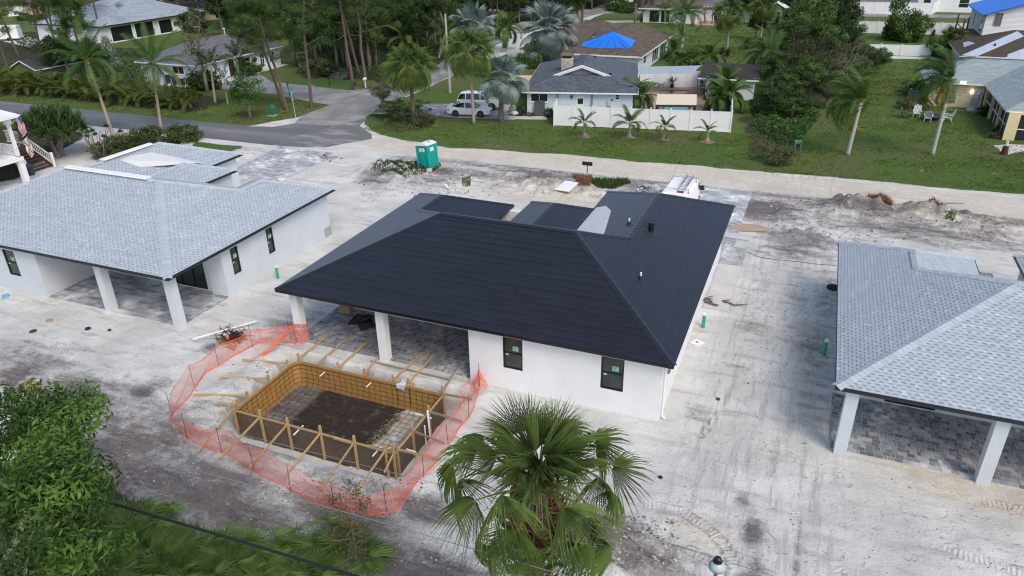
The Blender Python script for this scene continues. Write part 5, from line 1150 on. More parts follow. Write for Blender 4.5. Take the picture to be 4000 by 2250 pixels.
# ---- grey-roofed white house with the bins ----
T=thing("corner_house","white house with weathered grey shingle roof, dark window and bins along its wall","house",(-78.6,74,0)); off=T.location
roof,pls,zr=simple_hip(T,-84,-73.3,73.25,90.6,2.62,.40,SHING_G,SHING_G,off,.25,.8,91,fh=.14,tint=lambda rr,r:(lambda k:(k,k,k))(.85+.3*rr.random()))
b=MB(); w0=PY(*cB(640,1045),73.75);w1=PY(*cB(775,945),73.75); v0=PY(*cB(215,1010),73.75);v1=PY(*cB(260,940),73.75)
r_=wbox(b,-83.5,73.75,-73.8,90.1,2.48,dict(front=[(w0.x+83.5,w1.x+83.5,w0.z,w1.z),(v0.x+83.5,v1.x+83.5,v0.z,v1.z)],right=[(5.6,6.7,.1,2.15),(7.9,10.0,.9,2.1),(12,12.9,.7,2.1),(14,15.2,.7,2.1)])); b.build("wall",STUCCO_B,T,off)
window(T,(-83.5,73.75),r_['front'][1],r_['front'][2],w0.x+83.5,w1.x+83.5,w0.z,w1.z,off,fm=TRIMW,rail=False,mull=1,sill=TRIMW,glass=mat("brown_curtained_glass",(.07,.035,.022),.2,.3)); window(T,(-83.5,73.75),r_['front'][1],r_['front'][2],v0.x+83.5,v1.x+83.5,v0.z,v1.z,off,fm=TRIMW)
for o in ((7.9,10.0,.9,2.1),(12,12.9,.7,2.1),(14,15.2,.7,2.1)): window(T,(-73.8,73.75),r_['right'][1],r_['right'][2],*o,off,fm=TRIMW,mull=1)
b=MB(); b.box(-73.98,73.75+5.6,.1,-73.85,73.75+6.7,2.15); b.build("door",mat("dark_wood_door",(.05,.02,.018),.5),T,off)
b=MB(); q=PY(*cB(537,965),73.7); b.lathe((q.x,73.6,q.z-.2),[(.04,0),(.13,.1),(.11,.3),(.03,.4)],8); b.build("wall_lantern",BLACKM,T,off); b=MB(); b.tube([(-78.2,84.5,4.6),(-78.2,84.5,5.5)],.06,6); b.lathe((-78.2,84.5,5.4),[(.05,0),(.16,.1),(.05,.25)],8); b.build("flue",TRIMW,roof,off)
strip_mesh("concrete_apron",[(-80.2,72.2),(-73.2,72.0),(-73.2,73.75),(-80.2,73.75)],.06,CONC)
strip_mesh("concrete_apron",[(-73.8,72.6),(-72.0,73.2),(-72.4,90),(-73.8,90)],.06,CONC)
# ---- pale house far up the street with dark eaves ----
T=thing("street_house","white house with pale slate roof, dark eaves and black porch openings among pines","house",(-125,97,0)); off=T.location
simple_hip(T,-134.5,-116.8,96.8,122,3.1,.37,SHING_L,SHING_L,off,.35,1.0,95,fh=.2,fas=FASC,tint=lambda rr,r:(lambda k:(k*.74,k*.76,k*.78))(.85+.3*rr.random()))
b=MB(); r_=wbox(b,-134,97.3,-117.6,121,2.95,dict(front=[(5.4,6.2,1.0,2.5)],right=[(2,6.5,.2,2.6),(7.3,11.5,.2,2.6),(13,16,.2,2.5)])); b.build("wall",STUCCO_W,T,off)
window(T,(-134,97.3),r_['front'][1],r_['front'][2],5.4,6.2,1.0,2.5,off)
for o in ((2,6.5,.2,2.6),(7.3,11.5,.2,2.6),(13,16,.2,2.5)): window(T,(-117.6,97.3),r_['right'][1],r_['right'][2],*o,off,rail=False,mull=1,name="porch_screen",glass=SCR)
# ---- garage house at the very corner ----
T=thing("garage_house","beige house with a white double garage door and red flower pots","house",(-180,126,0)); off=T.location
b=MB(); d,n=wall(b,(-181.5,116),(-177.2,131.5),0,2.9,.3,[(8.6,12.6,.05,2.35),(14,15.4,.2,2.3)]); wall(b,(-177.2,131.5),(-190,136),0,2.9,.3); wall(b,(-190,112),(-181.5,116),0,2.9,.3); b.build("wall",STUCCO_T,T,off)
window(T,(-181.5,116),d,n,8.6,12.6,.05,2.35,off,fm=TRIMW,rail=False,mull=0,name="garage_door",glass=TRIMW); window(T,(-181.5,116),d,n,14,15.4,.2,2.3,off,fm=BLACKM)
b=MB(); b.slab([(-182,114.5,2.9),(-176,132.5,2.9),(-184,135,5),(-190,117,5)],.2); b.build("roof",SHING_BR,T,off)
T=thing("flower_pot","red flowering plant in a pot by the garage door","plant",(-178.4,129.8,0)); b=MB(); b.lathe((-177.2,129.8,0),[(.3,0),(.4,.5)],8); b.build("pot",mat("terracotta",(.4,.13,.08),.8),T,T.location); b=MB(); b.lathe((-177.2,129.8,.5),[(.1,0),(.55,.2),(.45,.6),(.1,.8)],8); b.build("flowers",mat("red_flowers",(.45,.07,.04),.8,.4,8),T,T.location)
# ---- tan house in the trees ----
T=thing("tan_house","tan house with brown roof and white window frames half hidden by trees","house",(-128,138,0)); off=T.location
simple_hip(T,-140,-124.3,128.5,148,2.75,.38,SHING_BR,SHING_BR,off,.35,.8,97,fh=.2)
b=MB(); r_=wbox(b,-139.5,129.2,-125,147.4,2.6,dict(right=[(4,6,.1,2.2),(9,12,.9,2.1),(14,15.6,.9,2.1)])); b.build("wall",STUCCO_T,T,off)
for o in ((4,6,.1,2.2),(9,12,.9,2.1),(14,15.6,.9,2.1)): window(T,(-125,129.2),r_['right'][1],r_['right'][2],*o,off,fm=TRIMW,mull=1)
# ================= plant parts =================
def fan_mesh(name,matl,seed,nseg=34,blade=.9,spread=150,pet=1.1,pdroop=25,droop=.25,tipd=.2,split=.5,pw=.02,cost=.3,tint=1.0,fold=.3):
    """palmate leaf: petiole from the origin along +x, curving down, and a folded fan of narrow segments"""
    rr=random.Random(seed); b=MB(); pts=[]; a=0; p=Vector((0,0,0)); n=6
    for i in range(n+1):
        pts.append(p.copy()); a=rd(pdroop)*(i/n); p=p+Vector((math.cos(a),0,-math.sin(a)))*(pet/n)
    if pet>.05: b.tube(pts,[pw*(1-.5*i/n) for i in range(n+1)],4,(1.5,1.55,1.0),cap=False)
    o=pts[-1] if pet>.05 else Vector((0,0,0)); ux=Vector((math.cos(a),0,-math.sin(a))); uz=Vector((math.sin(a),0,math.cos(a))); uy=Vector((0,1,0))
    def P(ang,r,dz=0):
        dn=droop*blade*(r/blade)**2*(1+cost*math.cos(ang)); return o+ux*(math.cos(ang)*r)+uy*(math.sin(ang)*r)+uz*(-dn+dz-abs(math.sin(ang))*fold*r)
    da=2*rd(spread)/nseg
    for i in range(nseg):
        t=-rd(spread)+da*(i+.5); L=blade*(1-.16*abs(t)/rd(spread)+rr.uniform(-.06,.06)); w=da*.5; k=tint*rr.uniform(.78,1.2); c=(k,k,k); tp=(k*1.2,k*1.12,k)
        s=split*L; f=-.035*blade
        td=tipd*blade*rr.uniform(.4,1.8); sw=rr.uniform(-.10,.10)
        w*=.9; v=[P(t-w,.03),P(t,.03,.01),P(t+w,.03),P(t-w*.88,s,f),P(t,s,.012),P(t+w*.88,s,f),P(t-w*.34+sw*.5,(s+L)/2,f*.5-td*.25),P(t+sw*.5,(s+L)/2,-td*.2),P(t+w*.34+sw*.5,(s+L)/2,f*.5-td*.25),P(t+sw,L,-td)]
        b.add(v,[(0,1,4,3),(1,2,5,4),(3,4,7,6),(4,5,8,7)],c); b.add(v,[(6,7,9),(7,8,9)],tp)
    V=np.array(b.v,np.float32); me=bpy.data.meshes.new(name); me.from_pydata(V.tolist(),[],b.f); me.materials.append(matl)
    at=me.color_attributes.new("Col",'FLOAT_COLOR','CORNER'); c=np.repeat(np.array(b.c,np.float32),[len(f) for f in b.f],axis=0); at.data.foreach_set("color",np.hstack([c,np.ones((len(c),1),np.float32)]).ravel()); me.update(); return me
def pinn_mesh(name,matl,seed,L=4,arch=80,n=60,ll=.75,lw=.035,hang=.5,start=.12,plume=0,sweep=0,tint=1.0,a0=0,vee=.25,tipyel=0):
    """feather leaf: rachis from the origin along +x arching down, leaflets both sides"""
    rr=random.Random(seed); b=MB(); m=14; pts=[];p=Vector((0,0,0))
    for i in range(m+1):
        pts.append(p.copy()); a=rd(a0)+rd(arch)*(i/m)**1.3; p=p+Vector((math.cos(a),sweep*(i/m)**2*.6,-math.sin(a)))*(L/m)
    b.tube(pts,[.03*(1-.8*i/m)*L/4+.004 for i in range(m+1)],3,(1.9,1.8,.9),cap=False)
    def at(s): f=s*m; i=min(int(f),m-1); return pts[i].lerp(pts[i+1],f-i),(pts[i+1]-pts[i]).normalized()
    for k in range(n):
        s=start+(1-start)*(k+.5)/n; o,t=at(s); up=Vector((0,1,0)).cross(t)*-1; up=up if up.z>0 or t.z<-.9 else -up
        prof=ll*(.35+.65*math.sin(math.pi*min(1,(s-start)/(1-start)*.78+.2)))*rr.uniform(.85,1.12)
        for sd in (-1,1):
            side=Vector((0,sd,0)); pl=rr.uniform(-plume,plume); d=(side*1.0+t*.75+up*(vee+pl)).normalized(); q1=o+d*prof*.45; dn=Vector((0,0,-1)); d2=(d*(1-hang)+dn*hang+Vector((-0.0,sweep*.5,0))+t*.1).normalized(); q2=q1+d2*prof*.55
            wv=t*lw; c=tint*rr.uniform(.75,1.25); cc=(c*(1+tipyel*s),c,c*(1-.3*tipyel))
            b.add([o-wv*.4,o+wv*.4,q1+wv*.5,q1-wv*.5,q2],[(0,1,2,3),(3,2,4)],cc)
    V=np.array(b.v,np.float32); me=bpy.data.meshes.new(name); me.from_pydata(V.tolist(),[],b.f); me.materials.append(matl)
    a_=me.color_attributes.new("Col",'FLOAT_COLOR','CORNER'); c=np.repeat(np.array(b.c,np.float32),[len(f) for f in b.f],axis=0); a_.data.foreach_set("color",np.hstack([c,np.ones((len(c),1),np.float32)]).ravel()); me.update(); return me
def trunk(T,base,top,r0,r1,matl,bulge=0,name="trunk",n=12,sides=10,curve=.3,rings=False):
    base=Vector(base);top=Vector(top); b=MB(); pts=[];rs=[]; d=top-base; hx=Vector((d.x,d.y,0))
    for i in range(n+1):
        t=i/n; pts.append(base+d*t-hx*curve*t*(1-t)); r=r0+(r1-r0)*t
        if bulge: r+=bulge*math.exp(-((t-.12)/.22)**2)
        if t<.05: r*=1.25
        if rings: r*=1+.05*(i%2)
        rs.append(r)
    b.tube(pts,rs,sides); return b.build(name,matl,T,T.location,smooth=True)
def fronds(T,top,meshes,n,el0=80,el1=-45,r=.1,rr=None,name="frond",az=None,scale=1.0,roll=15,power=1.0):
    off=Vector(top)-T.location
    for i in range(n):
        t=i/max(1,n-1); el=el0+(el1-el0)*t**power+rr.uniform(-7,7); a=(i*137.5+rr.uniform(-12,12)) if az is None else az(i,rr)
        me=meshes[min(len(meshes)-1,int(t*len(meshes)))] if not callable(meshes) else meshes(t)
        a_=rd(a); o=inst(name,me,T,off+Vector((math.cos(a_)*r,math.sin(a_)*r,-.35*r*t*2)),(0,0,0),scale*rr.uniform(.88,1.1))
        o.rotation_euler=(Matrix.Rotation(a_,3,'Z')@Matrix.Rotation(-rd(el),3,'Y')@Matrix.Rotation(rd(rr.uniform(-roll,roll)),3,'X')).to_euler()
def leaves_np(rng,C,N,R,leaf,aspect=.45,flat=.5,tones=(.6,1.4),clump=None,yellow=.0):
    """N leaf quads in ellipsoidal clumps; C clump centres (k,3), R clump radii (k,)"""
    k=rng.integers(0,len(C),N); d=rng.normal(size=(N,3)); d/=np.linalg.norm(d,axis=1)[:,None]; rad=rng.random(N)**.45
    P=C[k]+d*rad[:,None]*R[k][:,None]*np.array([1,1,.75])
    n=d*.8+rng.normal(size=(N,3))*.55+np.array([0,0,flat]); n/=np.linalg.norm(n,axis=1)[:,None]
    u=np.cross(n,rng.normal(size=(N,3))); u/=np.linalg.norm(u,axis=1)[:,None]; u[:,2]-=.25; v=np.cross(n,u); v/=np.linalg.norm(v,axis=1)[:,None]
    s=leaf*rng.uniform(.65,1.3,N)[:,None]; w=s*aspect
    V=np.stack([P-u*s*.5,P+v*w*.5-n*s*.05,P+u*s*.5-n*s*.12,P-v*w*.5-n*s*.05],1).reshape(-1,3)
    tone=rng.uniform(*tones,len(C))[k]*rng.uniform(.8,1.2,N); col=np.stack([tone*(1+yellow*rng.random(N)),tone,tone*.95],1)
    return V,np.arange(4*N).reshape(N,4),col
def crown_mesh(name,matl,seed,rx=3,rz=2.4,nc=40,rc=(.6,1.1),N=9000,leaf=.22,hollow=.5,tones=(.55,1.45),yellow=.15,flatbase=True,aspect=.5):
    rng=np.random.default_rng(seed); d=rng.normal(size=(nc,3)); d/=np.linalg.norm(d,axis=1)[:,None]; r=(hollow+(1-hollow)*rng.random(nc))
    C=d*r[:,None]*np.array([rx,rx,rz]); 
    if flatbase: C[:,2]=np.where(C[:,2]<0,C[:,2]*.65,C[:,2])
    C[:,:2]*=rng.uniform(.75,1.15,(nc,1)); R=rng.uniform(*rc,nc)
    V,Fq,col=leaves_np(rng,C,N,R,leaf,aspect,tones=tones,yellow=yellow); me=mesh_np(name,V,[Fq],matl,col); return me,C
def limb_mesh(name,matl,seed,h,r,C,cz,nl=9,lean=0):
    rr=random.Random(seed); b=MB(); top=Vector((lean,0,cz*.95)); pts=[Vector((0,0,-.2)),Vector((lean*.2+rr.uniform(-.1,.1),rr.uniform(-.1,.1),cz*.4)),Vector((lean*.6,rr.uniform(-.15,.15),cz*.7)),top]
    b.tube(pts,[r*1.2,r,r*.8,r*.5],8)
    idx=list(range(len(C))); rr.shuffle(idx)
    for i in idx[:nl]:
        e=Vector(C[i])+Vector((0,0,cz)); s=pts[2].lerp(pts[3],rr.random()); m=s.lerp(e,.5)+Vector((rr.uniform(-.2,.2),rr.uniform(-.2,.2),-.2)); b.tube([s,m,e],[r*.45,r*.28,r*.1],5)
    V=np.array(b.v,np.float32); me=bpy.data.meshes.new(name); me.from_pydata(V.tolist(),[],b.f); me.materials.append(matl); me.polygons.foreach_set("use_smooth",[True]*len(me.polygons)); me.update(); return me
SPARSE=None
# ---- prototypes (meshes) ----
FS=[fan_mesh("sabal_frond",LF_SABAL,i,30,.85,118,p,pd,dr,td,split=.38,fold=.45,tint=1+.12*i) for i,(p,pd,dr,td) in enumerate([(.9,8,.05,.15),(1.05,15,.1,.25),(1.15,26,.15,.4),(1.2,36,.2,.5),(1.15,44,.22,.6)])]
FSB=fan_mesh("dead_frond",LF_BROWN,9,26,.75,110,1.0,100,.6,.5)
FB=[fan_mesh("silver_frond",LF_BIS,20+i,48,1.25,150,p,pd,dr,td,split=.62,pw=.035,fold=.08) for i,(p,pd,dr,td) in enumerate([(1.2,5,.05,.06),(1.4,15,.08,.12),(1.5,32,.12,.25),(1.4,46,.15,.4)])]
FP=[fan_mesh("palmetto_frond",LF_PALMETTO,30+i,18,.62,105,p,pd,dr,td,split=.22,pw=.012,cost=.1,fold=.02,tint=.85+.35*i) for i,(p,pd,dr,td) in enumerate([(.75,45,.05,.05),(.9,58,.1,.1),(1.0,70,.15,.12)])]
CO=[pinn_mesh("coconut_frond",LF_COCO,40+i,3.9,a,84,.85,.030,h,.14,vee=.05,plume=.12) for i,(a,h) in enumerate([(40,.5),(70,.7),(95,.8),(125,.9)])]
QU=[pinn_mesh("queen_frond",LF_QUEEN,50+i,3.0,a,80,.75,.03,h,.1,plume=.5,sweep=s) for i,(a,h,s) in enumerate([(70,.5,.2),(100,.65,-.2),(135,.75,.3),(160,.8,0)])]
QUY=pinn_mesh("yellow_frond",leafm("yellow_frond",(.26,.23,.04)),59,3.0,150,70,.6,.03,.8,.1,plume=.5)
FX=[pinn_mesh("foxtail_frond",LF_MID,60+i,1.5,a,46,.38,.035,.4,.15,plume=.25,tipyel=.3) for i,a in enumerate((60,90,120))]
FT=[pinn_mesh("foxtail_plume",LF_DARK,66+i,2.2,a,70,.42,.035,.2,.12,plume=1.4) for i,a in enumerate((40,85,120))]
AR=[pinn_mesh("areca_frond",LF_ARECA,70+i,2.3,a,44,.55,.032,.45,.2,vee=.35,tipyel=.45) for i,a in enumerate((55,85,115))]
CH=[pinn_mesh("christmas_palm_frond",LF_MID,75+i,1.9,a,40,.55,.055,.5,.15,vee=.3,tipyel=.2) for i,a in enumerate((70,100,130))]
def strap_rosette(name,matl,seed,n=34,L=.9,w=.06):
    rr=random.Random(seed); b=MB()
    for i in range(n):
        a=rr.uniform(0,6.28); el=rd(rr.uniform(5,88)); l=L*rr.uniform(.7,1.1); d=Vector((math.cos(a)*math.cos(el),math.sin(a)*math.cos(el),math.sin(el))); s=Vector((-math.sin(a),math.cos(a),0))*w/2
        m=d*l*.6; t=m+(d*.7+Vector((0,0,-.55*math.cos(el)))).normalized()*l*.4; k=rr.uniform(.7,1.35); b.add([-s,s,m+s,m-s,t],[(0,1,2,3),(3,2,4)],(k,k*1.02,k*.9))
    V=np.array(b.v,np.float32); me=bpy.data.meshes.new(name); me.from_pydata(V.tolist(),[],b.f); me.materials.append(matl)
    a_=me.color_attributes.new("Col",'FLOAT_COLOR','CORNER'); c=np.repeat(np.array(b.c,np.float32),[len(f) for f in b.f],axis=0); a_.data.foreach_set("color",np.hstack([c,np.ones((len(c),1),np.float32)]).ravel()); me.update(); return me
RO=[strap_rosette("leaf_rosette",LF_PAND,80+i) for i in range(3)]
CR=[]  # (crown mesh, limb mesh, rx, crown centre height)
for i,(m,rx,rz,nc,N,leaf,cz,bark) in enumerate([(LF_DARK,3.2,2.9,46,9500,.27,4.6,BARK_G),(LF_MID,2.8,3.2,42,8500,.25,4.8,BARK_G),(LF_DARK,2.6,3.6,40,8500,.25,5.2,BARK_G),(LF_OLIVE,2.4,2.6,34,5200,.2,4.2,BARK_G),(LF_MID,3.4,2.4,50,9500,.26,4.0,BARK_G),(LF_OLIVE,1.6,2.8,26,1300,.24,4.4,BARK_G),(LF_BRIGHT,1.7,1.9,26,2600,.24,3.0,BARK_G)]):
    me,C=crown_mesh("crown",m,100+i,rx,rz,nc,(.55,1.05),N,leaf); CR.append((me,limb_mesh("trunk",bark,i,0,.17,C,cz),rx,cz))
meb,Cb=crown_mesh("bush_crown",LF_MID,120,1.0,.75,22,(.28,.45),3200,.12,.4); meb2,Cb2=crown_mesh("bush_crown",LF_DARK,121,1.1,.8,24,(.28,.45),3600,.13,.4); meb3,_=crown_mesh("bush_crown",LF_OLIVE,122,1.0,.7,22,(.25,.4),2600,.10,.4); mebs,_=crown_mesh("bush_crown",LF_SILV,123,.9,1.3,22,(.25,.4),2600,.12,.4); mebb,_=crown_mesh("bush_crown",LF_BRIGHT,124,1.0,.9,22,(.25,.4),2800,.13,.4)
def tree(name,label,x,y,kind,s=1.0,sz=1.0,rz=0,group=None,cat="tree",z=0):
    me,lm,rx,cz=CR[kind]; T=thing(name,label,cat,(x,y,z),rz,group)
    inst("trunk",lm,T,(0,0,0),(0,0,0),(s,s,s*sz)); inst("crown",me,T,(0,0,cz*s*sz),(0,0,0),(s,s,s*sz)); return T
def bush(label,x,y,me,s=1.0,sz=1.0,rz=0,z=.4,group=None,name="bush"):
    o=_link(name,me); o.location=(x,y,z*s*sz); o.scale=(s,s,s*sz); o.rotation_euler=(0,0,rz); return tag(o,label,"bush",group)
def fan_palm(label,base,top,s=1.0,n=34,meshes=None,r0=.2,tm=PALMB,el0=85,el1=-22,seed=0,dead=3,name="fan_palm",group=None,bulge=0,curve=.2):
    rr=random.Random(seed); T=thing(name,label,"palm tree",tuple(base),0,group); trunk(T,base,top,r0,r0*.85,tm,bulge,curve=curve)
    fronds(T,top,meshes or FS,n,el0,el1,.12,rr,scale=s,power=.85)
    if dead: fronds(T,Vector(top)-Vector((0,0,.1)),[FSB],dead,-50,-75,.15,rr,name="dead_frond",scale=s)
    return T
def feather_palm(label,base,top,meshes,n,s=1.0,el0=78,el1=-25,r0=.16,tm=PALMT,seed=0,az=None,name="feather_palm",group=None,yel=0,boots=True,bulge=0,curve=.3,power=1.0,r1=None):
    rr=random.Random(seed); T=thing(name,label,"palm tree",tuple(base),0,group); trunk(T,base,top,r0,r1 or r0*.6,tm,bulge,curve=curve,n=16)
    if boots:
        b=MB(); d=(Vector(top)-Vector(base)).normalized()
        for k in range(16): a=k*2.4; p=Vector(top)-d*(.15+.09*(k%8)); b.obox(p,p+Vector((math.cos(a)*.30,math.sin(a)*.30,.28)),.13,.03)
        b.build("leaf_bases",mat("leaf_base",(.33,.22,.11),.9,.3,6) if "leaf_base" not in bpy.data.materials else bpy.data.materials["leaf_base"],T,T.location)
    fronds(T,top,meshes,n,el0,el1,.08,rr,scale=s,az=az,power=power)
    if yel: fronds(T,top,[QUY],yel,-20,-60,.08,rr,name="yellow_frond",scale=s,az=az)
    return T
# pine: bare trunk, crooked bare limbs, tufts towards their ends
def pine_meshes(seed,h,r):
    rr=random.Random(seed); rng=np.random.default_rng(seed); b=MB(); pts=[Vector((rr.uniform(-.05,.05)*i,rr.uniform(-.05,.05)*i,h*i/7)) for i in range(8)]; pts[0]=Vector((0,0,-.2)); b.tube(pts,[r*(1-.75*i/7) for i in range(8)],9); TC=[]
    for k in range(19):
        t=.38+.62*k/19+rr.uniform(-.02,.02); f=min(t,.99)*7; i=int(f); o=pts[i].lerp(pts[i+1],f-i); a=k*2.4+rr.uniform(-.4,.4); L=(4.2*(1.15-t)+.5)*rr.uniform(.6,1.15)
        q=[o];d=Vector((math.cos(a),math.sin(a),rr.uniform(-.1,.35))).normalized()
        for s in range(4):
            d=(d+Vector((rr.uniform(-.35,.35),rr.uniform(-.35,.35),rr.uniform(-.18,.28)))).normalized(); q.append(q[-1]+d*L/4)
            if s>=1:
                for j in range(2):
                    e=q[-1]+Vector((rr.uniform(-.9,.9),rr.uniform(-.9,.9),rr.uniform(-.1,.5)))*.8; b.tube([q[-1],e],[r*.07,r*.03],3); 
                    if rr.random()<.8 and not (t<.5 and rr.random()<.6): TC.append(tuple(e))
        b.tube(q,[r*.24,r*.2,r*.15,r*.1,r*.05],5)
        if t>.5: TC.append(tuple(q[-1]))
    for j in range(16): TC.append(tuple(pts[-1]+Vector((rr.uniform(-1,1),rr.uniform(-1,1),rr.uniform(-.6,.8)))))
    V=np.array(b.v,np.float32); tm=bpy.data.meshes.new("trunk"); tm.from_pydata(V.tolist(),[],b.f); tm.materials.append(BARK_P); tm.update()
    TC=np.array(TC); V,Fq,col=leaves_np(rng,TC,len(TC)*120,rng.uniform(.5,.95,len(TC)),.42,.08,.4,(.6,1.5),yellow=.25); return tm,mesh_np("needle_crown",V,[Fq],LF_PINE,col)
PN=[pine_meshes(200+i,h,r) for i,(h,r) in enumerate(((15,.19),(16.5,.21),(13.5,.17)))]
def pine(label,x,y,k,s=1,rz=0,lx=0,ly=0,group=None,r=1.0):
    T=thing("pine_tree",label,"pine tree",(x,y,0),rz,group); T.rotation_euler=(lx,ly,rz); tm,cm=PN[k]; inst("trunk",tm,T,scale=(s*r,s*r,s)); inst("needle_crown",cm,T,scale=s); return T
RR=random.Random(77)
def upto(basepx,toppx): b=G(*basepx); return b,PY(toppx[0],toppx[1],b.y)
# ---- pines ----
PL_=[(r2(235,835),0,1.0,"pine with the street sign standing at its foot",.3,(.0,-.13)),(r2(205,800),2,1.0,"slimmer pine crossing behind the pine at the street sign",1.2,(.02,-.2)),(r2(420,815),1,.95,"pine standing alone at the tip of the corner lawn",2.2,(.05,-.07)),
 (r2(735,675),1,1.0,"pine with a small potted plant at its foot",3.0,(-.02,.03)),(r2(835,655),0,1.1,"pine beside the white mailbox",4.1,(.02,.02)),(r2(858,528),2,1.1,"pine close behind the mailbox pine",5.2,(0,0)),(r2(780,560),1,1.0,"leaning pine inside the wood edge behind the mailbox",.9,(-.05,-.15)),(r2(910,500),0,1.1,"reddish pine deep in the wood above the palm",1.9,(0,.02)),
 (cA(185,1190),0,1.05,"leaning pine at the end of the areca thicket",2.4,(.0,-.16)),(cA(590,795),0,1.05,"bare-trunked pine in front of the pale street house wall",3.3,(.02,-.10)),(cA(840,900),2,1.1,"twin-trunk pine crossing the street house roof",4.4,(.02,-.07)),(cA(890,930),0,1.0,"second trunk of the twin pines crossing the street house",.2,(.0,-.06)),(cA(1460,600),1,.95,"pine with crooked bare limbs before the slate roof",5.0,(.02,-.03)),(cA(260,780),1,.95,"pine standing behind the long green shed",1.0,(.0,-.12)),(cA(980,560),2,.85,"thin pine before the middle of the slate roof",2.7,(.03,.02)),
 (r2(300,490),0,.9,"pine on the far side of the wide concrete driveway",2.1,(.04,0)),(cF(700,290),1,.8,"pine in front of the little green shed with white roof",3.9,(.02,.0))]
for (p,k,s,lab,rz,(lx,ly)) in PL_:
    q=G(*p); pine(lab,q.x,q.y,k,s,rz,lx,ly)
for i in range(12):
    pine("tall pine deep in the dark wood",RR.uniform(-82,-55),RR.uniform(96,150),i%3,RR.uniform(.8,1.05),RR.uniform(0,6),RR.uniform(-.06,.06),RR.uniform(-.06,.06),"pines deep in the dark wood")
# ---- wood trees ----
def wood(n,box,kinds,label,group,s=(.9,1.4),name="wood_tree",inside=None,seed=0,sz=(.9,1.25)):
    rr=random.Random(seed); k=0; tries=0
    while k<n and tries<n*30:
        tries+=1; x=rr.uniform(box[0],box[2]);y=rr.uniform(box[1],box[3])
        if inside and not inpoly(np.array([x]),np.array([y]),inside)[0]: continue
        tree(name,label,x,y,rr.choice(kinds),rr.uniform(*s),rr.uniform(*sz),rr.uniform(0,6.28),group); k+=1
wood(46,(-78,86,-52,150),(0,1,2,0,4),"dense dark green tree in the wood between the grey-roofed house and the side road","trees of the dark wood",(.85,1.35),inside=[(-72,93),(-68,86),(-58,83),(-53.5,86),(-53,94),(-58,125),(-60,150),(-95,150),(-88,112),(-76,97)],seed=1)
wood(26,(-116,96,-84,150),(0,1,2,4),"leafy tree standing between the slate-roofed house and the tan house","trees between the slate roof and the tan house",(.8,1.25),inside=[(-112,112),(-104,98),(-90,94),(-88,112),(-96,150),(-112,150),(-123,128)],seed=2)
wood(34,(-62,128,-36,185),(0,1,2),"dark tree at the top of the side road","trees at the head of the side road",(.9,1.4),inside=[(-62,128),(-54.5,140),(-50,168),(-50,185),(-100,185),(-80,150)],seed=3)
wood(60,(-90,185,60,230),(0,1,2,4),"dark tree in the far belt closing the view","far belt of trees",(1.2,1.7),seed=4)
wood(10,(-46,172,-36,184),(0,1),"broad dark tree by the far street","trees by the far street",(1,1.4),seed=5)
wood(14,(-14,160,4,182),(0,2,1),"dark tree behind the little green shed","trees behind the little green shed",(.8,1.15),seed=6,sz=(.8,1))
wood(10,(-16,152,-11,175),(0,2),"tree left of the little green shed at the lawn's far end","trees at the end of the big lawn",(.6,.9),seed=16)
# the big thicket beside the screened house
TH=[(r4(250,470),1,1.35,1.05),(r4(380,400),2,1.3,1.15),(r4(150,600),1,1.1,1),(r4(350,640),1,.95,1.0),(r4(520,560),0,.95,.9),(r4(600,660),4,.8,.8),(r4(700,620),0,.8,.75),(r4(760,560),4,.7,.7),(r4(480,720),3,.95,.9),(r4(300,800),1,.8,.8),(r4(120,820),1,.75,.7),(r4(40,880),0,.6,.7),(r4(180,900),4,.6,.6),(r4(560,440),2,.95,1.0),(r4(480,300),2,1.1,1.1),(r4(350,250),0,1.2,1.1),(r4(620,600),3,.8,.9),(r4(430,820),3,.7,.7),(r4(60,740),2,.8,.8),(r4(250,700),3,.9,1)]
tl=["tall dark tree at the heart of the thicket","tall dark tree topping the thicket, beside its tallest","dark rounded tree at the thicket's lawn side","mid-green tree low in the thicket's middle","dark tree of the thicket overlapping the white fence","low spreading tree at the thicket's corner by the stacked fences","dark bushy tree at the foot of the nearest stacked fence","low dark tree reaching out over the dry lawn","thin olive tree with pale bare branches in the thicket","bright-leaved tree low in the thicket","small bright tree near the leafy palms","dark low tree just behind the shed","small spreading tree at the thicket's front","dark upright tree beside the white fences","tall tree at the back of the thicket by the fences","broad dark tree at the back of the thicket","olive-leaved thin tree at the thicket's sunny edge","olive shrubby tree above the front ivy","dark tree squeezed behind the feathery palm","olive tree showing pale twigs mid-thicket"]
for i,((p,k,s,sz)) in enumerate(TH):
    q=G(*p); tree("thicket_tree",tl[i],q.x,q.y,k,s,sz,RR.uniform(0,6.28))
rr=random.Random(12)
b=MB()
for i in range(70):
    q=G(*r4(rr.uniform(330,640),rr.uniform(560,800))); p=Vector((q.x,q.y,rr.uniform(.3,3.5))); d=Vector((rr.uniform(.1,1.0),rr.uniform(-.3,.3),rr.uniform(.5,1.1))).normalized()
    for k in range(2): e=p+d*rr.uniform(.8,2.0); b.tube([p,e],[.022,.012],3); p=e; d=(d+Vector((rr.uniform(-.4,.4),rr.uniform(-.4,.4),rr.uniform(-.2,.4)))).normalized()
o=b.build("bare_branches",mat("pale_twigs",(.30,.25,.21),.9,.2)); tag(o,"tangle of pale bare branches sticking out of the thicket","branches",kind="stuff")
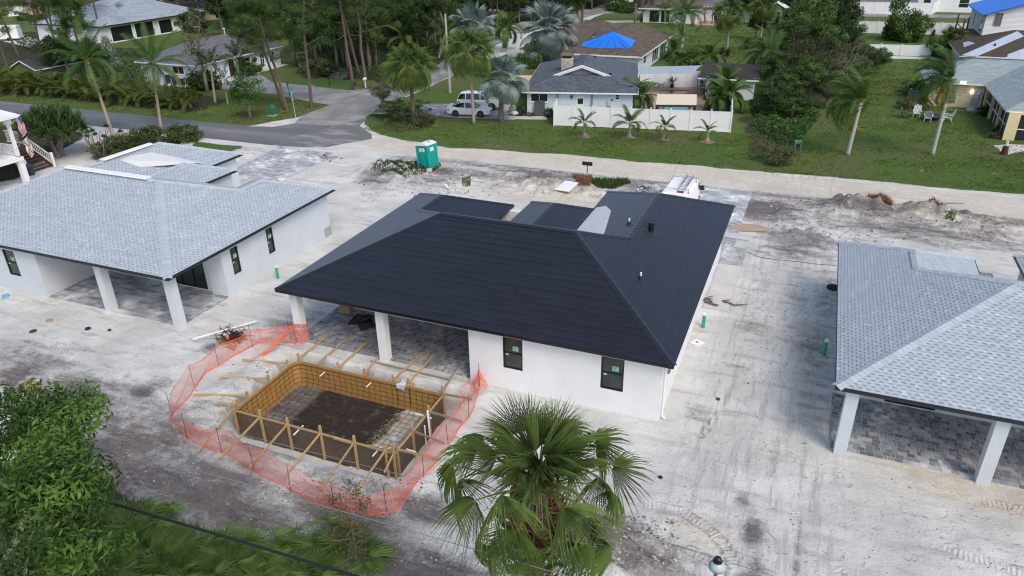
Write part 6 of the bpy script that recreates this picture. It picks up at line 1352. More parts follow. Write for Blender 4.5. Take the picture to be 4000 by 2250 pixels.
def cover(name,label,poly,n,matl,leaf=.16,h=.35,seed=0,tones=(.6,1.4),asp=.7,cat="ground cover"):
    rng=np.random.default_rng(seed); xs=[p[0] for p in poly];ys=[p[1] for p in poly]; X=rng.uniform(min(xs),max(xs),n*3);Y=rng.uniform(min(ys),max(ys),n*3); k=inpoly(X,Y,poly); X=X[k][:n];Y=Y[k][:n]
    hh=h*(.25+1.2*fbm(X*.9,Y*.9,seed,3)**1.5)*np.minimum(1,distpoly(X,Y,poly)/.8); Z=rng.random(len(X))*hh+.03; C=np.stack([X,Y,Z],1)
    N=len(X); nrm=rng.normal(size=(N,3))*.6+np.array([0,0,1]); nrm/=np.linalg.norm(nrm,axis=1)[:,None]; u=np.cross(nrm,rng.normal(size=(N,3))); u/=np.linalg.norm(u,axis=1)[:,None]; v=np.cross(nrm,u); s=leaf*rng.uniform(.6,1.3,N)[:,None]
    V=np.stack([C-u*s*.5,C+v*s*asp*.5,C+u*s*.5,C-v*s*asp*.5],1).reshape(-1,3); t=rng.uniform(*tones,N)*(.7+.6*fbm(X*1.2,Y*1.2,seed+4,3)); o=_link(name,mesh_np(name,V,[np.arange(4*N).reshape(N,4)],matl,np.stack([t,t,t],1))); return tag(o,label,cat,kind='stuff')
cover("ivy_cover","bright ivy-like ground cover spilling from the thicket onto the lawn",gp([r4(-90,860),r4(330,790),r4(400,870),r4(330,960),r4(230,1080),r4(150,1110),r4(60,1080),r4(-80,1010),r4(-150,930)]),9000,LF_MID,.22,.9,1)
cover("undergrowth","dark undergrowth along the shaded lot beneath the thicket",gp([r3(1780,760),r4(120,700),r4(380,780),r4(330,850),r4(-90,900),r3(1830,960)]),5000,LF_DARK,.24,.9,2)
cover("undergrowth","low dark undergrowth floor of the wood",[(-72,92),(-66,84),(-58,82.5),(-53.2,84),(-52,92),(-53,125),(-80,135),(-88,112)],9000,LF_DARK,.35,1.2,3)
cover("undergrowth","rough green undergrowth round the long green shed",[(-110,63.5),(-98,63),(-84,66),(-85,92),(-104,95),(-116,84)],9000,LF_MID,.3,1.0,4)
cover("weeds","scattered weeds on the white sand lot near the pale trailer",gp([cA(150,470),cA(520,460),cA(640,700),cA(560,790),cA(300,700)]),1600,LF_DARK,.35,.5,5)
cover("undergrowth","undergrowth at the foot of the little palms on the big lawn",gp([cD(700,760),cD(1500,720),cD(1480,800),cD(720,900)]),1800,LF_MID,.3,.8,6)
for i,(x0,y0,x1,y1) in enumerate([(2900,560,3060,600)]):
    pass
for (lab,p,me,s,sz) in [("flat grey-green bush at the lawn's edge by the dirt road",r4(60,1225),meb3,2.0,.8),("round green bush in front of the middle white fence",cE(350,560),meb,3.4,1.5),("green bush beside the round one at the middle fence",cE(540,590),meb,3.0,1.3),("dark clipped hedge column at the end of the nearest white fence",cE(1020,860),meb2,1.7,2.2),
  ("dark bush with brown leaves by the yellow wall corner",r4(1130,720),meb2,1.6,1.0),("reddish rock-garden shrub near the white plastic chairs",r4(1080,820),meb3,1.7,.7),("low shrubs under the metal frame",cE(1250,1430),meb2,1.4,.8),("dark shrub by the porch corner of the yellow house",r4(1640,870),meb2,1.0,.8),
  ("brown-leaved bush on the screened porch path",r4(1700,1040),meb3,.8,.7),("fern-like bush below the grey-roofed house wall",r1(1560,680),meb2,2.3,1.0),("yellow-green shrub by the driveway pillar",r1(1850,570),meb,1.8,1.1),("green shrub at the side of the grey-roofed house",r1(1930,540),meb,1.4,1.1),("small green bush behind the bins",r1(1180,600),meb,1.1,1.3),
  ("yellow-green bush round the foot of the rough-trunked palm",r2(1265,945),meb3,1.5,1.0),("dark low plant bed in the middle of the corner lawn",r2(450,570),meb3,2.4,.9),("dark bed plant near the slate gravel ring",r2(540,560),meb2,1.8,.8),("small tree-like bush standing in the lawn beyond the blue house",cC(625,960),meb,1.8,1.3),("dark clipped bush by the garage house lane",cA(330,290),meb3,2.2,.9),
  ("grassy clump beside the air conditioner",r3(140,878),meb3,.5,.9),("dark potted-looking plant between the air conditioner and fence",r3(278,885),meb2,.55,1.6),("silvery shrub behind the coconut palms",cA(1560,1030),mebs,2.2,1.5),("green hedge bush left of the flower bed lawn",cD(130,180),meb,3.0,.8),("second bush of the far hedge line",cD(20,150),meb,3,.8)]:
    q=G(*p); bush(lab,q.x,q.y,me,s,sz,RR.uniform(0,6.28))
q0=G(*r1(760,1190)); 
for i,p in enumerate([r1(1010,1110),r1(1130,1080),r1(1260,1075),r1(1370,1070),r1(1440,1065),r1(880,1170),r1(790,1195),r1(1080,1140),r1(960,1140)]):
    q=G(*p); bush("round-leaved olive hedge shrub along the white gravel bed above the pale roof",q.x,q.y,[meb3,meb2][i%2],1.45,1.0,i,group="sea-grape hedge above the pale roof")
# saplings and loose trees
for (lab,p,tp,k,s,sz) in [("young tree with bright weeping foliage near the asphalt",r1(1888,895),None,6,1.0,.95),("sparse tall tree before the grey shingle roof",r1(1568,700),None,5,1.15,1.15),("wide dark oak standing beside the far driveway",cC(1350,330),None,0,1.5,1.0),("leafy tree behind the grey house among pines",cB(1500,330),None,3,1.3,.9),
  ("bright tree at the foot of the brown-roofed far house",cD(2000,560),None,2,.7,.8),("dense dark tree filling the gap right of the slate roof",cB(500,330),None,0,1.6,1.2),("second dense dark tree right of the slate roof",cB(760,330),None,0,1.5,1.1),("dark round tree behind the coconut palms",cA(1000,1150),None,2,1.1,.75),("dark leafy tree in the areca thicket",cA(1250,1080),None,0,.95,.7),("green tree rising behind the first coconut palm",cA(1150,760),None,1,1.0,1.1),
  ("dark tree between thicket and palms, screening the far lawn",cD(1960,330),None,2,.95,.9),("slim dark tree by the lawn house drive",cD(290,330),None,3,1.1,1.6),("dark tree over the neighbour's driveway",cC(330,330),None,0,.9,.9),("tree beside the red car",cC(200,230),None,1,1.1,1.0),("tree behind the tan house windows",cB(1330,260),None,3,1.2,1),("pale-green tree in front of the tan house",cB(1750,420),None,1,1.0,1.0),("dark tree at the very top beside the tan house",cB(1050,330),None,2,1.3,1.1)]:
    q=G(*p); tree("leafy_tree",lab,q.x,q.y,k,s,sz,RR.uniform(0,6))
# ---- coconut palms ----
b_,t_=upto(r1(865,1060),r1(655,450)); feather_palm("leaning coconut palm whose trunk crosses the flower bed",b_,t_,CO,22,1.0,82,-30,.17,PALMT,1,curve=.25)
b_,t_=upto(r1(1222,1000),r1(1152,485)); feather_palm("straighter coconut palm beside the asphalt, next to the leaning one",b_,t_,CO,20,1.0,82,-35,.16,PALMT,2,curve=.25)
# ---- sabals, silver palms ----
for lab,bp,tp,s,n,ms,r0,tm,dead,sd in [
 ("rough-trunked cabbage palm over the yellow-green bush",r2(1195,935),r2(1160,520),1.5,50,FS,.2,PALMB,4,1),("tall cabbage palm with slim pinkish trunk in front of the parked cars",r2(1645,940),r2(1612,390),1.5,50,FS,.17,PALMT,5,2),
 ("silver palm with thick trunk at the end of the parked cars",r2(1850,915),r2(1850,600),1.15,26,FB,.28,PALMB,3,3),("biggest silver palm by the brown-roofed house's driveway",cC(880,860),cC(880,420),1.75,32,FB,.25,PALMB,3,4),("silver palm head rising behind the tall cabbage palm",r2(1640,540),r2(1640,200),1.35,24,FB,.2,PALMB,1,5),
 ("cabbage palm with the palest trunk in the middle of the big lawn",r3(1622,395),r3(1640,105),1.5,34,FS,.2,PALMT,6,6),("cabbage palm nearest the thicket on the big lawn",r3(1872,305),r3(1905,60),1.4,30,FS,.2,PALMT,4,7),("low cabbage palm with fat trunk beside the dark hedge column",cE(1135,860),cE(1165,560),1.25,30,FS,.4,PALMT,0,8),
 ("shaggy cabbage palm behind the neighbour's oak",cC(1340,330),cC(1230,60),1.2,28,FS,.18,PALMT,8,9),("small cabbage palm in front of the middle white fence",cE(715,520),cE(720,330),1.0,22,FS,.14,PALMB,2,10)]:
    b_,t_=upto(bp,tp); fan_palm(lab,b_,t_,s,n,ms,r0,tm,seed=sd,dead=dead,curve=.1)
# ---- windblown queen palms ----
wind=lambda i,rr: 182+rr.gauss(0,42)
for lab,bp,tp,sd,yel in (("windblown queen palm with pale trunk left of the chairs",r4(600,1165),r4(700,780),1,3),("windblown queen palm in front of the yellow house",r4(1237,1170),r4(1385,610),2,6)):
    b_,t_=upto(bp,tp); feather_palm(lab,b_,t_,QU,32,1.12,88,-10,.19,PALMT2,sd,az=wind,yel=yel,curve=.1,power=.9,r1=.14)
b_,t_=upto(r4(30,660),r4(35,540)); b_.z=0; feather_palm("feathery queen palm leaning over the shed from the thicket",b_,PY(*r4(20,430),b_.y),QU,26,1.35,85,-20,.16,PALMT2,5,az=lambda i,rr:185+rr.gauss(0,70),yel=2)
# ---- four little palms before the fence ----
for lab,bp,tp,s,n,sd in (("small palm before the white fence, first from the air conditioner",r3(547,1030),r3(545,925),1.0,11,1),("tallest of the four little palms before the white fence",r3(882,1040),r3(888,935),1.3,12,2),("little yellowing palm before the white fence",r3(1140,1055),r3(1152,960),1.0,11,3),("smallest palm, near the corner post of the white fence",r3(1475,1070),r3(1478,985),.85,8,4)):
    b_,t_=upto(bp,tp); feather_palm(lab,b_,t_,FX,n,s,80,5,.13,PALMT,sd,boots=False,bulge=.13,curve=0,group=None)
    o=MB(); o.lathe((b_.x,b_.y,0),[(.65,0),(.55,.06),(.3,.09)],12); tag(o.build("mulch_ring",m_("mulch",(.22,.15,.11),.95,.3,8)),"brown mulch ring round the foot of: "+lab.split(" before")[0].split(", near")[0],"mulch")
# ---- leafy palms in the pool yard ----
for lab,bp,tp,s,n,sd in (("bushy Christmas palm against the blue house wall",r3(925,840),r3(915,720),1.25,14,1),("bushy palm standing in front of the pool canopy",r3(985,850),r3(985,730),1.2,14,2),("leafy palm in the yard corner behind the fence",r3(1560,850),r3(1560,750),1.35,16,3),("taller leafy palm beside the shed wall",r3(1640,840),r3(1630,720),1.5,18,4),("leafy palm rising over the dark shed roof",r3(1600,760),r3(1610,620),1.4,14,5)):
    b_,t_=upto(bp,tp); feather_palm(lab,b_,t_,CH,n,s,82,-15,.12,PALMT2,sd,boots=False,curve=.1)
for lab,bp,tp,ms,s,n,r0,sd in (("queen palm on the big lawn before the brick patio",r3(1275,410),cD(1010,190),QU,1.4,16,.2,1),("small arching palm at the lawn bed",cD(1345,930),cD(1345,800),CH,1.6,13,.12,2),("clumping palm left of the shade sail",cD(970,920),cD(960,850),CH,1.2,12,.1,3),("tiny bright palm at the sail's edge",cD(1080,930),cD(1085,880),CH,1.1,10,.1,4),("palm beside the tarp house porch",cD(840,830),cD(835,730),CH,1.5,12,.12,5),
   ("coconut palm beside the lawn house screen door",cD(520,310),cD(520,130),CO,.75,12,.14,6),("coconut palm by the lawn house lanai",cD(715,340),cD(715,140),CO,.7,12,.14,7),("golden palm in the lawn house bed",cD(870,370),cD(870,290),QU,.9,12,.12,8),("foxtail palm with pale trunk by the neighbour's road",cC(285,720),cC(290,400),CH,1.9,12,.14,9),("palm with dead hanging fronds beside the road",r2(1380,440),r2(1430,250),CO,.8,12,.14,10),("bright feathery palm in the road clearing",r2(1110,410),r2(1130,300),CH,2.2,14,.12,11),
   ("foxtail palm closest to the grey house's driveway",r1(1830,790),r1(1785,440),FT,1.2,9,.16,12),("foxtail palm in front of the grey house wall",r1(1625,775),r1(1590,490),FT,1.1,8,.16,13),("youngest foxtail palm on the corner lawn",r1(1720,790),r1(1690,600),FT,.55,8,.09,14),("palm top behind the neighbour's bed",cC(230,560),cC(230,420),CH,1.6,12,.1,15)):
    b_,t_=upto(bp,tp); feather_palm(lab,b_,t_,ms,n,s,80,-10,r0,PALMT if ms is FT else PALMT2,sd,boots=False,curve=.1)
# ---- areca thickets ----
rr=random.Random(8); k=0
AT=[]
for i in range(17):
    t=i/16; q=Vector((-99+t*34.0,63.6-.4*t+rr.uniform(-.3,.5),0)); AT.append(q)
for i,q in enumerate(AT):
    T=thing("areca_palm","areca palm clump in the thicket lining the asphalt opposite the screw pine","areca palm",tuple(q),0,"areca palms lining the asphalt"); s=rr.uniform(.95,1.25)
    for j in range(22):
        a=j*2.4+rr.uniform(-.3,.3); el=rd(rr.uniform(25,82)); o=inst("frond",AR[j%3],T,(rr.uniform(-.9,.9),rr.uniform(-.8,.8),rr.uniform(.1,.8)),(0,0,0),s*rr.uniform(.9,1.35)); o.rotation_euler=(Matrix.Rotation(a,3,'Z')@Matrix.Rotation(-el,3,'Y')).to_euler()
q=G(*r1(1110,730)); b=MB(); rr=random.Random(4)
for i in range(26): x=q.x+rr.uniform(-1.4,1.4);y=q.y+rr.uniform(-.8,.8); p=Vector((x,y,0)); e=p+Vector((rr.uniform(-.8,.8),rr.uniform(-.5,.5),rr.uniform(1.5,3.8))); b.tube([p,p.lerp(e,.5)+Vector((.1,0,0)),e],[.05,.04,.02],4)
tag(b.build("bare_stems",BARK_G),"thicket of grey bare stems between the areca palms and bins","stems",kind="stuff")
# ---- screw pine at the stilt house ----
T=thing("screw_pine","big spiky screw pine spreading over the drive beside the stilt house","screw pine",(-62.6,44.2,0)); rr=random.Random(6); b=MB(); tips=[]
for i in range(15):
    a=i*2.4; p=Vector((0,0,0)); d=Vector((math.cos(a)*.9,math.sin(a)*.9,1.0)).normalized(); q=[Vector((rr.uniform(-.3,.3),rr.uniform(-.3,.3),0)),Vector((math.cos(a)*.5,math.sin(a)*.5,1.0+rr.random()*.5))]
    for s in range(3): q.append(q[-1]+(d+Vector((rr.uniform(-.5,.5),rr.uniform(-.5,.5),rr.uniform(-.3,.4)))).normalized()*rr.uniform(.7,1.2)); 
    b.tube(q,[.16,.11,.08,.06,.05],6); tips+=[q[-1],q[-2]]
b.build("trunk",BARK_G,T)
for i in range(78):
    a=i*2.4; r=2.9*math.sqrt((i%39+1)/39); zz=1.9+2.4*math.sqrt(max(0,1-(r/3.1)**2))*(1 if i<39 else .6); inst("leaf_rosette",RO[i%3],T,(r*math.cos(a),r*math.sin(a)*.9,zz-.5),(rr.uniform(-.5,.5),rr.uniform(-.5,.5),a),rr.uniform(1.15,1.5))
# bare shrub trunks before the pale roof
q=G(*r1(775,1190)); T=thing("bare_shrub","bare forked grey shrub with a few dark leaf rosettes before the pale roof","shrub",(q.x,q.y,0)); b=MB(); tips=[]
for i in range(9):
    a=i*.7; d=Vector((math.cos(a)*.75,math.sin(a)*.4,1.2)).normalized(); p=Vector((math.cos(a)*.25,math.sin(a)*.2,0)); L=rr.uniform(2.0,3.4); m=p+d*L*.5+Vector((rr.uniform(-.2,.2),0,0)); e=p+d*L+Vector((rr.uniform(-.5,.5),0,.2)); b.tube([p,m,e],[.07,.05,.03],5); tips.append(e); e2=m+(d+Vector((rr.uniform(-.8,.8),.2,0))).normalized()*L*.5; b.tube([m,e2],[.035,.02],4); tips.append(e2)
b.build("stem",BARK_G,T)
lr,_=crown_mesh("leaf_cluster",LF_DARK,140,.3,.15,5,(.12,.2),160,.13,.4)
for i,e in enumerate(tips): 
    if i%2: inst("leaf_cluster",lr,T,tuple(e),(0,0,i))
T=thing("small_tree","slim young tree with an airy olive crown at the lawn corner by the road","tree",tuple(G(*r2(960,850)))); inst("trunk",CR[3][1],T,scale=.55); inst("crown",CR[3][0],T,(0,0,2.4),scale=.55)
for i,(p,s) in enumerate([(r2(1000,860),1.5),(r2(1080,890),1.7),(r2(1140,850),1.8),(r2(1040,800),1.6),(r2(1230,830),1.4)]):
    q=G(*p); T=thing("broad_leaved_plant","dark broad-leaved tropical plant clustered left of the rough-trunked palm","plant",(q.x,q.y,0),i,"tropical plants at the lawn corner"); 
    for j in range(12): a=j*2.4; o=inst("leaf",FP[j%3],T,(0,0,.1),(0,-rd(rr.uniform(30,80)),a),s)
for i,(p,s) in enumerate([(cD(1510,790),1.6),(cD(1600,800),1.5),(cF(60,690),2.0),(cF(260,660),1.8),(cF(240,420),1.8),(cF(480,340),2.2),(r4(1700,1010),.9),(cE(880,520),1.4)]):
    q=G(*p); T=thing("agave",["grey-green spiky agave by the pale-trunked cabbage palm","second spiky agave beside it at the lawn bed","blue-green yucca at the thicket's shoulder","blue-green yucca above the feathery palm","fan-leaved palmetto at the thicket's back","palmetto under the little green shed window","orange-tinged bromeliad on the porch path","spiky plant before the middle white fence"][i],"plant",(q.x,q.y,0),i)
    inst("leaf_rosette",RO[i%3],T,(0,0,.1),scale=s); inst("leaf_rosette",RO[(i+1)%3],T,(.2,.1,.4),(0,0,1),scale=s*.8)
# ---- foreground cabbage palm ----
FG=[fan_mesh("sabal_frond",LF_SABAL,300+i,40,.86,98,p,pd,dr,td,split=.36,pw=.026,cost=.6,fold=.6,tint=1.0+.1*i) for i,(p,pd,dr,td) in enumerate([(.7,5,.1,.12),(1.0,12,.15,.2),(1.35,26,.25,.3),(1.6,42,.35,.4),(1.75,58,.4,.45),(1.7,70,.45,.5)])]
top=Vector((-3.66,9.93,9.0)); base=Vector((-3.9,9.6,0)); T=thing("cabbage_palm","big cabbage palm seen from above in front of the white house wall","palm tree",tuple(base)); trunk(T,base,top,.24,.2,PALMB,0,sides=12,curve=.02)
rr=random.Random(21)
b=MB()
for k in range(64):
    a=k*2.4; z=top.z-.25-k*.055; p=Vector((top.x+math.cos(a)*.17,top.y+math.sin(a)*.17,z)); e=p+Vector((math.cos(a)*.22,math.sin(a)*.22,.26)); b.obox(p,e,.10,.025,col=(1,.9,.7) if k%3 else (1.5,1.2,.9))
b.build("boots",mat("palm_boots",(.20,.145,.10),.9,.3,5,attr=True),T,T.location)
fronds(T,top,FG,46,88,-48,.12,rr,scale=.93,power=1.15,roll=35)
fronds(T,top+Vector((0,0,.1)),FG[:2],11,88,58,.05,rr,scale=.85,roll=40)
fronds(T,top-Vector((0,0,.15)),[FSB],7,-40,-80,.15,rr,name="dead_frond",scale=1.0)
# flower stalk wisps in the heart
b=MB()
for k in range(7):
    a=-2.2+k*.35; p=top+Vector((0,0,.2)); q=[p]
    for s in range(7): q.append(q[-1]+Vector((math.cos(a)*.16,math.sin(a)*.16,.12-.05*s)))
    b.tube(q,[.02,.018,.015,.012,.01,.008,.006,.004],4)
    for s in range(30): o=q[2+s%6]; b.tube([o,o+Vector((rr.uniform(-.2,.2),rr.uniform(-.2,.2),rr.uniform(-.1,.2)))],[.004,.003],3)
b.build("flower_stalk",mat("dry_stalk",(.22,.16,.11),.9,.2),T,T.location)
# ---- foreground broadleaf tree ----
T=thing("leafy_tree","bright green broad-leaved tree cut off by the photo's lower corner","tree",(-13.2,5.2,0)); rng=np.random.default_rng(55)
C=[];R_=[]
for k in range(84):
    d=rng.normal(size=3); d/=np.linalg.norm(d); r=rng.random()**.5; C.append(np.array([-13.6,5.9,7.9])+d*r*np.array([2.7,2.2,3.2])); R_.append(rng.uniform(.32,.55))
for (px,py,ds) in [(300,1570,16),(330,1620,15.5),(140,1560,16.5),(40,1560,17),(350,1870,14.5),(300,1900,14),(260,1700,15.5),(60,1640,16),(180,1600,16),(330,2000,14),(280,2080,13.5),(200,2160,13),(80,2200,12.5),(310,2150,13.4),(200,1700,15.5),(240,1780,15),(150,1850,15),(100,1750,16),(280,1800,14.8),(200,1950,14),(120,1950,14.5),(60,1900,14.5),(180,2050,13.8),(240,1870,14.4)]:
    v=_ray(px,py); v=v/np.linalg.norm(v); C.append(np.array([0,0,CAMZ])+v*ds); R_.append(.5)
C=np.array(C);R_=np.array(R_); V,Fq,col=leaves_np(rng,C,40000,R_,.135,.34,.35,(.35,1.5),yellow=.2)
o=_link("crown",mesh_np("crown",V-np.array([-13.2,5.2,0]),[Fq],LF_BRIGHT,col)); o.parent=T
b=MB(); b.tube([(-12.6,4.6,0),(-12.7,4.9,3),(-12.4,5.2,6),(-12.3,5.6,8.3)],[.2,.17,.12,.07],8)
for k in range(26): e=Vector(C[k*4]); s=Vector((-12.5,5.1,4+k*.16)); b.tube([s,s.lerp(e,.5)+Vector((0,0,-.3)),e],[.06,.04,.015],4)
b.build("trunk",mat("pale_bark",(.42,.38,.30),.9,.25,4),T,T.location)
# ---- saw palmettos and scrub at the bottom edge ----
rr=random.Random(31); n=0
spots=[]
for i in range(34):
    px=rr.uniform(270,700);py=2060+rr.uniform(0,230)+abs(px-480)*.12; spots.append((px,py))
for i in range(18): spots.append((rr.uniform(760,1180),rr.uniform(2190,2330)))
for i in range(12): spots.append((rr.uniform(1180,1460),rr.uniform(2150,2320)))
for i,(px,py) in enumerate(spots):
    q=G(px,py,.35); T=thing("saw_palmetto","saw palmetto in the scrub along the bottom edge of the site","palmetto",(q.x,q.y,0),rr.uniform(0,6),"saw palmettos along the bottom edge")
    for j in range(7):
        a=j*2.4+rr.uniform(-.3,.3); o=inst("frond",FP[j%3],T,(rr.uniform(-.15,.15),rr.uniform(-.15,.15),.1),(0,0,0),rr.uniform(1.0,1.35)); o.rotation_euler=(Matrix.Rotation(a,3,'Z')@Matrix.Rotation(-rd(rr.uniform(55,88)),3,'Y')).to_euler()
cover("scrub","low green scrub under the palmettos at the bottom edge",[(-30,5),(-24,12.6),(-19,13),(-15,12.6),(-10.5,12.4),(-9.5,9),(-12,4)],6000,LF_DARK,.12,.4,11,asp=.4)
cover("leaf_litter","dry brown leaf litter and roots at the palmettos' edge",gp([b1(430,1010),b1(620,1030),b1(640,1110),b1(480,1180),b1(400,1100)]),900,LF_BROWN,.14,.25,12,asp=.3)
q=G(1400,2262); T=thing("sapling","thin sapling with sparse leaves rising from the bottom scrub","sapling",(q.x,q.y,0)); b=MB(); b.tube([(0,0,0),(.05,.02,1.4),(-.05,.1,3.2)],[.035,.025,.01],5)
for k in range(18): z=.8+k*.13; a=k*2.4; b.tube([(0,0,z),(math.cos(a)*.7,math.sin(a)*.7,z+.4)],[.01,.005],3)
b.build("trunk",BARK_G,T); rng=np.random.default_rng(5); C=np.array([[math.cos(k*2.4)*.7*rng.random(),math.sin(k*2.4)*.7*rng.random(),1.0+k*.07] for k in range(36)]); V,Fq,col=leaves_np(rng,C,1500,np.full(36,.28),.085,.5,.4,(.6,1.3),yellow=.5); o=_link("crown",mesh_np("crown",V,[Fq],LF_OLIVE,col)); o.parent=T
# weeds near the portable toilet and the debris heaps
def weeds(label,poly,n,h=.35,seed=0,matl=LF_BRIGHT,w=.03):
    rng=np.random.default_rng(seed); xs=[p[0] for p in poly];ys=[p[1] for p in poly]; X=rng.uniform(min(xs),max(xs),n*3);Y=rng.uniform(min(ys),max(ys),n*3); k=inpoly(X,Y,poly); X=X[k][:n];Y=Y[k][:n]; Z=np.array([hz(a_,b_) for a_,b_ in zip(X,Y)]); N=len(X); a=rng.uniform(0,6.28,N); le=rng.uniform(.3,1,N)*h; ww=w
    base=np.stack([X,Y,Z-.02],1); s=np.stack([np.cos(a)*ww,np.sin(a)*ww,0*a],1); t=base+np.stack([rng.normal(size=N)*.35*le,rng.normal(size=N)*.35*le,le],1); V=np.stack([base-s,base+s,t],1).reshape(-1,3); c=rng.uniform(.6,1.3,N); o=_link("weeds",mesh_np("weeds",V,[np.arange(3*N).reshape(N,3)],matl,np.stack([c*1.1,c,c],1))); return tag(o,label,"weeds",kind='stuff')
weeds("green weeds round the foot of the leaning portable toilet",gp([r2(870,1330),r2(940,1260),r2(1230,1230),r2(1400,1250),r2(1380,1290),r2(1280,1350),r2(1130,1365),r2(1000,1340)]),4200,.30,1,LF_DARK)
weeds("small weed tuft on the debris berm near the white board",gp([r2(1560,1370),r2(1620,1360),r2(1620,1420),r2(1560,1420)]),260,.3,2)
weeds("bright green weeds on the berm behind the black roof",gp([r3(590,1400),r3(650,1360),r3(860,1360),r3(900,1385),r3(760,1435),r3(620,1430)]),1800,.45,3,LF_MID)
weeds("dry yellow grass on the berm by the small black sign",gp([r3(460,1350),r3(600,1350),r3(590,1449),r3(500,1440)]),1500,.5,4,LF_BROWN)
weeds("dry tufts on the sand heaps near the dirt road",gp([m4(740,40),m4(900,50),m4(930,130),m4(780,110)]),1200,.45,5,LF_BROWN); weeds("dry tufts on the far sand heap by the planks",gp([m4(1160,100),m4(1330,110),m4(1290,170),m4(1170,150)]),600,.4,6,LF_BROWN); weeds("green tuft on the sand heaps",gp([m4(1320,200),m4(1400,210),m4(1390,250),m4(1330,240)]),160,.3,7)
weeds("rough grass fringe along the bottom scrub",[(-26,13),(-15,13.2),(-10,13.3),(-9.5,12.2),(-15,11.8),(-26,11.8)],3500,.4,8,LF_MID)

def tufts(label,poly,n,seed,matl,size=.13,h=.05):
    """short grass clumps standing on the lawn: three crossed blades each"""
    rng=np.random.default_rng(seed); xs=[p[0] for p in poly];ys=[p[1] for p in poly]; X=rng.uniform(min(xs),max(xs),n*4);Y=rng.uniform(min(ys),max(ys),n*4); k=inpoly(X,Y,poly)&(fbm(X*.5,Y*.5,seed+3,4)+rng.normal(size=len(X))*.16>.56); X=X[k][:n];Y=Y[k][:n]; N=len(X)
    Vs=[];a0=rng.uniform(0,6.28,N); s=size*rng.uniform(.5,1.4,N); hh=h*rng.uniform(.4,1.5,N); t=rng.uniform(.55,1.4,N)*(.6+.8*fbm(X*.35,Y*.35,seed,4))
    for j in range(3):
        a=a0+j*1.05; dx=np.cos(a)*s*.5;dy=np.sin(a)*s*.5; Vs.append(np.stack([np.stack([X-dx,Y-dy,0*X+.02],1),np.stack([X+dx,Y+dy,0*X+.02],1),np.stack([X+dy*.4+dx*.3,Y-dx*.4,hh+.03],1)],1))
    V=np.concatenate(Vs).reshape(-1,3); c=np.tile(t,3); o=_link("grass_tufts",mesh_np("grass_tufts",V,[np.arange(len(V)).reshape(-1,3)],matl,np.stack([c*1.1,c,c*.9],1))); return tag(o,label,"grass",kind="stuff")
LF_GRASS=leafm("grass_blade",(.20,.29,.075),.45,.2)
tufts("clumps of lawn grass along the dirt road in front of the white fence",[(-42,61.5),(-38,60.2),(-30,58.9),(-17,59.8),(-2,60.6),(16,61.4),(18,75),(2,80),(-5,72),(-23,68.5),(-38,67)],15000,1,LF_GRASS)
tufts("clumps of lawn grass on the corner lawn opposite the pale roof",[(-98,58.8),(-54,59),(-51.5,63),(-51.5,69),(-60,71.5),(-66,62),(-98,62)],6000,2,LF_GRASS)
tufts("clumps of lawn grass round the yellow house and stacked fences",[(2,80),(14,76),(15,88),(9,88),(9,100),(16,106),(14,118),(3,117),(1,95)],5000,3,LF_GRASS,.16,.06)
tufts("clumps of lawn grass on the big lawn beyond the pool house",[(-20,95),(-9,98),(-8,112),(-12,148),(-32,148),(-20,118)],6000,4,LF_GRASS,.22,.08)
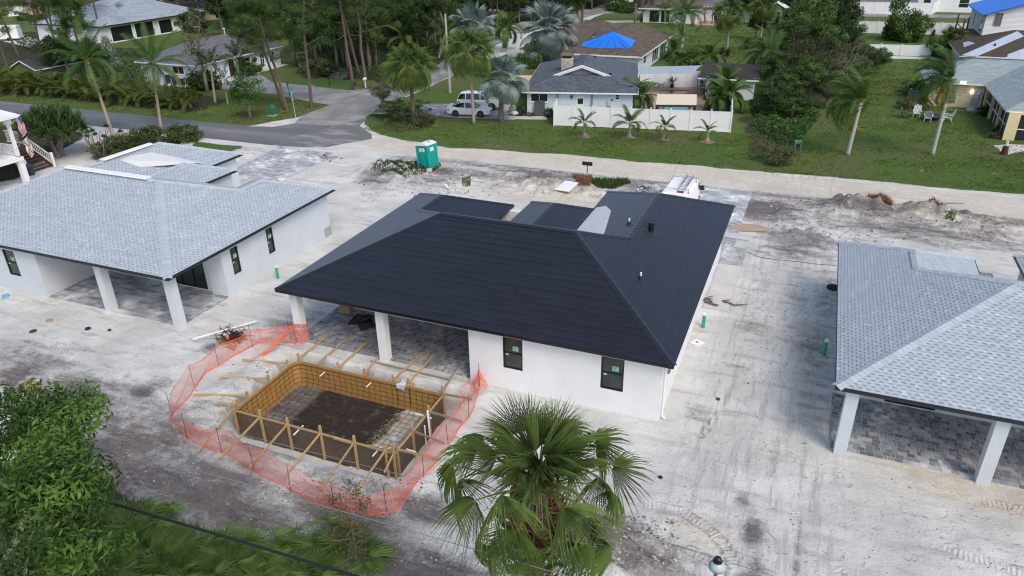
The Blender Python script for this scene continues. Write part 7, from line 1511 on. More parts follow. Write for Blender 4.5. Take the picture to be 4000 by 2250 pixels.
# ================= vehicles =================
PAINTW=mat("white_car_paint",(.88,.88,.88),.42,.02,spec=.5); RUB=mat("tyre_rubber",(.015,.015,.015),.85,.1); RIM=mat("dark_alloy",(.12,.11,.11),.35,.1,metal=.6); CGL=mat("car_glass",(.012,.015,.02),.05,.2,spec=.8); HL=mat("headlamp_glass",(.5,.52,.55),.1,.05); TLR=mat("tail_lamp",(.22,.01,.015),.2,.05); PLB=mat("black_plastic",(.018,.018,.02),.5,.1)
def loft(b,secs):
    n=len(secs[0]); vs=[p for s in secs for p in s]; fs=[]
    for i in range(len(secs)-1):
        for k in range(n-1): fs.append((i*n+k,i*n+k+1,(i+1)*n+k+1,(i+1)*n+k))
    fs.append(tuple(range(n))[::-1]); fs.append(tuple((len(secs)-1)*n+k for k in range(n))); b.add(vs,fs)
def car(label,cat,loc,rz,body,cab,wheels,wr,ww,paint,hw,extra=None,name="parked_car",rimm=RIM,group=None):
    """body: (x, z_low, z_shoulder, z_top, halfwidth); cab: (x, z_base, z_top, hw_base, hw_top)"""
    T=thing(name,label,cat,loc,rz,group); b=MB()
    loft(b,[[(x,-w*.92,zl),(x,-w,zl+.12),(x,-w,zs-.12),(x,-w*.97,zs),(x,-w*.86,zt),(x,0,zt+.03),(x,w*.86,zt),(x,w*.97,zs),(x,w,zs-.12),(x,w,zl+.12),(x,w*.92,zl),(x,-w*.92,zl)] for x,zl,zs,zt,w in body])
    b.build("body",paint,T,smooth=False)
    g=MB(); loft(g,[[(x,-wb,zb),(x,-wt,zt),(x,-wt*.8,zt+.03),(x,0,zt+.045),(x,wt*.8,zt+.03),(x,wt,zt),(x,wb,zb),(x,-wb,zb)] for x,zb,zt,wb,wt in cab]); g.build("window_glass",CGL,T)
    top=[c for c in cab if c[2]>max(c_[2] for c_ in cab)-.12]; r=MB()
    loft(r,[[(x,-wt-.01,zt-.03),(x,-wt*.97,zt+.015),(x,-wt*.8,zt+.045),(x,0,zt+.062),(x,wt*.8,zt+.045),(x,wt*.97,zt+.015),(x,wt+.01,zt-.03),(x,-wt-.01,zt-.03)] for x,zb,zt,wb,wt in top]); 
    for s in (-1,1):
        def E(i,t): x,zb,zt,wb,wt=cab[i]; return Vector((x,s*(wb+(wt-wb)*t),zb+(zt-zb)*t))
        for i in range(len(cab)-1):
            a,c=E(i,1),E(i+1,1)
            if i in (0,len(cab)-2): r.obox(a+Vector((0,0,.01)),c+Vector((0,0,.01)),.07,.06)
        for i in extra.get('pillars',()) if extra else (): r.obox(E(i,0),E(i,1),.09,.05,up=(0,1,0))
    r.build("roof_panel",paint,T)
    for x in wheels:
        for s in (-1,1):
            w=MB(); w.tube([(x,s*(hw-ww),wr),(x,s*(hw-.04),wr),(x,s*(hw+.005),wr)],[wr,wr,wr*.93],18); o=w.build("wheel",RUB,T)
            w=MB(); w.tube([(x,s*(hw+.006),wr),(x,s*(hw+.012),wr)],[wr*.64,wr*.6],14)
            for k in range(5): a=k*1.257; w.obox((x,s*(hw+.016),wr),(x+math.cos(a)*wr*.6,s*(hw+.016),wr+math.sin(a)*wr*.6),.06,.02,up=(0,1,0))
            w.build("rim",rimm,o)
            w=MB(); w.tube([(x,s*(hw-.3),wr*1.02),(x,s*(hw-.001),wr*1.02)],[wr*1.16]*2,18); w.build("wheel_arch",PLB,T)
    xf=body[-1][0]; xb=body[0][0]
    for s in (-1,1):
        z=(body[-1][2]); h=MB(); h.obox((xf-.30,s*hw*.90,z-.02),(xf-.03,s*hw*.55,z-.04),.09,.13); h.build("headlight",HL,T); h=MB(); h.obox((xb+.02,s*hw*.62,z+.12),(xb+.24,s*hw*.96,z+.14),.1,.17); h.build("tail_light",TLR,T)
        h=MB(); xm=cab[-2][0] if extra is None or 'mir' not in extra else extra['mir']; h.obox((xm,s*hw,cab[-1][1]+.08),(xm,s*(hw+.2),cab[-1][1]+.12),.12,.15); h.build("wing_mirror",paint if extra is None or not extra.get('mirblack') else PLB,T)
    h=MB(); h.box(xf-.05,-hw*.55,body[-1][2]-.18,xf+.012,hw*.55,body[-1][2]-.02); h.box(xf-.05,-hw*.6,body[-1][1]+.08,xf+.012,hw*.6,body[-1][1]+.2); h.build("grille",PLB,T)
    return T
q=G(1750,446);q2=G(1917,452); a=math.atan2(q2.y-q.y,q2.x-q.x); c=(G(1778,457)+G(1875,460))/2+Vector((-math.sin(a),math.cos(a),0))*.9; a=math.atan2(G(1875,460).y-G(1778,457).y,G(1875,460).x-G(1778,457).x)
car("white sedan with dark wheels parked in front of the white SUV","car",(c.x,c.y,.045),a,
 [(-2.3,.42,.75,.98,.70),(-2.22,.26,.78,1.03,.84),(-1.7,.22,.80,1.02,.89),(-.9,.2,.82,.95,.9),(.6,.2,.82,.93,.9),(1.1,.2,.78,.92,.9),(1.8,.22,.70,.80,.87),(2.2,.26,.62,.70,.80),(2.32,.34,.58,.64,.66)],
 [(-1.75,1.0,1.03,.72,.6),(-1.0,.95,1.34,.80,.62),(-.3,.93,1.42,.82,.64),(.25,.93,1.40,.82,.64),(1.15,.92,.94,.76,.66)],(-1.33,1.37),.32,.22,PAINTW,.905,dict(pillars=(2,),mir=.75))
c2=c+Vector((-math.sin(a+.06),math.cos(a+.06),0))*3.1+Vector((.25,0,0)); SU=G(1766,405)
car("white SUV parked behind the white sedan on the grey pavers","car",(c2.x+.35,c2.y+.1,.045),a+.03,
 [(-2.4,.5,1.0,1.12,.80),(-2.34,.36,1.02,1.16,.92),(-1.5,.3,1.04,1.16,.96),(.6,.3,1.04,1.14,.96),(1.1,.3,1.02,1.14,.95),(1.9,.32,.98,1.06,.93),(2.3,.36,.90,.98,.86),(2.42,.46,.82,.88,.72)],
 [(-2.32,1.14,1.18,.84,.8),(-2.05,1.14,1.66,.86,.70),(-1.4,1.14,1.76,.88,.72),(.2,1.13,1.74,.88,.72),(1.15,1.12,1.15,.84,.74)],(-1.45,1.46),.39,.26,PAINTW,.965,dict(pillars=(2,3),mir=.85))
# van with ladder rack
vl=G(2584,750,0); T=thing("work_van","white panel van with a ladder on its roof rack behind the black roof","van",(-7.55,49.3,.05),rd(88)); b=MB()
loft(b,[[(x,-w*.95,zl),(x,-w,zl+.15),(x,-w,1.3),(x,-w*.93,zt-.12),(x,-w*.82,zt),(x,0,zt+.04),(x,w*.82,zt),(x,w*.93,zt-.12),(x,w,1.3),(x,w,zl+.15),(x,w*.95,zl),(x,-w*.95,zl)] for x,zl,zt,w in [(-2.5,.35,1.92,.9),(-2.42,.3,2.0,.97),(.9,.28,2.0,.98),(1.3,.28,1.92,.97),(1.9,.28,1.42,.94),(2.5,.3,1.10,.86),(2.62,.4,.9,.7)]])
b.build("body",PAINTW,T); g=MB()
for s in (-1,1): g.add([(1.0,s*.988,1.25),(1.75,s*.955,1.25),(1.35,s*.925,1.76),(1.0,s*.945,1.80)],[(0,1,2,3)])
g.add([(1.42,-.8,1.88),(1.42,.8,1.88),(1.95,.86,1.42),(1.95,-.86,1.42)],[(0,1,2,3)]); g.box(-2.52,-.75,1.2,-2.46,-.05,1.7); g.box(-2.52,.05,1.2,-2.46,.75,1.7); g.build("window_glass",CGL,T)
for x in (-1.6,1.55):
    for s in (-1,1): w=MB(); w.tube([(x,s*.75,.34),(x,s*.985,.34)],[.34,.32],16); o=w.build("wheel",RUB,T); w=MB(); w.tube([(x,s*.985,.34),(x,s*.99,.34)],[.2,.2],12); w.build("rim",CONC,o)
for s in (-1,1): w=MB(); w.obox((1.5,s*.98,1.25),(1.5,s*1.28,1.3),.1,.32); w.build("wing_mirror",PLB,T); w=MB(); w.box(-2.53,s*.9-.06,.9,-2.47,s*.9+.06,1.3); w.build("tail_light",TLR,T)
STEEL=mat("galvanised_steel",(.42,.45,.47),.4,.08,metal=.7); b=MB()
for x in (-2.05,.55):
    for s in (-1,1): b.tube([(x,s*.86,1.9),(x,s*.84,2.28)],.02,5); b.box(x-.12,s*.86-.05,1.99,x+.12,s*.86+.05,2.02)
    b.tube([(x,-.84,2.2),(x,.84,2.2)],.025,5)
rk=b.build("roof_rack",STEEL,T); b=MB(); b.box(-2.3,-.55,2.03,-1.95,-.1,2.06,); b.build("brake_light",TLR,T)
L=thing("ladder","aluminium extension ladder strapped on the white van's roof rack","ladder",(0,0,0)); L.location=T.location; L.rotation_euler=(0,0,rd(88)); b=MB()
for y in (-.62,-.2): b.obox((-2.1,y,2.26),(.75,y,2.26),.03,.08); b.obox((-1.2,y+.03,2.34),(.85,y+.03,2.34),.03,.07)
ls=b.build("side_rail",STEEL,L)
for k in range(10): b=MB(); b.tube([(-1.95+k*.29,-.62,2.27),(-1.95+k*.29,-.2,2.27)],.018,5); b.build("rung",STEEL,L)
b=MB(); b.tube([(1.2,.8,1.98),(1.15,.8,2.75)],.006,4); b.build("antenna",PLB,T)
# distant cars
q=G(*cC(490,105)); c_=car("red car parked on the grass far up the road","car",(q.x,q.y,0),rd(10),[(-2.1,.3,.8,1.0,.8),(0,.25,.85,.95,.85),(2.1,.3,.6,.7,.75)],[(-1.6,1.0,1.02,.7,.6),(-.8,.95,1.42,.76,.6),(.3,.93,1.42,.76,.6),(1.1,.9,.92,.72,.62)],(-1.3,1.3),.32,.2,mat("dark_red_paint",(.22,.008,.02),.25,.03),.86,dict(mir=.7),rimm=HL)
q=G(*cC(620,45)); car("white car half hidden behind the red car","car",(q.x,q.y,0),rd(10),[(-2.1,.3,.8,1.0,.8),(0,.25,.85,.95,.85),(2.1,.3,.6,.7,.75)],[(-1.6,1.0,1.02,.7,.6),(-.8,.95,1.42,.76,.6),(.3,.93,1.42,.76,.6),(1.1,.9,.92,.72,.62)],(-1.3,1.3),.32,.2,PAINTW,.86,dict(mir=.7))
q=G(*cC(640,715)); car("black car in the shade beside the biggest silver palm","car",(q.x+1,q.y+.5,0),rd(5),[(-2.1,.3,.8,1.0,.8),(0,.25,.85,.95,.85),(2.1,.3,.6,.7,.75)],[(-1.6,1.0,1.02,.7,.6),(-.8,.95,1.42,.76,.6),(.3,.93,1.42,.76,.6),(1.1,.9,.92,.72,.62)],(-1.3,1.3),.32,.2,PLB,.86,dict(mir=.7))
q=G(*cA(60,585)); T=thing("trailer","white box trailer at the photo's very edge","trailer",(q.x-.4,q.y+.8,0),rd(35)); b=MB(); b.box(-1.2,-1.1,.45,2.6,1.1,2.6); b.build("body",PAINTW,T); b=MB(); b.box(-1.24,-1.0,.55,-1.2,-.02,2.5); b.box(-1.24,.02,.55,-1.2,1.0,2.5); b.build("rear_door",CONC,T); b=MB(); [b.tube([(.8,s*1.0,.33),(.8,s*1.15,.33)],[.33]*2,12) for s in (-1,1)]; b.build("wheel",RUB,T)
# ================= portable toilet =================
TEAL=mat("teal_plastic",(.0,.30,.245),.45,.08,1.2); TEAL2=mat("pale_teal_plastic",(.0,.42,.35),.45,.08); WPL=mat("white_plastic",(.75,.77,.76),.45,.04)
T=thing("portable_toilet","teal portable toilet with white domed roof leaning beside the dirt road","portable toilet",(-28.95,51.95,.12),rd(-8)); T.rotation_euler=(rd(-2),rd(-5.5),rd(-8)); w=.575; d=.62; h=1.98
b=MB(); b.box(-w,-d,.08,w,d,h); b.build("body",TEAL,T); b=MB()
for x,y in ((-w,-d),(w,-d),(w,d),(-w,d)): b.box(x-.035,y-.035,.05,x+.035,y+.035,h)
b.box(-w-.01,-d-.015,1.32,w+.01,-d,1.37); b.box(w,-d,1.32,w+.015,d,1.37); b.box(-.13,-d-.03,.1,-.06,-d,1.32); b.box(.06,-d-.022,.1,.12,-d,1.32); b.box(-w,-d-.02,.1,-w+.1,-d,1.3); b.box(w-.1,-d-.02,.1,w,-d,1.3); b.build("moulded_frame",TEAL2,T)
b=MB(); b.box(-w-.05,-d-.05,0,w+.05,d+.05,.09); b.build("skid_base",mat("dirty_plastic",(.40,.42,.40),.8,.2,4),T)
b=MB(); n=8; P=[]
for i in range(n+1): a=math.pi*i/n; P.append((-w-.04+(2*w+.08)*i/n,.17*math.sin(a)))
for (xa,za),(xb,zb) in zip(P,P[1:]): b.add([(xa,-d-.05,h-.02),(xb,-d-.05,h-.02),(xb,d+.05,h-.02),(xa,d+.05,h-.02),(xa,-d-.05,h+.05+za),(xb,-d-.05,h+.05+zb),(xb,d+.05,h+.05+zb),(xa,d+.05,h+.05+za)],[(0,3,2,1),(4,5,6,7),(0,1,5,4),(2,3,7,6)]+([(3,0,4,7)] if xa==P[0][0] else [])+([(1,2,6,5)] if xb==P[-1][0] else []))
b.build("roof",WPL,T); b=MB(); b.lathe((.28,.05,h+.1),[(.05,0),(.05,.16)],8); b.build("vent_pipe",PLB,T)
def txt(body,size,matl,parent,loc,rot,name="lettering",ext=.002,al='CENTER'):
    c=bpy.data.curves.new(name,'FONT'); c.body=body; c.size=size; c.align_x=al; c.align_y='CENTER'; c.extrude=ext; c.resolution_u=1; o=bpy.data.objects.new(name,c); COL.objects.link(o)
    dg=bpy.context.evaluated_depsgraph_get(); me=bpy.data.meshes.new_from_object(o.evaluated_get(dg)); bpy.data.objects.remove(o); me.materials.clear(); me.materials.append(matl); o=_link(name,me); o.parent=parent; o.location=loc; o.rotation_euler=rot; return o
INK=mat("dark_ink",(.06,.05,.06),.7,0); b=MB(); b.box(-.27,-d-.035,1.45,.27,-d-.02,1.75); s1=b.build("notice",WPL,T); txt("A",.15,INK,s1,(0,-d-.038,1.6),(rd(90),0,0)); b=MB()
for k in range(16): a=k*.393; b.box(.1*math.cos(a)-.012,-d-.038,1.6+.1*math.sin(a)-.012,.1*math.cos(a)+.012,-d-.035,1.6+.1*math.sin(a)+.012)
for zz in (1.47,1.72): b.box(-.22,-d-.038,zz,.22,-d-.035,zz+.008)
b.build("ring_print",INK,s1); b=MB(); b.box(w+.015,-.32,1.45,w+.03,.18,1.75); s2=b.build("notice",WPL,T); b=MB(); b.box(w+.03,-.12,1.56,w+.033,-.02,1.66); b.build("ring_print",mat("grey_ink",(.35,.33,.35),.7),s2)
# ================= street furniture =================
SG=mat("sign_green",(.0,.30,.19),.5,.03); q=G(*r2(300,890)); T=thing("street_sign","green street name sign on a thin pole at the corner lawn","street sign",(q.x,q.y,0)); b=MB(); b.tube([(0,0,0),(-.12,0,2.75)],.03,6); b.build("pole",CONC,T)
b=MB(); b.box(-.62,-.02,2.62,.38,-.005,2.86); bl=b.build("name_blade",SG,T); txt("EL DORADO",.17,TRIMW,bl,(-.1,-.022,2.74),(rd(90),0,0)); b=MB(); b.box(-.14,-.5,2.88,-.11,.5,3.05); b.build("cross_blade",SG,T)
b=MB(); b.add([(-.1+.36*math.cos(math.pi/8+k*math.pi/4),.03,2.15+.36*math.sin(math.pi/8+k*math.pi/4)) for k in range(8)]+[(-.1+.36*math.cos(math.pi/8+k*math.pi/4),.045,2.15+.36*math.sin(math.pi/8+k*math.pi/4)) for k in range(8)],[tuple(range(8)),tuple(range(15,7,-1))]+[(k,8+k,8+(k+1)%8,(k+1)%8) for k in range(8)]); b.build("sign_back",mat("grey_sign_back",(.16,.17,.18),.5),T)
def mailbox(lab,p,s=1): 
    q=G(*p); T=thing("mailbox",lab,"mailbox",(q.x,q.y,0),rd(10)); b=MB(); b.box(-.06,-.06,0,.06,.06,1.0); b.obox((0,0,.55),(0,-.3,.95),.08,.08); b.build("post",TRIMW,T); b=MB(); 
    sec=[(-.14,0),(-.14,.12),(-.1,.2),(0,.24),(.1,.2),(.14,.12),(.14,0)]; b.add([(x,-.35,1.0+z) for x,z in sec]+[(x,.25,1.0+z) for x,z in sec],[tuple(range(7)),tuple(range(13,6,-1))]+[(i,7+i,7+(i+1)%7,(i+1)%7) for i in range(7)]); bx=b.build("box",TRIMW,T); b=MB(); b.box(-.2,-.1,1.1,-.15,.05,1.3); b.build("flag",CONC,bx)
mailbox("white mailbox on a white post beside the pine",r2(828,662)); mailbox("white mailbox on its post at the end of the sea-grape hedge",r1(1470,1048))
for lab,p in (("black garden lamp post in the middle of the corner lawn",r2(557,652)),("black lamp post behind the street sign pine",r2(258,768))):
    q=G(*p); T=thing("lamp_post",lab,"lamp post",(q.x,q.y,0)); b=MB(); b.tube([(0,0,0),(0,0,1.9)],.045,6); b.build("pole",BLACKM,T); b=MB(); b.lathe((0,0,1.9),[(.06,0),(.13,.12),(.13,.32),(.04,.4)],8); b.build("lantern",mat("lantern_glass%d"%int(p[0]),(.10,.13,.12),.3),T)
GBX=mat("utility_green",(.03,.16,.075),.5,.06)
q=G(*r2(125,872)); T=thing("utility_box","dark green round-topped utility box on the corner lawn","utility box",(q.x,q.y,0),.1); b=MB(); sec=[(-.33,0),(-.33,.85),(-.22,1.05),(0,1.12),(.22,1.05),(.33,.85),(.33,0)]; b.add([(x,-.3,z) for x,z in sec]+[(x,.3,z) for x,z in sec],[tuple(range(7)),tuple(range(13,6,-1))]+[(i,7+i,7+(i+1)%7,(i+1)%7) for i in range(7)]); b.build("cabinet",GBX,T); b=MB(); b.box(-.42,-.4,0,.42,.4,.08); b.build("plinth",CONC,T)
q=G(*r4(215,1150)); T=thing("utility_box","lighter green utility box with open front at the ivy's edge","utility box",(q.x,q.y,0),.2); b=MB(); b.box(-.3,-.25,0,.3,.25,.12); b.box(-.28,-.05,.1,.28,.25,1.05); b.box(-.28,-.22,.1,-.2,.25,.95); b.box(.2,-.22,.1,.28,.25,.95); b.build("cabinet",mat("pale_utility_green",(.08,.24,.13),.5,.06),T); b=MB(); b.box(-.15,-.12,.3,.12,-.03,.8); b.build("inner_panel",PLB,T)
q=G(*r2(1465,703)); o=MB(); o.tube([(0,0,-.2),(-.1,0,9)],[.16,.11],10); u=o.build("utility_pole",PALMT2); u.location=(q.x,q.y,0); tag(u,"pale wooden utility pole standing beside the side road","pole")
q=G(*r3(565,1345)); b=MB(); b.box(-.42,-.02,.75,.42,.02,1.05); b.box(-.03,.0,0,.03,.04,.8); o=b.build("yard_sign",PLB); o.location=(q.x,q.y,.3); tag(o,"small black sign on a stake on the debris berm","sign")
# bins
for i,(px,col,h,r,lab) in enumerate([(cB(560,1190),(.02,.03,.028),1.1,.33,"black wheelie bin at the wall end of the row of bins"),(cB(645,1205),(.015,.018,.12),1.1,.36,"dark blue wheelie bin among the bins"),(cB(700,1212),(.22,.26,.25),.85,.28,"grey-green round bin among the bins"),(cB(760,1218),(.012,.01,.03),.82,.27,"small near-black bin with a white label")]):
    q=G(*px); T=thing("bin",lab,"bin",(q.x,q.y+.3,.06)); m=mat("bin_plastic%d"%i,col,.5,.1); b=MB(); b.lathe((0,0,0),[(r*.78,0),(r,h*.92)],4 if i<2 else 12); b.build("body",m,T); b=MB(); b.lathe((0,0,h*.92),[(r*1.1,0),(r*1.05,.05),(r*.3,.1)],4 if i<2 else 12); b.build("lid",m,T)
# air conditioner, hose reel, pots beside the blue house
q=G(*r3(210,870)); T=thing("air_conditioner","dark grey air conditioner unit against the blue house wall","air conditioner",(q.x+.05,q.y-.1,.05),A1); b=MB(); b.box(-.52,-.42,0,.52,.42,1.5); b.lathe((0,0,1.46),[(.5,0),(.46,.08),(.2,.09)],14); b.build("casing",mat("grey_louvre",(.07,.07,.075),.5,.1),T); b=MB(); [b.box(-.53,-.435,.1+k*.09,.53,-.42,.14+k*.09) for k in range(15)]; [b.box(.52,-.42,.1+k*.09,.535,.42,.14+k*.09) for k in range(15)]; b.build("louvre",mat("grey_louvre_light",(.13,.13,.14),.5,.1),T)
q=G(*r3(75,870)); T=thing("hose_reel","black hose reel beside the white bag at the blue house corner","hose reel",(q.x,q.y-.1,.05),A1); b=MB(); 
for r in (.3,.36,.42): 
    P=[(r*math.cos(t*.5),-.05+r*.15,.5+r*math.sin(t*.5)) for t in range(13)]; b.tube(P,.035,5)
b.box(-.08,-.2,0,.08,.2,.5); b.build("hose",PLB,T)
q=G(*r3(30,868)); T=thing("soil_bag","white plastic bags on dark pallets by the hose reel","bag",(q.x,q.y-.1,.05)); b=MB(); b.box(-.5,-.3,0,.5,.3,.12); b.build("pallet",DK,T); b=MB(); b.lathe((-.1,0,.1),[(.42,0),(.45,.12),(.3,.25),(.05,.28)],9); b.build("bag",WPL,T)
b=MB(); b.box(-.35,-.3,.0,.35,.3,.9); b.box(-.4,-.35,.9,.4,.35,.97); o=b.build("storage_bin",PLB); q=G(*r3(390,815)); o.location=(q.x+.3,q.y+1.5,.05); tag(o,"black lidded bin between the blue wall and the white fence","bin")
# green plastic chairs, white chairs, fire pit
def adk(lab,x,y,rz,m,group=None,s=1.0):
    T=thing("garden_chair",lab,"chair",(x,y,.05),rz,group); T.scale=(s,)*3
    for sx in (-.28,.28):
        b=MB(); b.obox((sx,.28,0),(sx,.24,.38),.05,.08); b.build("leg",m,T); b=MB(); b.obox((sx,-.42,0),(sx,-.3,.55),.05,.08); b.build("leg",m,T); b=MB(); b.obox((sx*1.15,-.45,.55),(sx*1.15,.35,.6),.12,.03); b.build("armrest",m,T)
    b=MB(); b.slab([(-.28,.3,.38),(.28,.3,.38),(.28,-.3,.28),(-.28,-.3,.28)],.03); b.build("seat",m,T)
    for k in range(5): x_=-.24+k*.12; hh=.95+.12*math.cos((k-2)*.7); b=MB(); b.obox((x_,-.3,.28),(x_*1.15,-.62,hh),.1,.02,up=(0,1,.3)); b.build("back_slat",m,T)
    return T
GRC=mat("pale_green_plastic",(.22,.38,.31),.5,.06); WHC=mat("aged_white_plastic",(.55,.60,.60),.6,.08); GC2=mat("dark_green_plastic",(.03,.09,.05),.5,.08)
for lab,p in (("pale green garden chair nearest the potted plant",r3(1128,655)),("pale green garden chair between the other two by the white fence",r3(1050,660)),("pale green garden chair half hidden by the blue house eave",r3(1000,655))):
    q=G(*p); adk(lab,q.x,q.y,rd(190),GRC)
q=G(*r3(1090,665)); b=MB(); b.box(-.25,-.25,.42,.25,.25,.46); [b.box(x-.02,y-.02,0,x+.02,y+.02,.42) for x in (-.2,.2) for y in (-.2,.2)]; o=b.build("side_table",GRC); o.location=(q.x,q.y,.05); tag(o,"small pale green side table between the green chairs","table")
def potplant(lab,p,me,s,r=.25,col=(.03,.03,.035),h=.45):
    q=G(*p); T=thing("potted_plant",lab,"potted plant",(q.x,q.y,.05)); b=MB(); b.lathe((0,0,0),[(r*.75,0),(r,h),(r*.85,h),(r*.8,h-.05)],12); b.build("pot",mat("pot_"+str(int(p[0]*10)),col,.6,.1),T); 
    for j in range(10): a=j*2.4; o=inst("leaf",me,T,(0,0,h),(0,-rd(35+4*j),a),s)
    return T
bl=MB(); bl.add([(0,0,0),(.5,-.09,.05),(1.0,-.08,-.05),(1.3,0,-.2),(1.0,.08,-.05),(.5,.09,.05)],[(0,1,5),(1,2,4,5),(2,3,4)],(.8,.9,.9)); blade=bl.build("leaf_blade",LF_DARK); BLM=blade.data; bpy.data.objects.remove(blade)
potplant("big dark-leaved plant in a black pot before the white fence",r3(1207,665),BLM,.85); potplant("dark-leaved plant in a tall grey pot beside the shed",r3(1432,690),BLM,.6,.28,(.2,.22,.22),.7); potplant("small fern pot against the shed's blue corner",r3(1480,720),BLM,.5); q=None
T=potplant("low bronze-leaved plant beside the black pot plant",r3(1290,640),BLM,.45,.12)
potplant("small potted plant at the foot of the pine",r2(752,680),BLM,.55,.25,(.2,.10,.05))
potplant("yellow pot beside the thick silver palm trunk",r2(1930,850),BLM,.3,.3,(.45,.42,.12),.6)
q=G(*r4(1165,905)); adk("white slatted chair with tall back facing the fire pit",q.x-.5,q.y+1.0,rd(175),WHC,s=1.05); adk("white chair turned away from the camera by the fire pit",q.x+.4,q.y-.5,rd(-8),WHC,s=1.05); adk("dark green chair at the side of the fire pit",q.x-1.5,q.y+.2,rd(250),GC2,s=1.05); adk("pale chair half hidden by the windblown palm trunk",q.x+2.1,q.y+.2,rd(95),WHC,s=1.05)
T=thing("fire_pit","black covered fire pit between the garden chairs","fire pit",(q.x+.8,q.y+.4,0)); b=MB(); b.lathe((0,0,0),[(.55,0),(.85,.4),(.8,.5),(.1,.72)],14); b.build("cover",PLB,T)
q=G(*r4(1085,745)); b=MB(); b.box(-.5,-.35,0,.6,.35,.9); b.lathe((-.3,-.2,.9),[(.02,0),(.16,.1),(.16,.22),(.03,.32)],8); o=b.build("concrete_bench",mat("mossy_concrete",(.14,.16,.15),.9,.2)); o.location=(q.x,q.y,0); tag(o,"mossy concrete plinth with a white ball in the rock garden","plinth")
rr=random.Random(14)
for i in range(9):
    q=G(*r4(1000+rr.uniform(0,190),770+rr.uniform(0,60))); b=MB(); s=rr.uniform(.18,.4); b.lathe((0,0,-.05),[(s,0),(s*.9,s*.4),(s*.4,s*.7),(.05,s*.75)],6); o=b.build("rock",m_("rock",(.22,.17,.14),.95,.3,3)); o.location=(q.x,q.y,0); o.rotation_euler=(rr.uniform(-.3,.3),rr.uniform(-.3,.3),rr.uniform(0,6)); tag(o,"rock in the rock garden by the yellow house corner","rock","rocks of the rock garden")
T=thing("path_marker","dark red lantern stump with white cap on the pale path","garden ornament",tuple(G(*r4(1780,1165)))); b=MB(); b.lathe((0,0,0),[(.28,0),(.22,.7),(.1,.75)],8); b.build("stump",mat("dark_red_stone",(.07,.02,.02),.7),T); b=MB(); b.lathe((0,0,.75),[(.1,0),(.12,.4)],8); b.build("cap",WPL,T)
strip_mesh("garden_path",gp([r4(1700,1100),r4(1800,1090),r4(1932,1095),(4100,570),(4100,620),r4(1932,1140),r4(1790,1170)]),.03,CONC)
strip_mesh("slate_gravel",wob(gp([r2(590,520),r2(700,510),r2(715,560),r2(660,595),r2(560,595),r2(560,560)]),.6,.2),.04,mat("slate_gravel_mat",(.12,.115,.14),.95,.3,6,.8,20))
# ================= stilt house porch, flags =================
q=crop(0,350,400/1449); Yc=37.6; zd=PY(*q(215,985),Yc).z; zt_=PY(*q(50,430),Yc).z; xc=G(*q(350,1345)).x
T=thing("stilt_house","corner of a raised white house with railed porch, posts and brown steps","house",(xc,Yc,0)); off=T.location
b=MB(); b.box(xc-.2,Yc-.2,0,xc+.2,Yc+.2,zd-.05); b.build("lower_column",TRIMW,T,off); b=MB(); b.box(xc-.11,Yc-.11,zd+.3,xc+.11,Yc+.11,zt_); b.box(xc-.2,Yc-.2,zt_-.3,xc+.2,Yc+.2,zt_); b.build("upper_post",TRIMW,T,off)
b=MB(); b.box(xc-9,Yc-.18,zd-.05,xc+.32,Yc+.18,zd+.28); b.box(xc-.15,Yc-7,zd-.05,xc+.2,Yc+.18,zd+.28); b.box(xc-9,Yc-7,zd+.05,xc-.1,Yc,zd+.2); b.build("deck",TRIMW,T,off)
b=MB(); b.box(xc-9,Yc-.15,zt_,xc+.2,Yc+.15,zt_+.28); b.slab([(xc-9.5,Yc-8,zt_+.9),(xc+.7,Yc-8,zt_+.35),(xc+.7,Yc+.7,zt_+.35),(xc-9.5,Yc+.7,zt_+1.4)],.18); b.build("roof",TRIMW,T,off)
b=MB(); b.box(xc-9,Yc-.03,zd+1.15,xc-.1,Yc+.03,zd+1.22); b.box(xc-9,Yc-.03,zd+.38,xc-.1,Yc+.03,zd+.44); b.build("rail",TRIMW,T,off)
for k in range(30): b=MB(); b.box(xc-.3-k*.14-.018,Yc-.018,zd+.4,xc-.3-k*.14+.018,Yc+.018,zd+1.17); b.build("baluster",TRIMW,T,off)
b=MB(); b.box(xc-9,Yc-9,0,xc-2.5,Yc-.5,zd-.05); b.build("wall",STUCCO_G,T,off)
DECKB=mat("red_brown_boards",(.09,.035,.022),.75,.2,3); b=None; xs=G(*q(770,1085)).x; ya=39.45; yb=41.75; zs_=1.65
for k in range(9):
    x=xs-.15-k*.32; z=.12+k*.19; b=MB(); b.box(x-.3,ya,z-.05,x+.02,yb,z); b.build("step",DECKB,T,off)
b=MB(); b.box(xs-5.5,ya-.05,zs_-.1,xs-2.95,yb+.3,zs_); b.obox((xs,ya+.03,.05),(xs-2.9,ya+.03,zs_-.12),.05,.25); b.obox((xs,yb-.03,.05),(xs-2.9,yb-.03,zs_-.12),.05,.25); b.build("landing",DECKB,T,off)
for yy in (ya-.1,yb+.05):
    b=MB()
    for x,z in ((xs+.05,0),(xs-2.9,zs_-.1)): b.box(x-.09,yy-.09,z,x+.09,yy+.09,z+1.25)
    b.obox((xs,yy,.98),(xs-2.9,yy,zs_+.88),.06,.07); b.obox((xs,yy,.25),(xs-2.9,yy,zs_+.15),.05,.06); b.build("stair_rail",TRIMW,T,off)
    for k in range(13): t=(k+.7)/13.7; x=xs-2.9*t; z0_=.25+(zs_-.1)*t; b=MB(); b.box(x-.018,yy-.018,z0_,x+.018,yy+.018,z0_+.72); b.build("baluster",TRIMW,T,off)
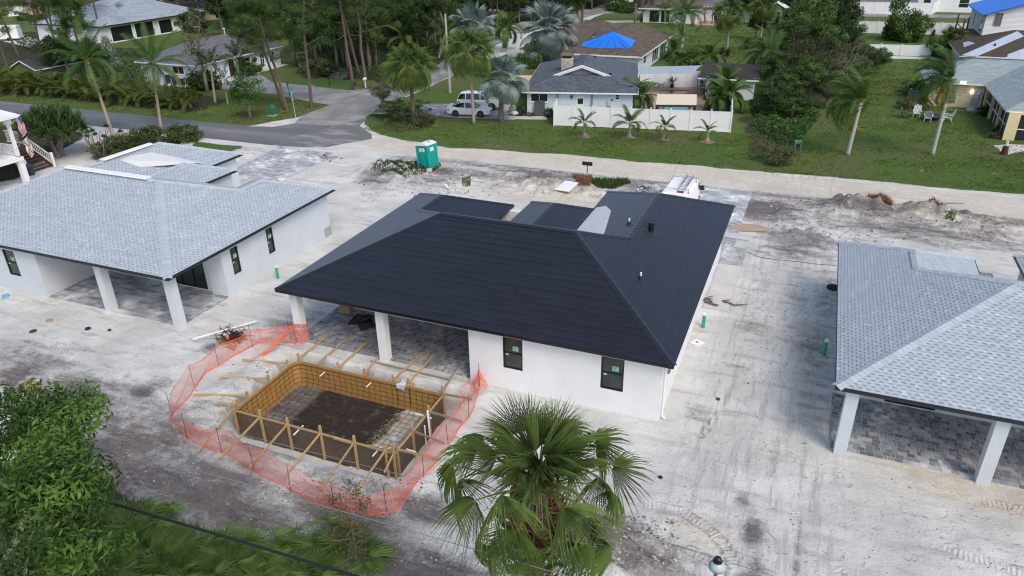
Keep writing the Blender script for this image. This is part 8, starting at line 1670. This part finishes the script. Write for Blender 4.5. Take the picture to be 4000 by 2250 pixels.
b=MB(); b.box(xs-5.5,yb+.25,zs_,xs-2.95,yb+.33,zs_+.05); b.box(xs-5.5,yb+.25,zs_+.95,xs-2.95,yb+.33,zs_+1.02); [b.box(xs-3.0-k*.15,yb+.27,zs_,xs-2.97-k*.15,yb+.3,zs_+.97) for k in range(17)]; b.build("landing_rail",TRIMW,T,off)
q_=q(350,1200); b=MB(); pp=G(*q(350,1230)); b.lathe((pp.x,pp.y+.5,0),[(.35,0),(.42,.8),(.3,.95),(.25,.9)],12); tag(b.build("water_barrel",mat("dark_blue_barrel",(.02,.035,.06),.5)),"dark blue barrel under the stilt house steps","barrel")
def flag(lab,hoist,tip,kind,w,h,parent_pole=True):
    """cloth hanging from an angled pole"""
    a=Vector(hoist);c=Vector(tip); T=thing("flag",lab,"flag",tuple(a)); b=MB(); b.tube([a,c],.018,6); b.build("pole",CONC,T,a); d=(c-a).normalized()
    nu,nv=(26,13) if kind=="us" else (20,20); s=MB(); 
    def P(u,v):   # u along the fly (hanging), v along the hoist
        o=c-d*(.05+v*h); fall=Vector((.28,-.05,-1)).normalized(); ww=.055*math.sin(u*9+v*3)+.03*math.sin(u*4-v*7); return o+fall*u*w+Vector((-d.x*.12*u,.0,0))+Vector((.25,-1,.1)).normalized()*ww
    for i in range(nu):
        for j in range(nv):
            u,v=(i+.5)/nu,(j+.5)/nv
            if kind=="us":
                col=(.55,.03,.06) if j%2==0 else (.78,.78,.78)
                if u<.4 and j<7: col=(.03,.05,.22)
            else:
                x,y=u-.5,v-.5; col=(.78,.78,.76)
                if abs(x-y)<.085 or abs(x+y)<.085: col=(.55,.02,.05)
                if x*x+y*y<.02: col=(.45,.36,.16)
            s.add([P(i/nu,j/nv),P((i+1)/nu,j/nv),P((i+1)/nu,(j+1)/nv),P(i/nu,(j+1)/nv)],[(0,1,2,3)],col)
    o=s.build("cloth",mat("flag_cloth_"+kind,(.999,.999,.999),.8,.03,attr=True,trans=.25),T,a,smooth=True)
    if kind=="us":
        t=MB()
        for i in range(6):
            for j in range(5):
                p=P(.035+.06*i+(.03 if j%2 else 0),.05+.10*j)+Vector((.02,-.06,.01)); r=.016; t.add([p+Vector((r*math.cos(k*1.257+1.57),0,r*math.sin(k*1.257+1.57))) for k in range(5)],[(0,2,4,1,3)][:0] or [(0,1,2,3,4)])
        t.build("stars",TRIMW,o,a)
y_=Yc-.05; flag("American flag hanging from an angled pole on the upper porch post",PY(*q(108,545),y_-.1),PY(*q(297,352),y_-.6),"us",1.35,1.25); flag("white flag with red diagonal cross hanging below the American flag",PY(*q(220,850),y_-.1),PY(*q(392,655),y_-.6),"fl",1.4,1.05)
# ================= site bits =================
def bits(name,lab,cat,loc,fn,m,rz=0,group=None,z=None): 
    b=MB(); fn(b); o=b.build(name,m); zz=hz(loc[0],loc[1]) if z is None else z; o.location=(loc[0],loc[1],zz); o.rotation_euler=(0,0,rz); return tag(o,lab,cat,group)
CARD=mat("cardboard",(.36,.235,.12),.85,.08)
for lab,p,r in (("green pipe stub beside the pale porch house wall",m2(165,650),.08),("green pipe stub on the sand beside the black-roofed house",m3(1440,1020),.09),("green pipe stub near the patio house corner",m4(420,1225),.09)):
    q=G(*p); T=thing("pipe_stub",lab,"pipe",(q.x,q.y,0)); b=MB(); b.tube([(0,0,-.1),(.02,0,.72)],r,10); b.build("pipe",PVCG,T); b=MB(); b.tube([(.02,0,.70),(.02,0,.8)],r*1.12,10); b.build("cap",PVC,T)
T=thing("cardboard_box","open brown cardboard box by the back wall of the pool-side patio","box",(-21.25,28.15,.05),.1); b=MB(); b.box(-.28,-.22,0,.28,.22,.55); b.build("carton",CARD,T); b=MB(); b.slab([(-.28,-.22,.55),(.28,-.22,.55),(.28,-.4,.68),(-.28,-.4,.68)],.01); b.slab([(.28,-.22,.55),(.28,.22,.55),(.42,.22,.66),(.42,-.22,.66)],.01); b.build("flap",CARD,T); b=MB(); [b.box(-.18+.06*k,-.224,.36,-.14+.06*k,-.221,.41) for k in range(6)]; b.build("print",INK,T)
q=G(*b1(235,40)); bits("cardboard_box","squashed cardboard box above the leafy tree on the dark dirt","box",(q.x,q.y),lambda b:b.box(-.35,-.25,0,.35,.25,.3),CARD,.25)
MESHM=mat("black_insect_screen",(.02,.02,.022),.5,.1)
for i,(pp,lab) in enumerate((((m2(695,1005),m2(765,935),m2(885,955),m2(815,1005)),"black window screen lying on the patio pavers, leftmost of the pile"),((m2(765,1005),m2(870,985),m2(905,1030),m2(795,1062)),"lowest black window screen of the pile on the patio"),((m2(760,985),m2(850,950),m2(890,965),m2(830,1000)),"small black screen lying on top of the other two"))):
    w_=gp(pp); c=Vector((sum(p[0] for p in w_)/4,sum(p[1] for p in w_)/4,.07+.05*i)); T=thing("window_screen",lab,"screen",tuple(c)); b=MB(); b.slab([(p[0],p[1],c.z+.03*math.sin(k)) for k,p in enumerate(w_)],.015); b.build("mesh",MESHM,T,c); b=MB()
    for k in range(4): b.obox((*w_[k],c.z+.02+.03*math.sin(k)),(*w_[(k+1)%4],c.z+.02+.03*math.sin(k+1)),.04,.03)
    b.build("frame",BLACKM,T,c)
# white pipes and rebar heap
for i,(a,c,lab) in enumerate(((m1(1455,1110),m1(1935,975),"long white pvc pipe lying across the rebar heap"),(m1(1660,1060),m1(1868,1028),"shorter white pipe under the long one"),(m1(1640,1070),m1(1805,1046),"shortest white pipe beside the rebar heap"))):
    A_=G(*a,.32 if i==0 else .15);C_=G(*c,.2 if i==0 else .12); b=MB(); b.tube([A_,C_],.045,10); tag(b.build("white_pipe",PVC),lab,"pipe")
b=MB(); rr=random.Random(3); qc=G(*m1(1755,1100))
for i in range(150):
    a=rr.gauss(-.62,.22) if rr.random()<.8 else rr.uniform(-3,0); L=rr.uniform(.5,1.5); p=Vector((qc.x+rr.gauss(0,.32),qc.y+rr.gauss(0,.22),.05+abs(rr.gauss(0,.12)))); d=Vector((math.cos(a)*L,math.sin(a)*L*.9,rr.uniform(-.15,.25))); b.tube([p-d*.5,p+Vector((0,0,.04)),p+d*.5],.012,4)
tag(b.build("rebar_heap",REBAR),"heap of rusty rebar offcuts on the sand by the netting","rebar heap",kind="stuff")
q=G(*m1(1720,1140)); bits("cardboard_sheet","curled cardboard sheet under the rebar heap","cardboard",(q.x,q.y),lambda b:b.slab([(-.9,.1,.08),(-.2,-.35,.03),(.9,-.55,.1),(.7,-.25,.05),(0,.1,.03)],.02),CARD)
for i,(dx,dy,c) in enumerate(((-.25,-.2,(.5,.52,.55)),(.05,-.35,(.6,.3,.2)),(.2,-.5,(.75,.05,.12)),(.25,.3,(.6,.2,.2)),(-.1,-.1,(.55,.5,.45)))):
    bits("litter",["grey crumpled litter on the rebar heap","tan crumpled litter on the rebar heap","red crumpled litter on the rebar heap","pink crumpled litter at the back of the rebar heap","pale crumpled litter on the rebar heap"][i],"litter",(qc.x+dx,qc.y+dy),lambda b:b.lathe((0,0,.2),[(.05,0),(.1,.06),(.07,.14),(.01,.16)],6),mat("litter%d"%i,c,.7))
for lab,p,s,m,hh in (("brown crushed cup on the sand before the porch house",m1(375,975),.18,CARD,.08),("dark blue cap lying on the sand before the porch house",m1(665,1035),.16,mat("navy_cloth",(.01,.015,.06),.8),.08),("dark flat rubber scrap on the sand",m1(250,1052),.2,m_("dark_scrap",(.04,.045,.055),.8),.03),("small black scrap with a white end on the sand",m1(828,1047),.1,m_("dark_scrap",(.04,.045,.055),.8),.06),("blue crumpled plastic by the porch house wall",m1(45,790),.22,mat("blue_plastic",(.12,.35,.6),.6),.1),
  ("round black hole cap on the white sand right of the big palm",b3(1118,707),.1,BLACKM,.03),("black lump by the dirt track",b3(1553,118),.1,m_("dark_scrap",(.04,.045,.055),.8),.05),("charred lump against the patio house wall",m4(490,725),.35,m_("char",(.02,.012,.01),.9),.15)):
    q=G(*p); bits("scrap",lab,"scrap",(q.x,q.y),lambda b:b.lathe((0,0,0),[(s,0),(s*.9,hh),(s*.3,hh*1.5)],7),m,RR.uniform(0,6))
bits("plywood_sheet","warped tan plywood sheet on the sand past the black roof","plywood",G(*m3(1790,275))[:2],lambda b:b.slab([(-1.25,-.5,.06),(-.3,-.75,.05),(1.1,-.35,.09),(1.3,.2,.12),(.4,.75,.06),(-.7,.6,.05)],.025),mat("tan_plywood",(.40,.30,.21),.85,.12,3))
bits("white_board","white board propped on the berm behind the black roof","board",(-16.2,50.0),lambda b:b.slab([(-.8,-.5,.05),(.45,-.75,.1),(.8,.5,.45),(-.35,.75,.4)],.03),PVC)
bits("white_board","bright white scrap board near the berm weeds","board",G(*r2(1440,1415))[:2],lambda b:b.slab([(-.35,.2,.1),(-.1,.25,.12),(.4,-.4,.05),(.2,-.45,.05)],.03),PVC)
bits("white_sheet","white sheet of drywall against the black-roofed house side","board",G(*m3(1660,335))[:2],lambda b:b.slab([(-1.3,-.25,.05),(1.1,-.45,.05),(1.2,.35,.1),(-1.2,.4,.1)],.03),CONC)
T=thing("white_tray","white plastic tray with a dark label lying beside the house wall","tray",tuple(G(*m3(1395,1145)))); b=MB(); b.slab([(-.3,-.15,.1),(.1,-.3,.1),(.35,.1,.1),(-.1,.28,.1)],.08); b.build("tray",PVC,T); b=MB(); b.slab([(-.06,-.06,.11),(.06,-.06,.11),(.06,.04,.11),(-.06,.04,.11)],.006); b.build("label_patch",PLB,T)
# debris: sticks, roots and rubble scattered over the site
def stick(b,x,y,L,r,rr,z=None,curl=.5):
    zz=hz(x,y); a=rr.uniform(0,6.28); p=Vector((x,y,zz+.02)); q=[p]
    for k in range(3): a+=rr.uniform(-curl,curl); p=p+Vector((math.cos(a)*L/3,math.sin(a)*L/3,rr.uniform(-.01,.03))); q.append(p)
    b.tube(q,[r,r*.9,r*.7,r*.4],4,cap=False)
STK=mat("dead_stick",(.17,.13,.11),.9,.3,5)
b=MB(); rr=random.Random(66)
zones=[((2900,900,3250,1500),150,.3),((3000,760,3950,960),220,.6),((2650,1250,3200,2240),220,.22),((0,1350,700,2000),160,.25),((900,1850,2000,2230),150,.3),((1400,640,2450,780),160,.5),((3200,1800,3990,2240),130,.2),((1050,1150,1300,1350),40,.3),((500,1120,1100,1500),60,.22),((2150,2050,2600,2240),80,.25),((700,1500,1000,1900),60,.3)]
for (x0_,y0_,x1_,y1_),n,L in zones:
    for i in range(n):
        q=G(rr.uniform(x0_,x1_),rr.uniform(y0_,y1_))
        if -22.3<q.x<-3.2 and 24<q.y<43 or (q.x>2.2 and 24.5<q.y<44) or (POOL[0]-.8<q.x<POOL[2]+1 and POOL[1]-.8<q.y<POOL[3]+1) or q.y>54.5: continue
        stick(b,q.x,q.y,L*rr.uniform(.25,1.1)*(1.8 if rr.random()<.06 else 1),rr.uniform(.003,.009)*(1 if L<.5 else 1.8),rr)
tag(b.build("scattered_sticks",STK),"sticks and roots strewn over the sand","sticks",kind="stuff")
b=MB(); rng=random.Random(68)
for (x0_,y0_,x1_,y1_),n,s in [((2900,850,3250,1500),260,.05),((3000,760,3950,950),500,.09),((1400,650,2450,770),500,.09),((2200,2030,2650,2245),420,.055),((0,1400,900,2000),420,.045),((950,1850,2000,2240),420,.04),((3200,1800,3990,2240),340,.03),((2600,1600,3150,2240),260,.03),((1080,1880,1650,1960),240,.05),((880,1420,1100,1540),90,.05)]:
    for i in range(n):
        q=G(rng.uniform(x0_,x1_),rng.uniform(y0_,y1_))
        if -22.3<q.x<-3.2 and 24<q.y<43 or (q.x>2.2 and 24.5<q.y<44) or (POOL[0]-.6<q.x<POOL[2]+1 and POOL[1]-.6<q.y<POOL[3]+.8) or q.y>54.5: continue
        z=hz(q.x,q.y); r=s*rng.uniform(.4,1.5); a=rng.uniform(0,6); P=[(q.x+r*math.cos(a+t),q.y+r*math.sin(a+t)*.8,z-.01) for t in (0,1.6,3.1,4.7)]; k=rng.choice((.25,.4,.55,.75,.95)); b.add(P+[(q.x+rng.uniform(-.3,.3)*r,q.y,z+r*rng.uniform(.4,1.0))],[(0,1,4),(1,2,4),(2,3,4),(3,0,4)],(k,k*.96,k*.92))
tag(b.build("rubble",mat("pale_rubble",(.50,.48,.46),.9,.2,4,attr=True)),"clods and pebbles strewn over the disturbed ground","rubble",kind="stuff")
T=thing("root_pile","pile of brown broken roots on the concrete slab beside the house","roots",tuple(G(*m3(1540,840)))); b=MB(); rr=random.Random(4)
for i in range(13):
    p=Vector((rr.uniform(-.6,.6),rr.uniform(-.35,.35),.08)); q=[p]
    for k in range(3): p=p+Vector((rr.uniform(-.3,.4),rr.uniform(-.2,.2),rr.uniform(-.03,.1))); q.append(p)
    b.tube(q,[.045,.04,.03,.012],5)
b.build("root",STK,T)
for P_,n,lab in ((G(*crop(2500,660,400/2576)(130,560)),46,"heap of grey paver offcuts beside the white van"),(G(*r2(530,1192)),22,"small heap of paver offcuts at the driveway edge")):
    T=thing("paver_heap",lab,"rubble heap",(P_.x,P_.y,.05)); rr=random.Random(n)
    for i in range(n):
        r=abs(rr.gauss(0,.7)); a=rr.uniform(0,6.28); o=MB(); o.box(-.14,-.09,-.03,.14,.09,.03); o=o.build("paver",PAVER if rr.random()<.7 else CONC,T); o.location=(r*math.cos(a)*1.2,r*math.sin(a)*.7,.05+max(0,.45-.4*r)*rr.random()); o.rotation_euler=(rr.uniform(-.6,.6),rr.uniform(-.6,.6),rr.uniform(0,6))
T=thing("plank_heap","short weathered planks dropped on the far sand heap","planks",tuple(G(*m4(1350,150))+Vector((0,0,.5)))); 
for i in range(5): b=MB(); b.obox((-.8+.12*i,-.4,.1+.03*i),(.3+.16*i,.5,.05),.14,.03); b.build("plank",WOODG,T)
T=thing("tarp_scrap","dark rumpled landscape cloth beside the portable toilet weeds","cloth",tuple(G(*r2(1000,1285)))); b=MB(); X=[(-.9+.2*i,-.45+.3*j,.18+.16*math.sin(i*1.7+j)*math.cos(j*2+i)) for j in range(4) for i in range(10)]; b.add(X,[(j*10+i,j*10+i+1,(j+1)*10+i+1,(j+1)*10+i) for j in range(3) for i in range(9)]); b.build("cloth",m_("dark_scrap",(.04,.045,.055),.8),T)
for lab,p,s in (("white rock beside the toilet's weeds",r2(1185,1268),.2),("grey rock in the weeds before the toilet",r2(1130,1300),.28),("pale flat rock under the toilet's corner",r2(1310,1335),.3),("lone tan rock on the sand between the houses",m2(895,70),.2)):
    q=G(*p); bits("rock",lab,"rock",(q.x,q.y),lambda b:b.lathe((0,0,-.05),[(s,0),(s*.95,s*.4),(s*.5,s*.75),(.04,s*.8)],7),m_("pale_rock",(.42,.41,.38),.9,.2,3),RR.uniform(0,6))
# cable snaking over the sand
b=MB(); P=[G(*m3(1600,430),.03),G(*m3(1740,440),.03),G(*m3(1800,460),.03),G(*m3(1860,490),.03),G(*m4(60,512),.03),G(*m4(200,525),.03),G(*m4(400,545),.03),G(*m4(520,550),.03)]; P=[Vector((p.x,p.y,hz(p.x,p.y)+.02)) for p in P]; b.tube(P,.014,5); tag(b.build("ground_cable",m_("dark_scrap",(.04,.045,.055),.8)),"dark cable trailing over the sand between two houses","cable")
# ================= overhead lines and the pole =================
T=thing("utility_pole","weathered pole top with a grey-and-black insulator at the bottom edge","utility pole",(-.15,9.62,0)); b=MB(); b.tube([(0,0,-.3),(0,0,8.2)],[.17,.13],14); b.build("pole",mat("old_pole_wood",(.11,.095,.075),.95,.35,5,.8,20,sz=(4,4,.6)),T)
b=MB(); b.lathe((0,0,8.2),[(.125,0),(.12,.015),(.05,.03)],14); b.build("pole_top",mat("split_pole_top",(.16,.17,.13),.95,.4,14),T)
b=MB(); b.tube([(-.13,.1,7.3),(-.14,.14,8.35)],.035,8); b.build("bracket",STEEL,T); b=MB(); b.lathe((-.14,.14,8.33),[(.05,0),(.145,.05),(.15,.10),(.10,.17),(.07,.19)],18); ins_=b.build("insulator",mat("grey_porcelain",(.42,.50,.55),.2,.05,spec=.7),T,smooth=True); b=MB(); b.lathe((-.14,.14,8.50),[(.075,0),(.085,.03),(.06,.04),(.06,.10),(.03,.12)],16); b.build("insulator_cap",mat("black_porcelain",(.03,.015,.02),.2),ins_)
WIRE=mat("aluminium_wire",(.30,.32,.34),.4,.05,metal=.5); DW=mat("black_cable",(.012,.013,.016),.5,.05)
def wire(lab,Y,px,r,m,name="power_line",ext=(-1,1)):
    Q=[PY(*p,Y) for p in px]; d0=(Q[0]-Q[1]).normalized();d1=(Q[-1]-Q[-2]).normalized(); Q=[Q[0]+d0*30]+Q+([Q[-1]+d1*ext[1]*20] if ext[1]>0 else []); b=MB(); b.tube(Q,r,5); tag(b.build(name,m),lab,"power line")
wire("thin grey wire ending at the pole's insulator",9.75,[(222,1510),(668,1624),(1067,1728),(2000,1964),(2538,2100),(2790,2172)],.006,WIRE,ext=(-1,0))
wire("pale wire crossing in front of the big palm's trunk",8.3,[(264,1704),(1000,1900),(2000,2188)],.0075,WIRE)
wire("thick black cable nearest the camera over the bottom scrub",7.6,[(246,1911),(1000,2134),(1383,2250)],.022,DW,"overhead_cable")
wire("second strand of the thick black cable",7.62,[(246,1906),(1000,2129),(1383,2245)],.012,DW,"overhead_cable")
b=MB(); b.tube([PY(2538,2100,9.75),Vector((3,9.9,8.3)),Vector((16,10.2,8.0))],.006,4); tag(b.build("power_line",WIRE),"faint wire running on past the pole over the pale sand","power line")
b=MB(); a=Vector((12.35,91.2,4.8)); c=PY(3230,180,118); b.tube([a,a.lerp(c,.5)-Vector((0,0,.5)),c],.03,4); tag(b.build("service_cable",DW),"service cable sagging across the nearest stacked white fence","cable")
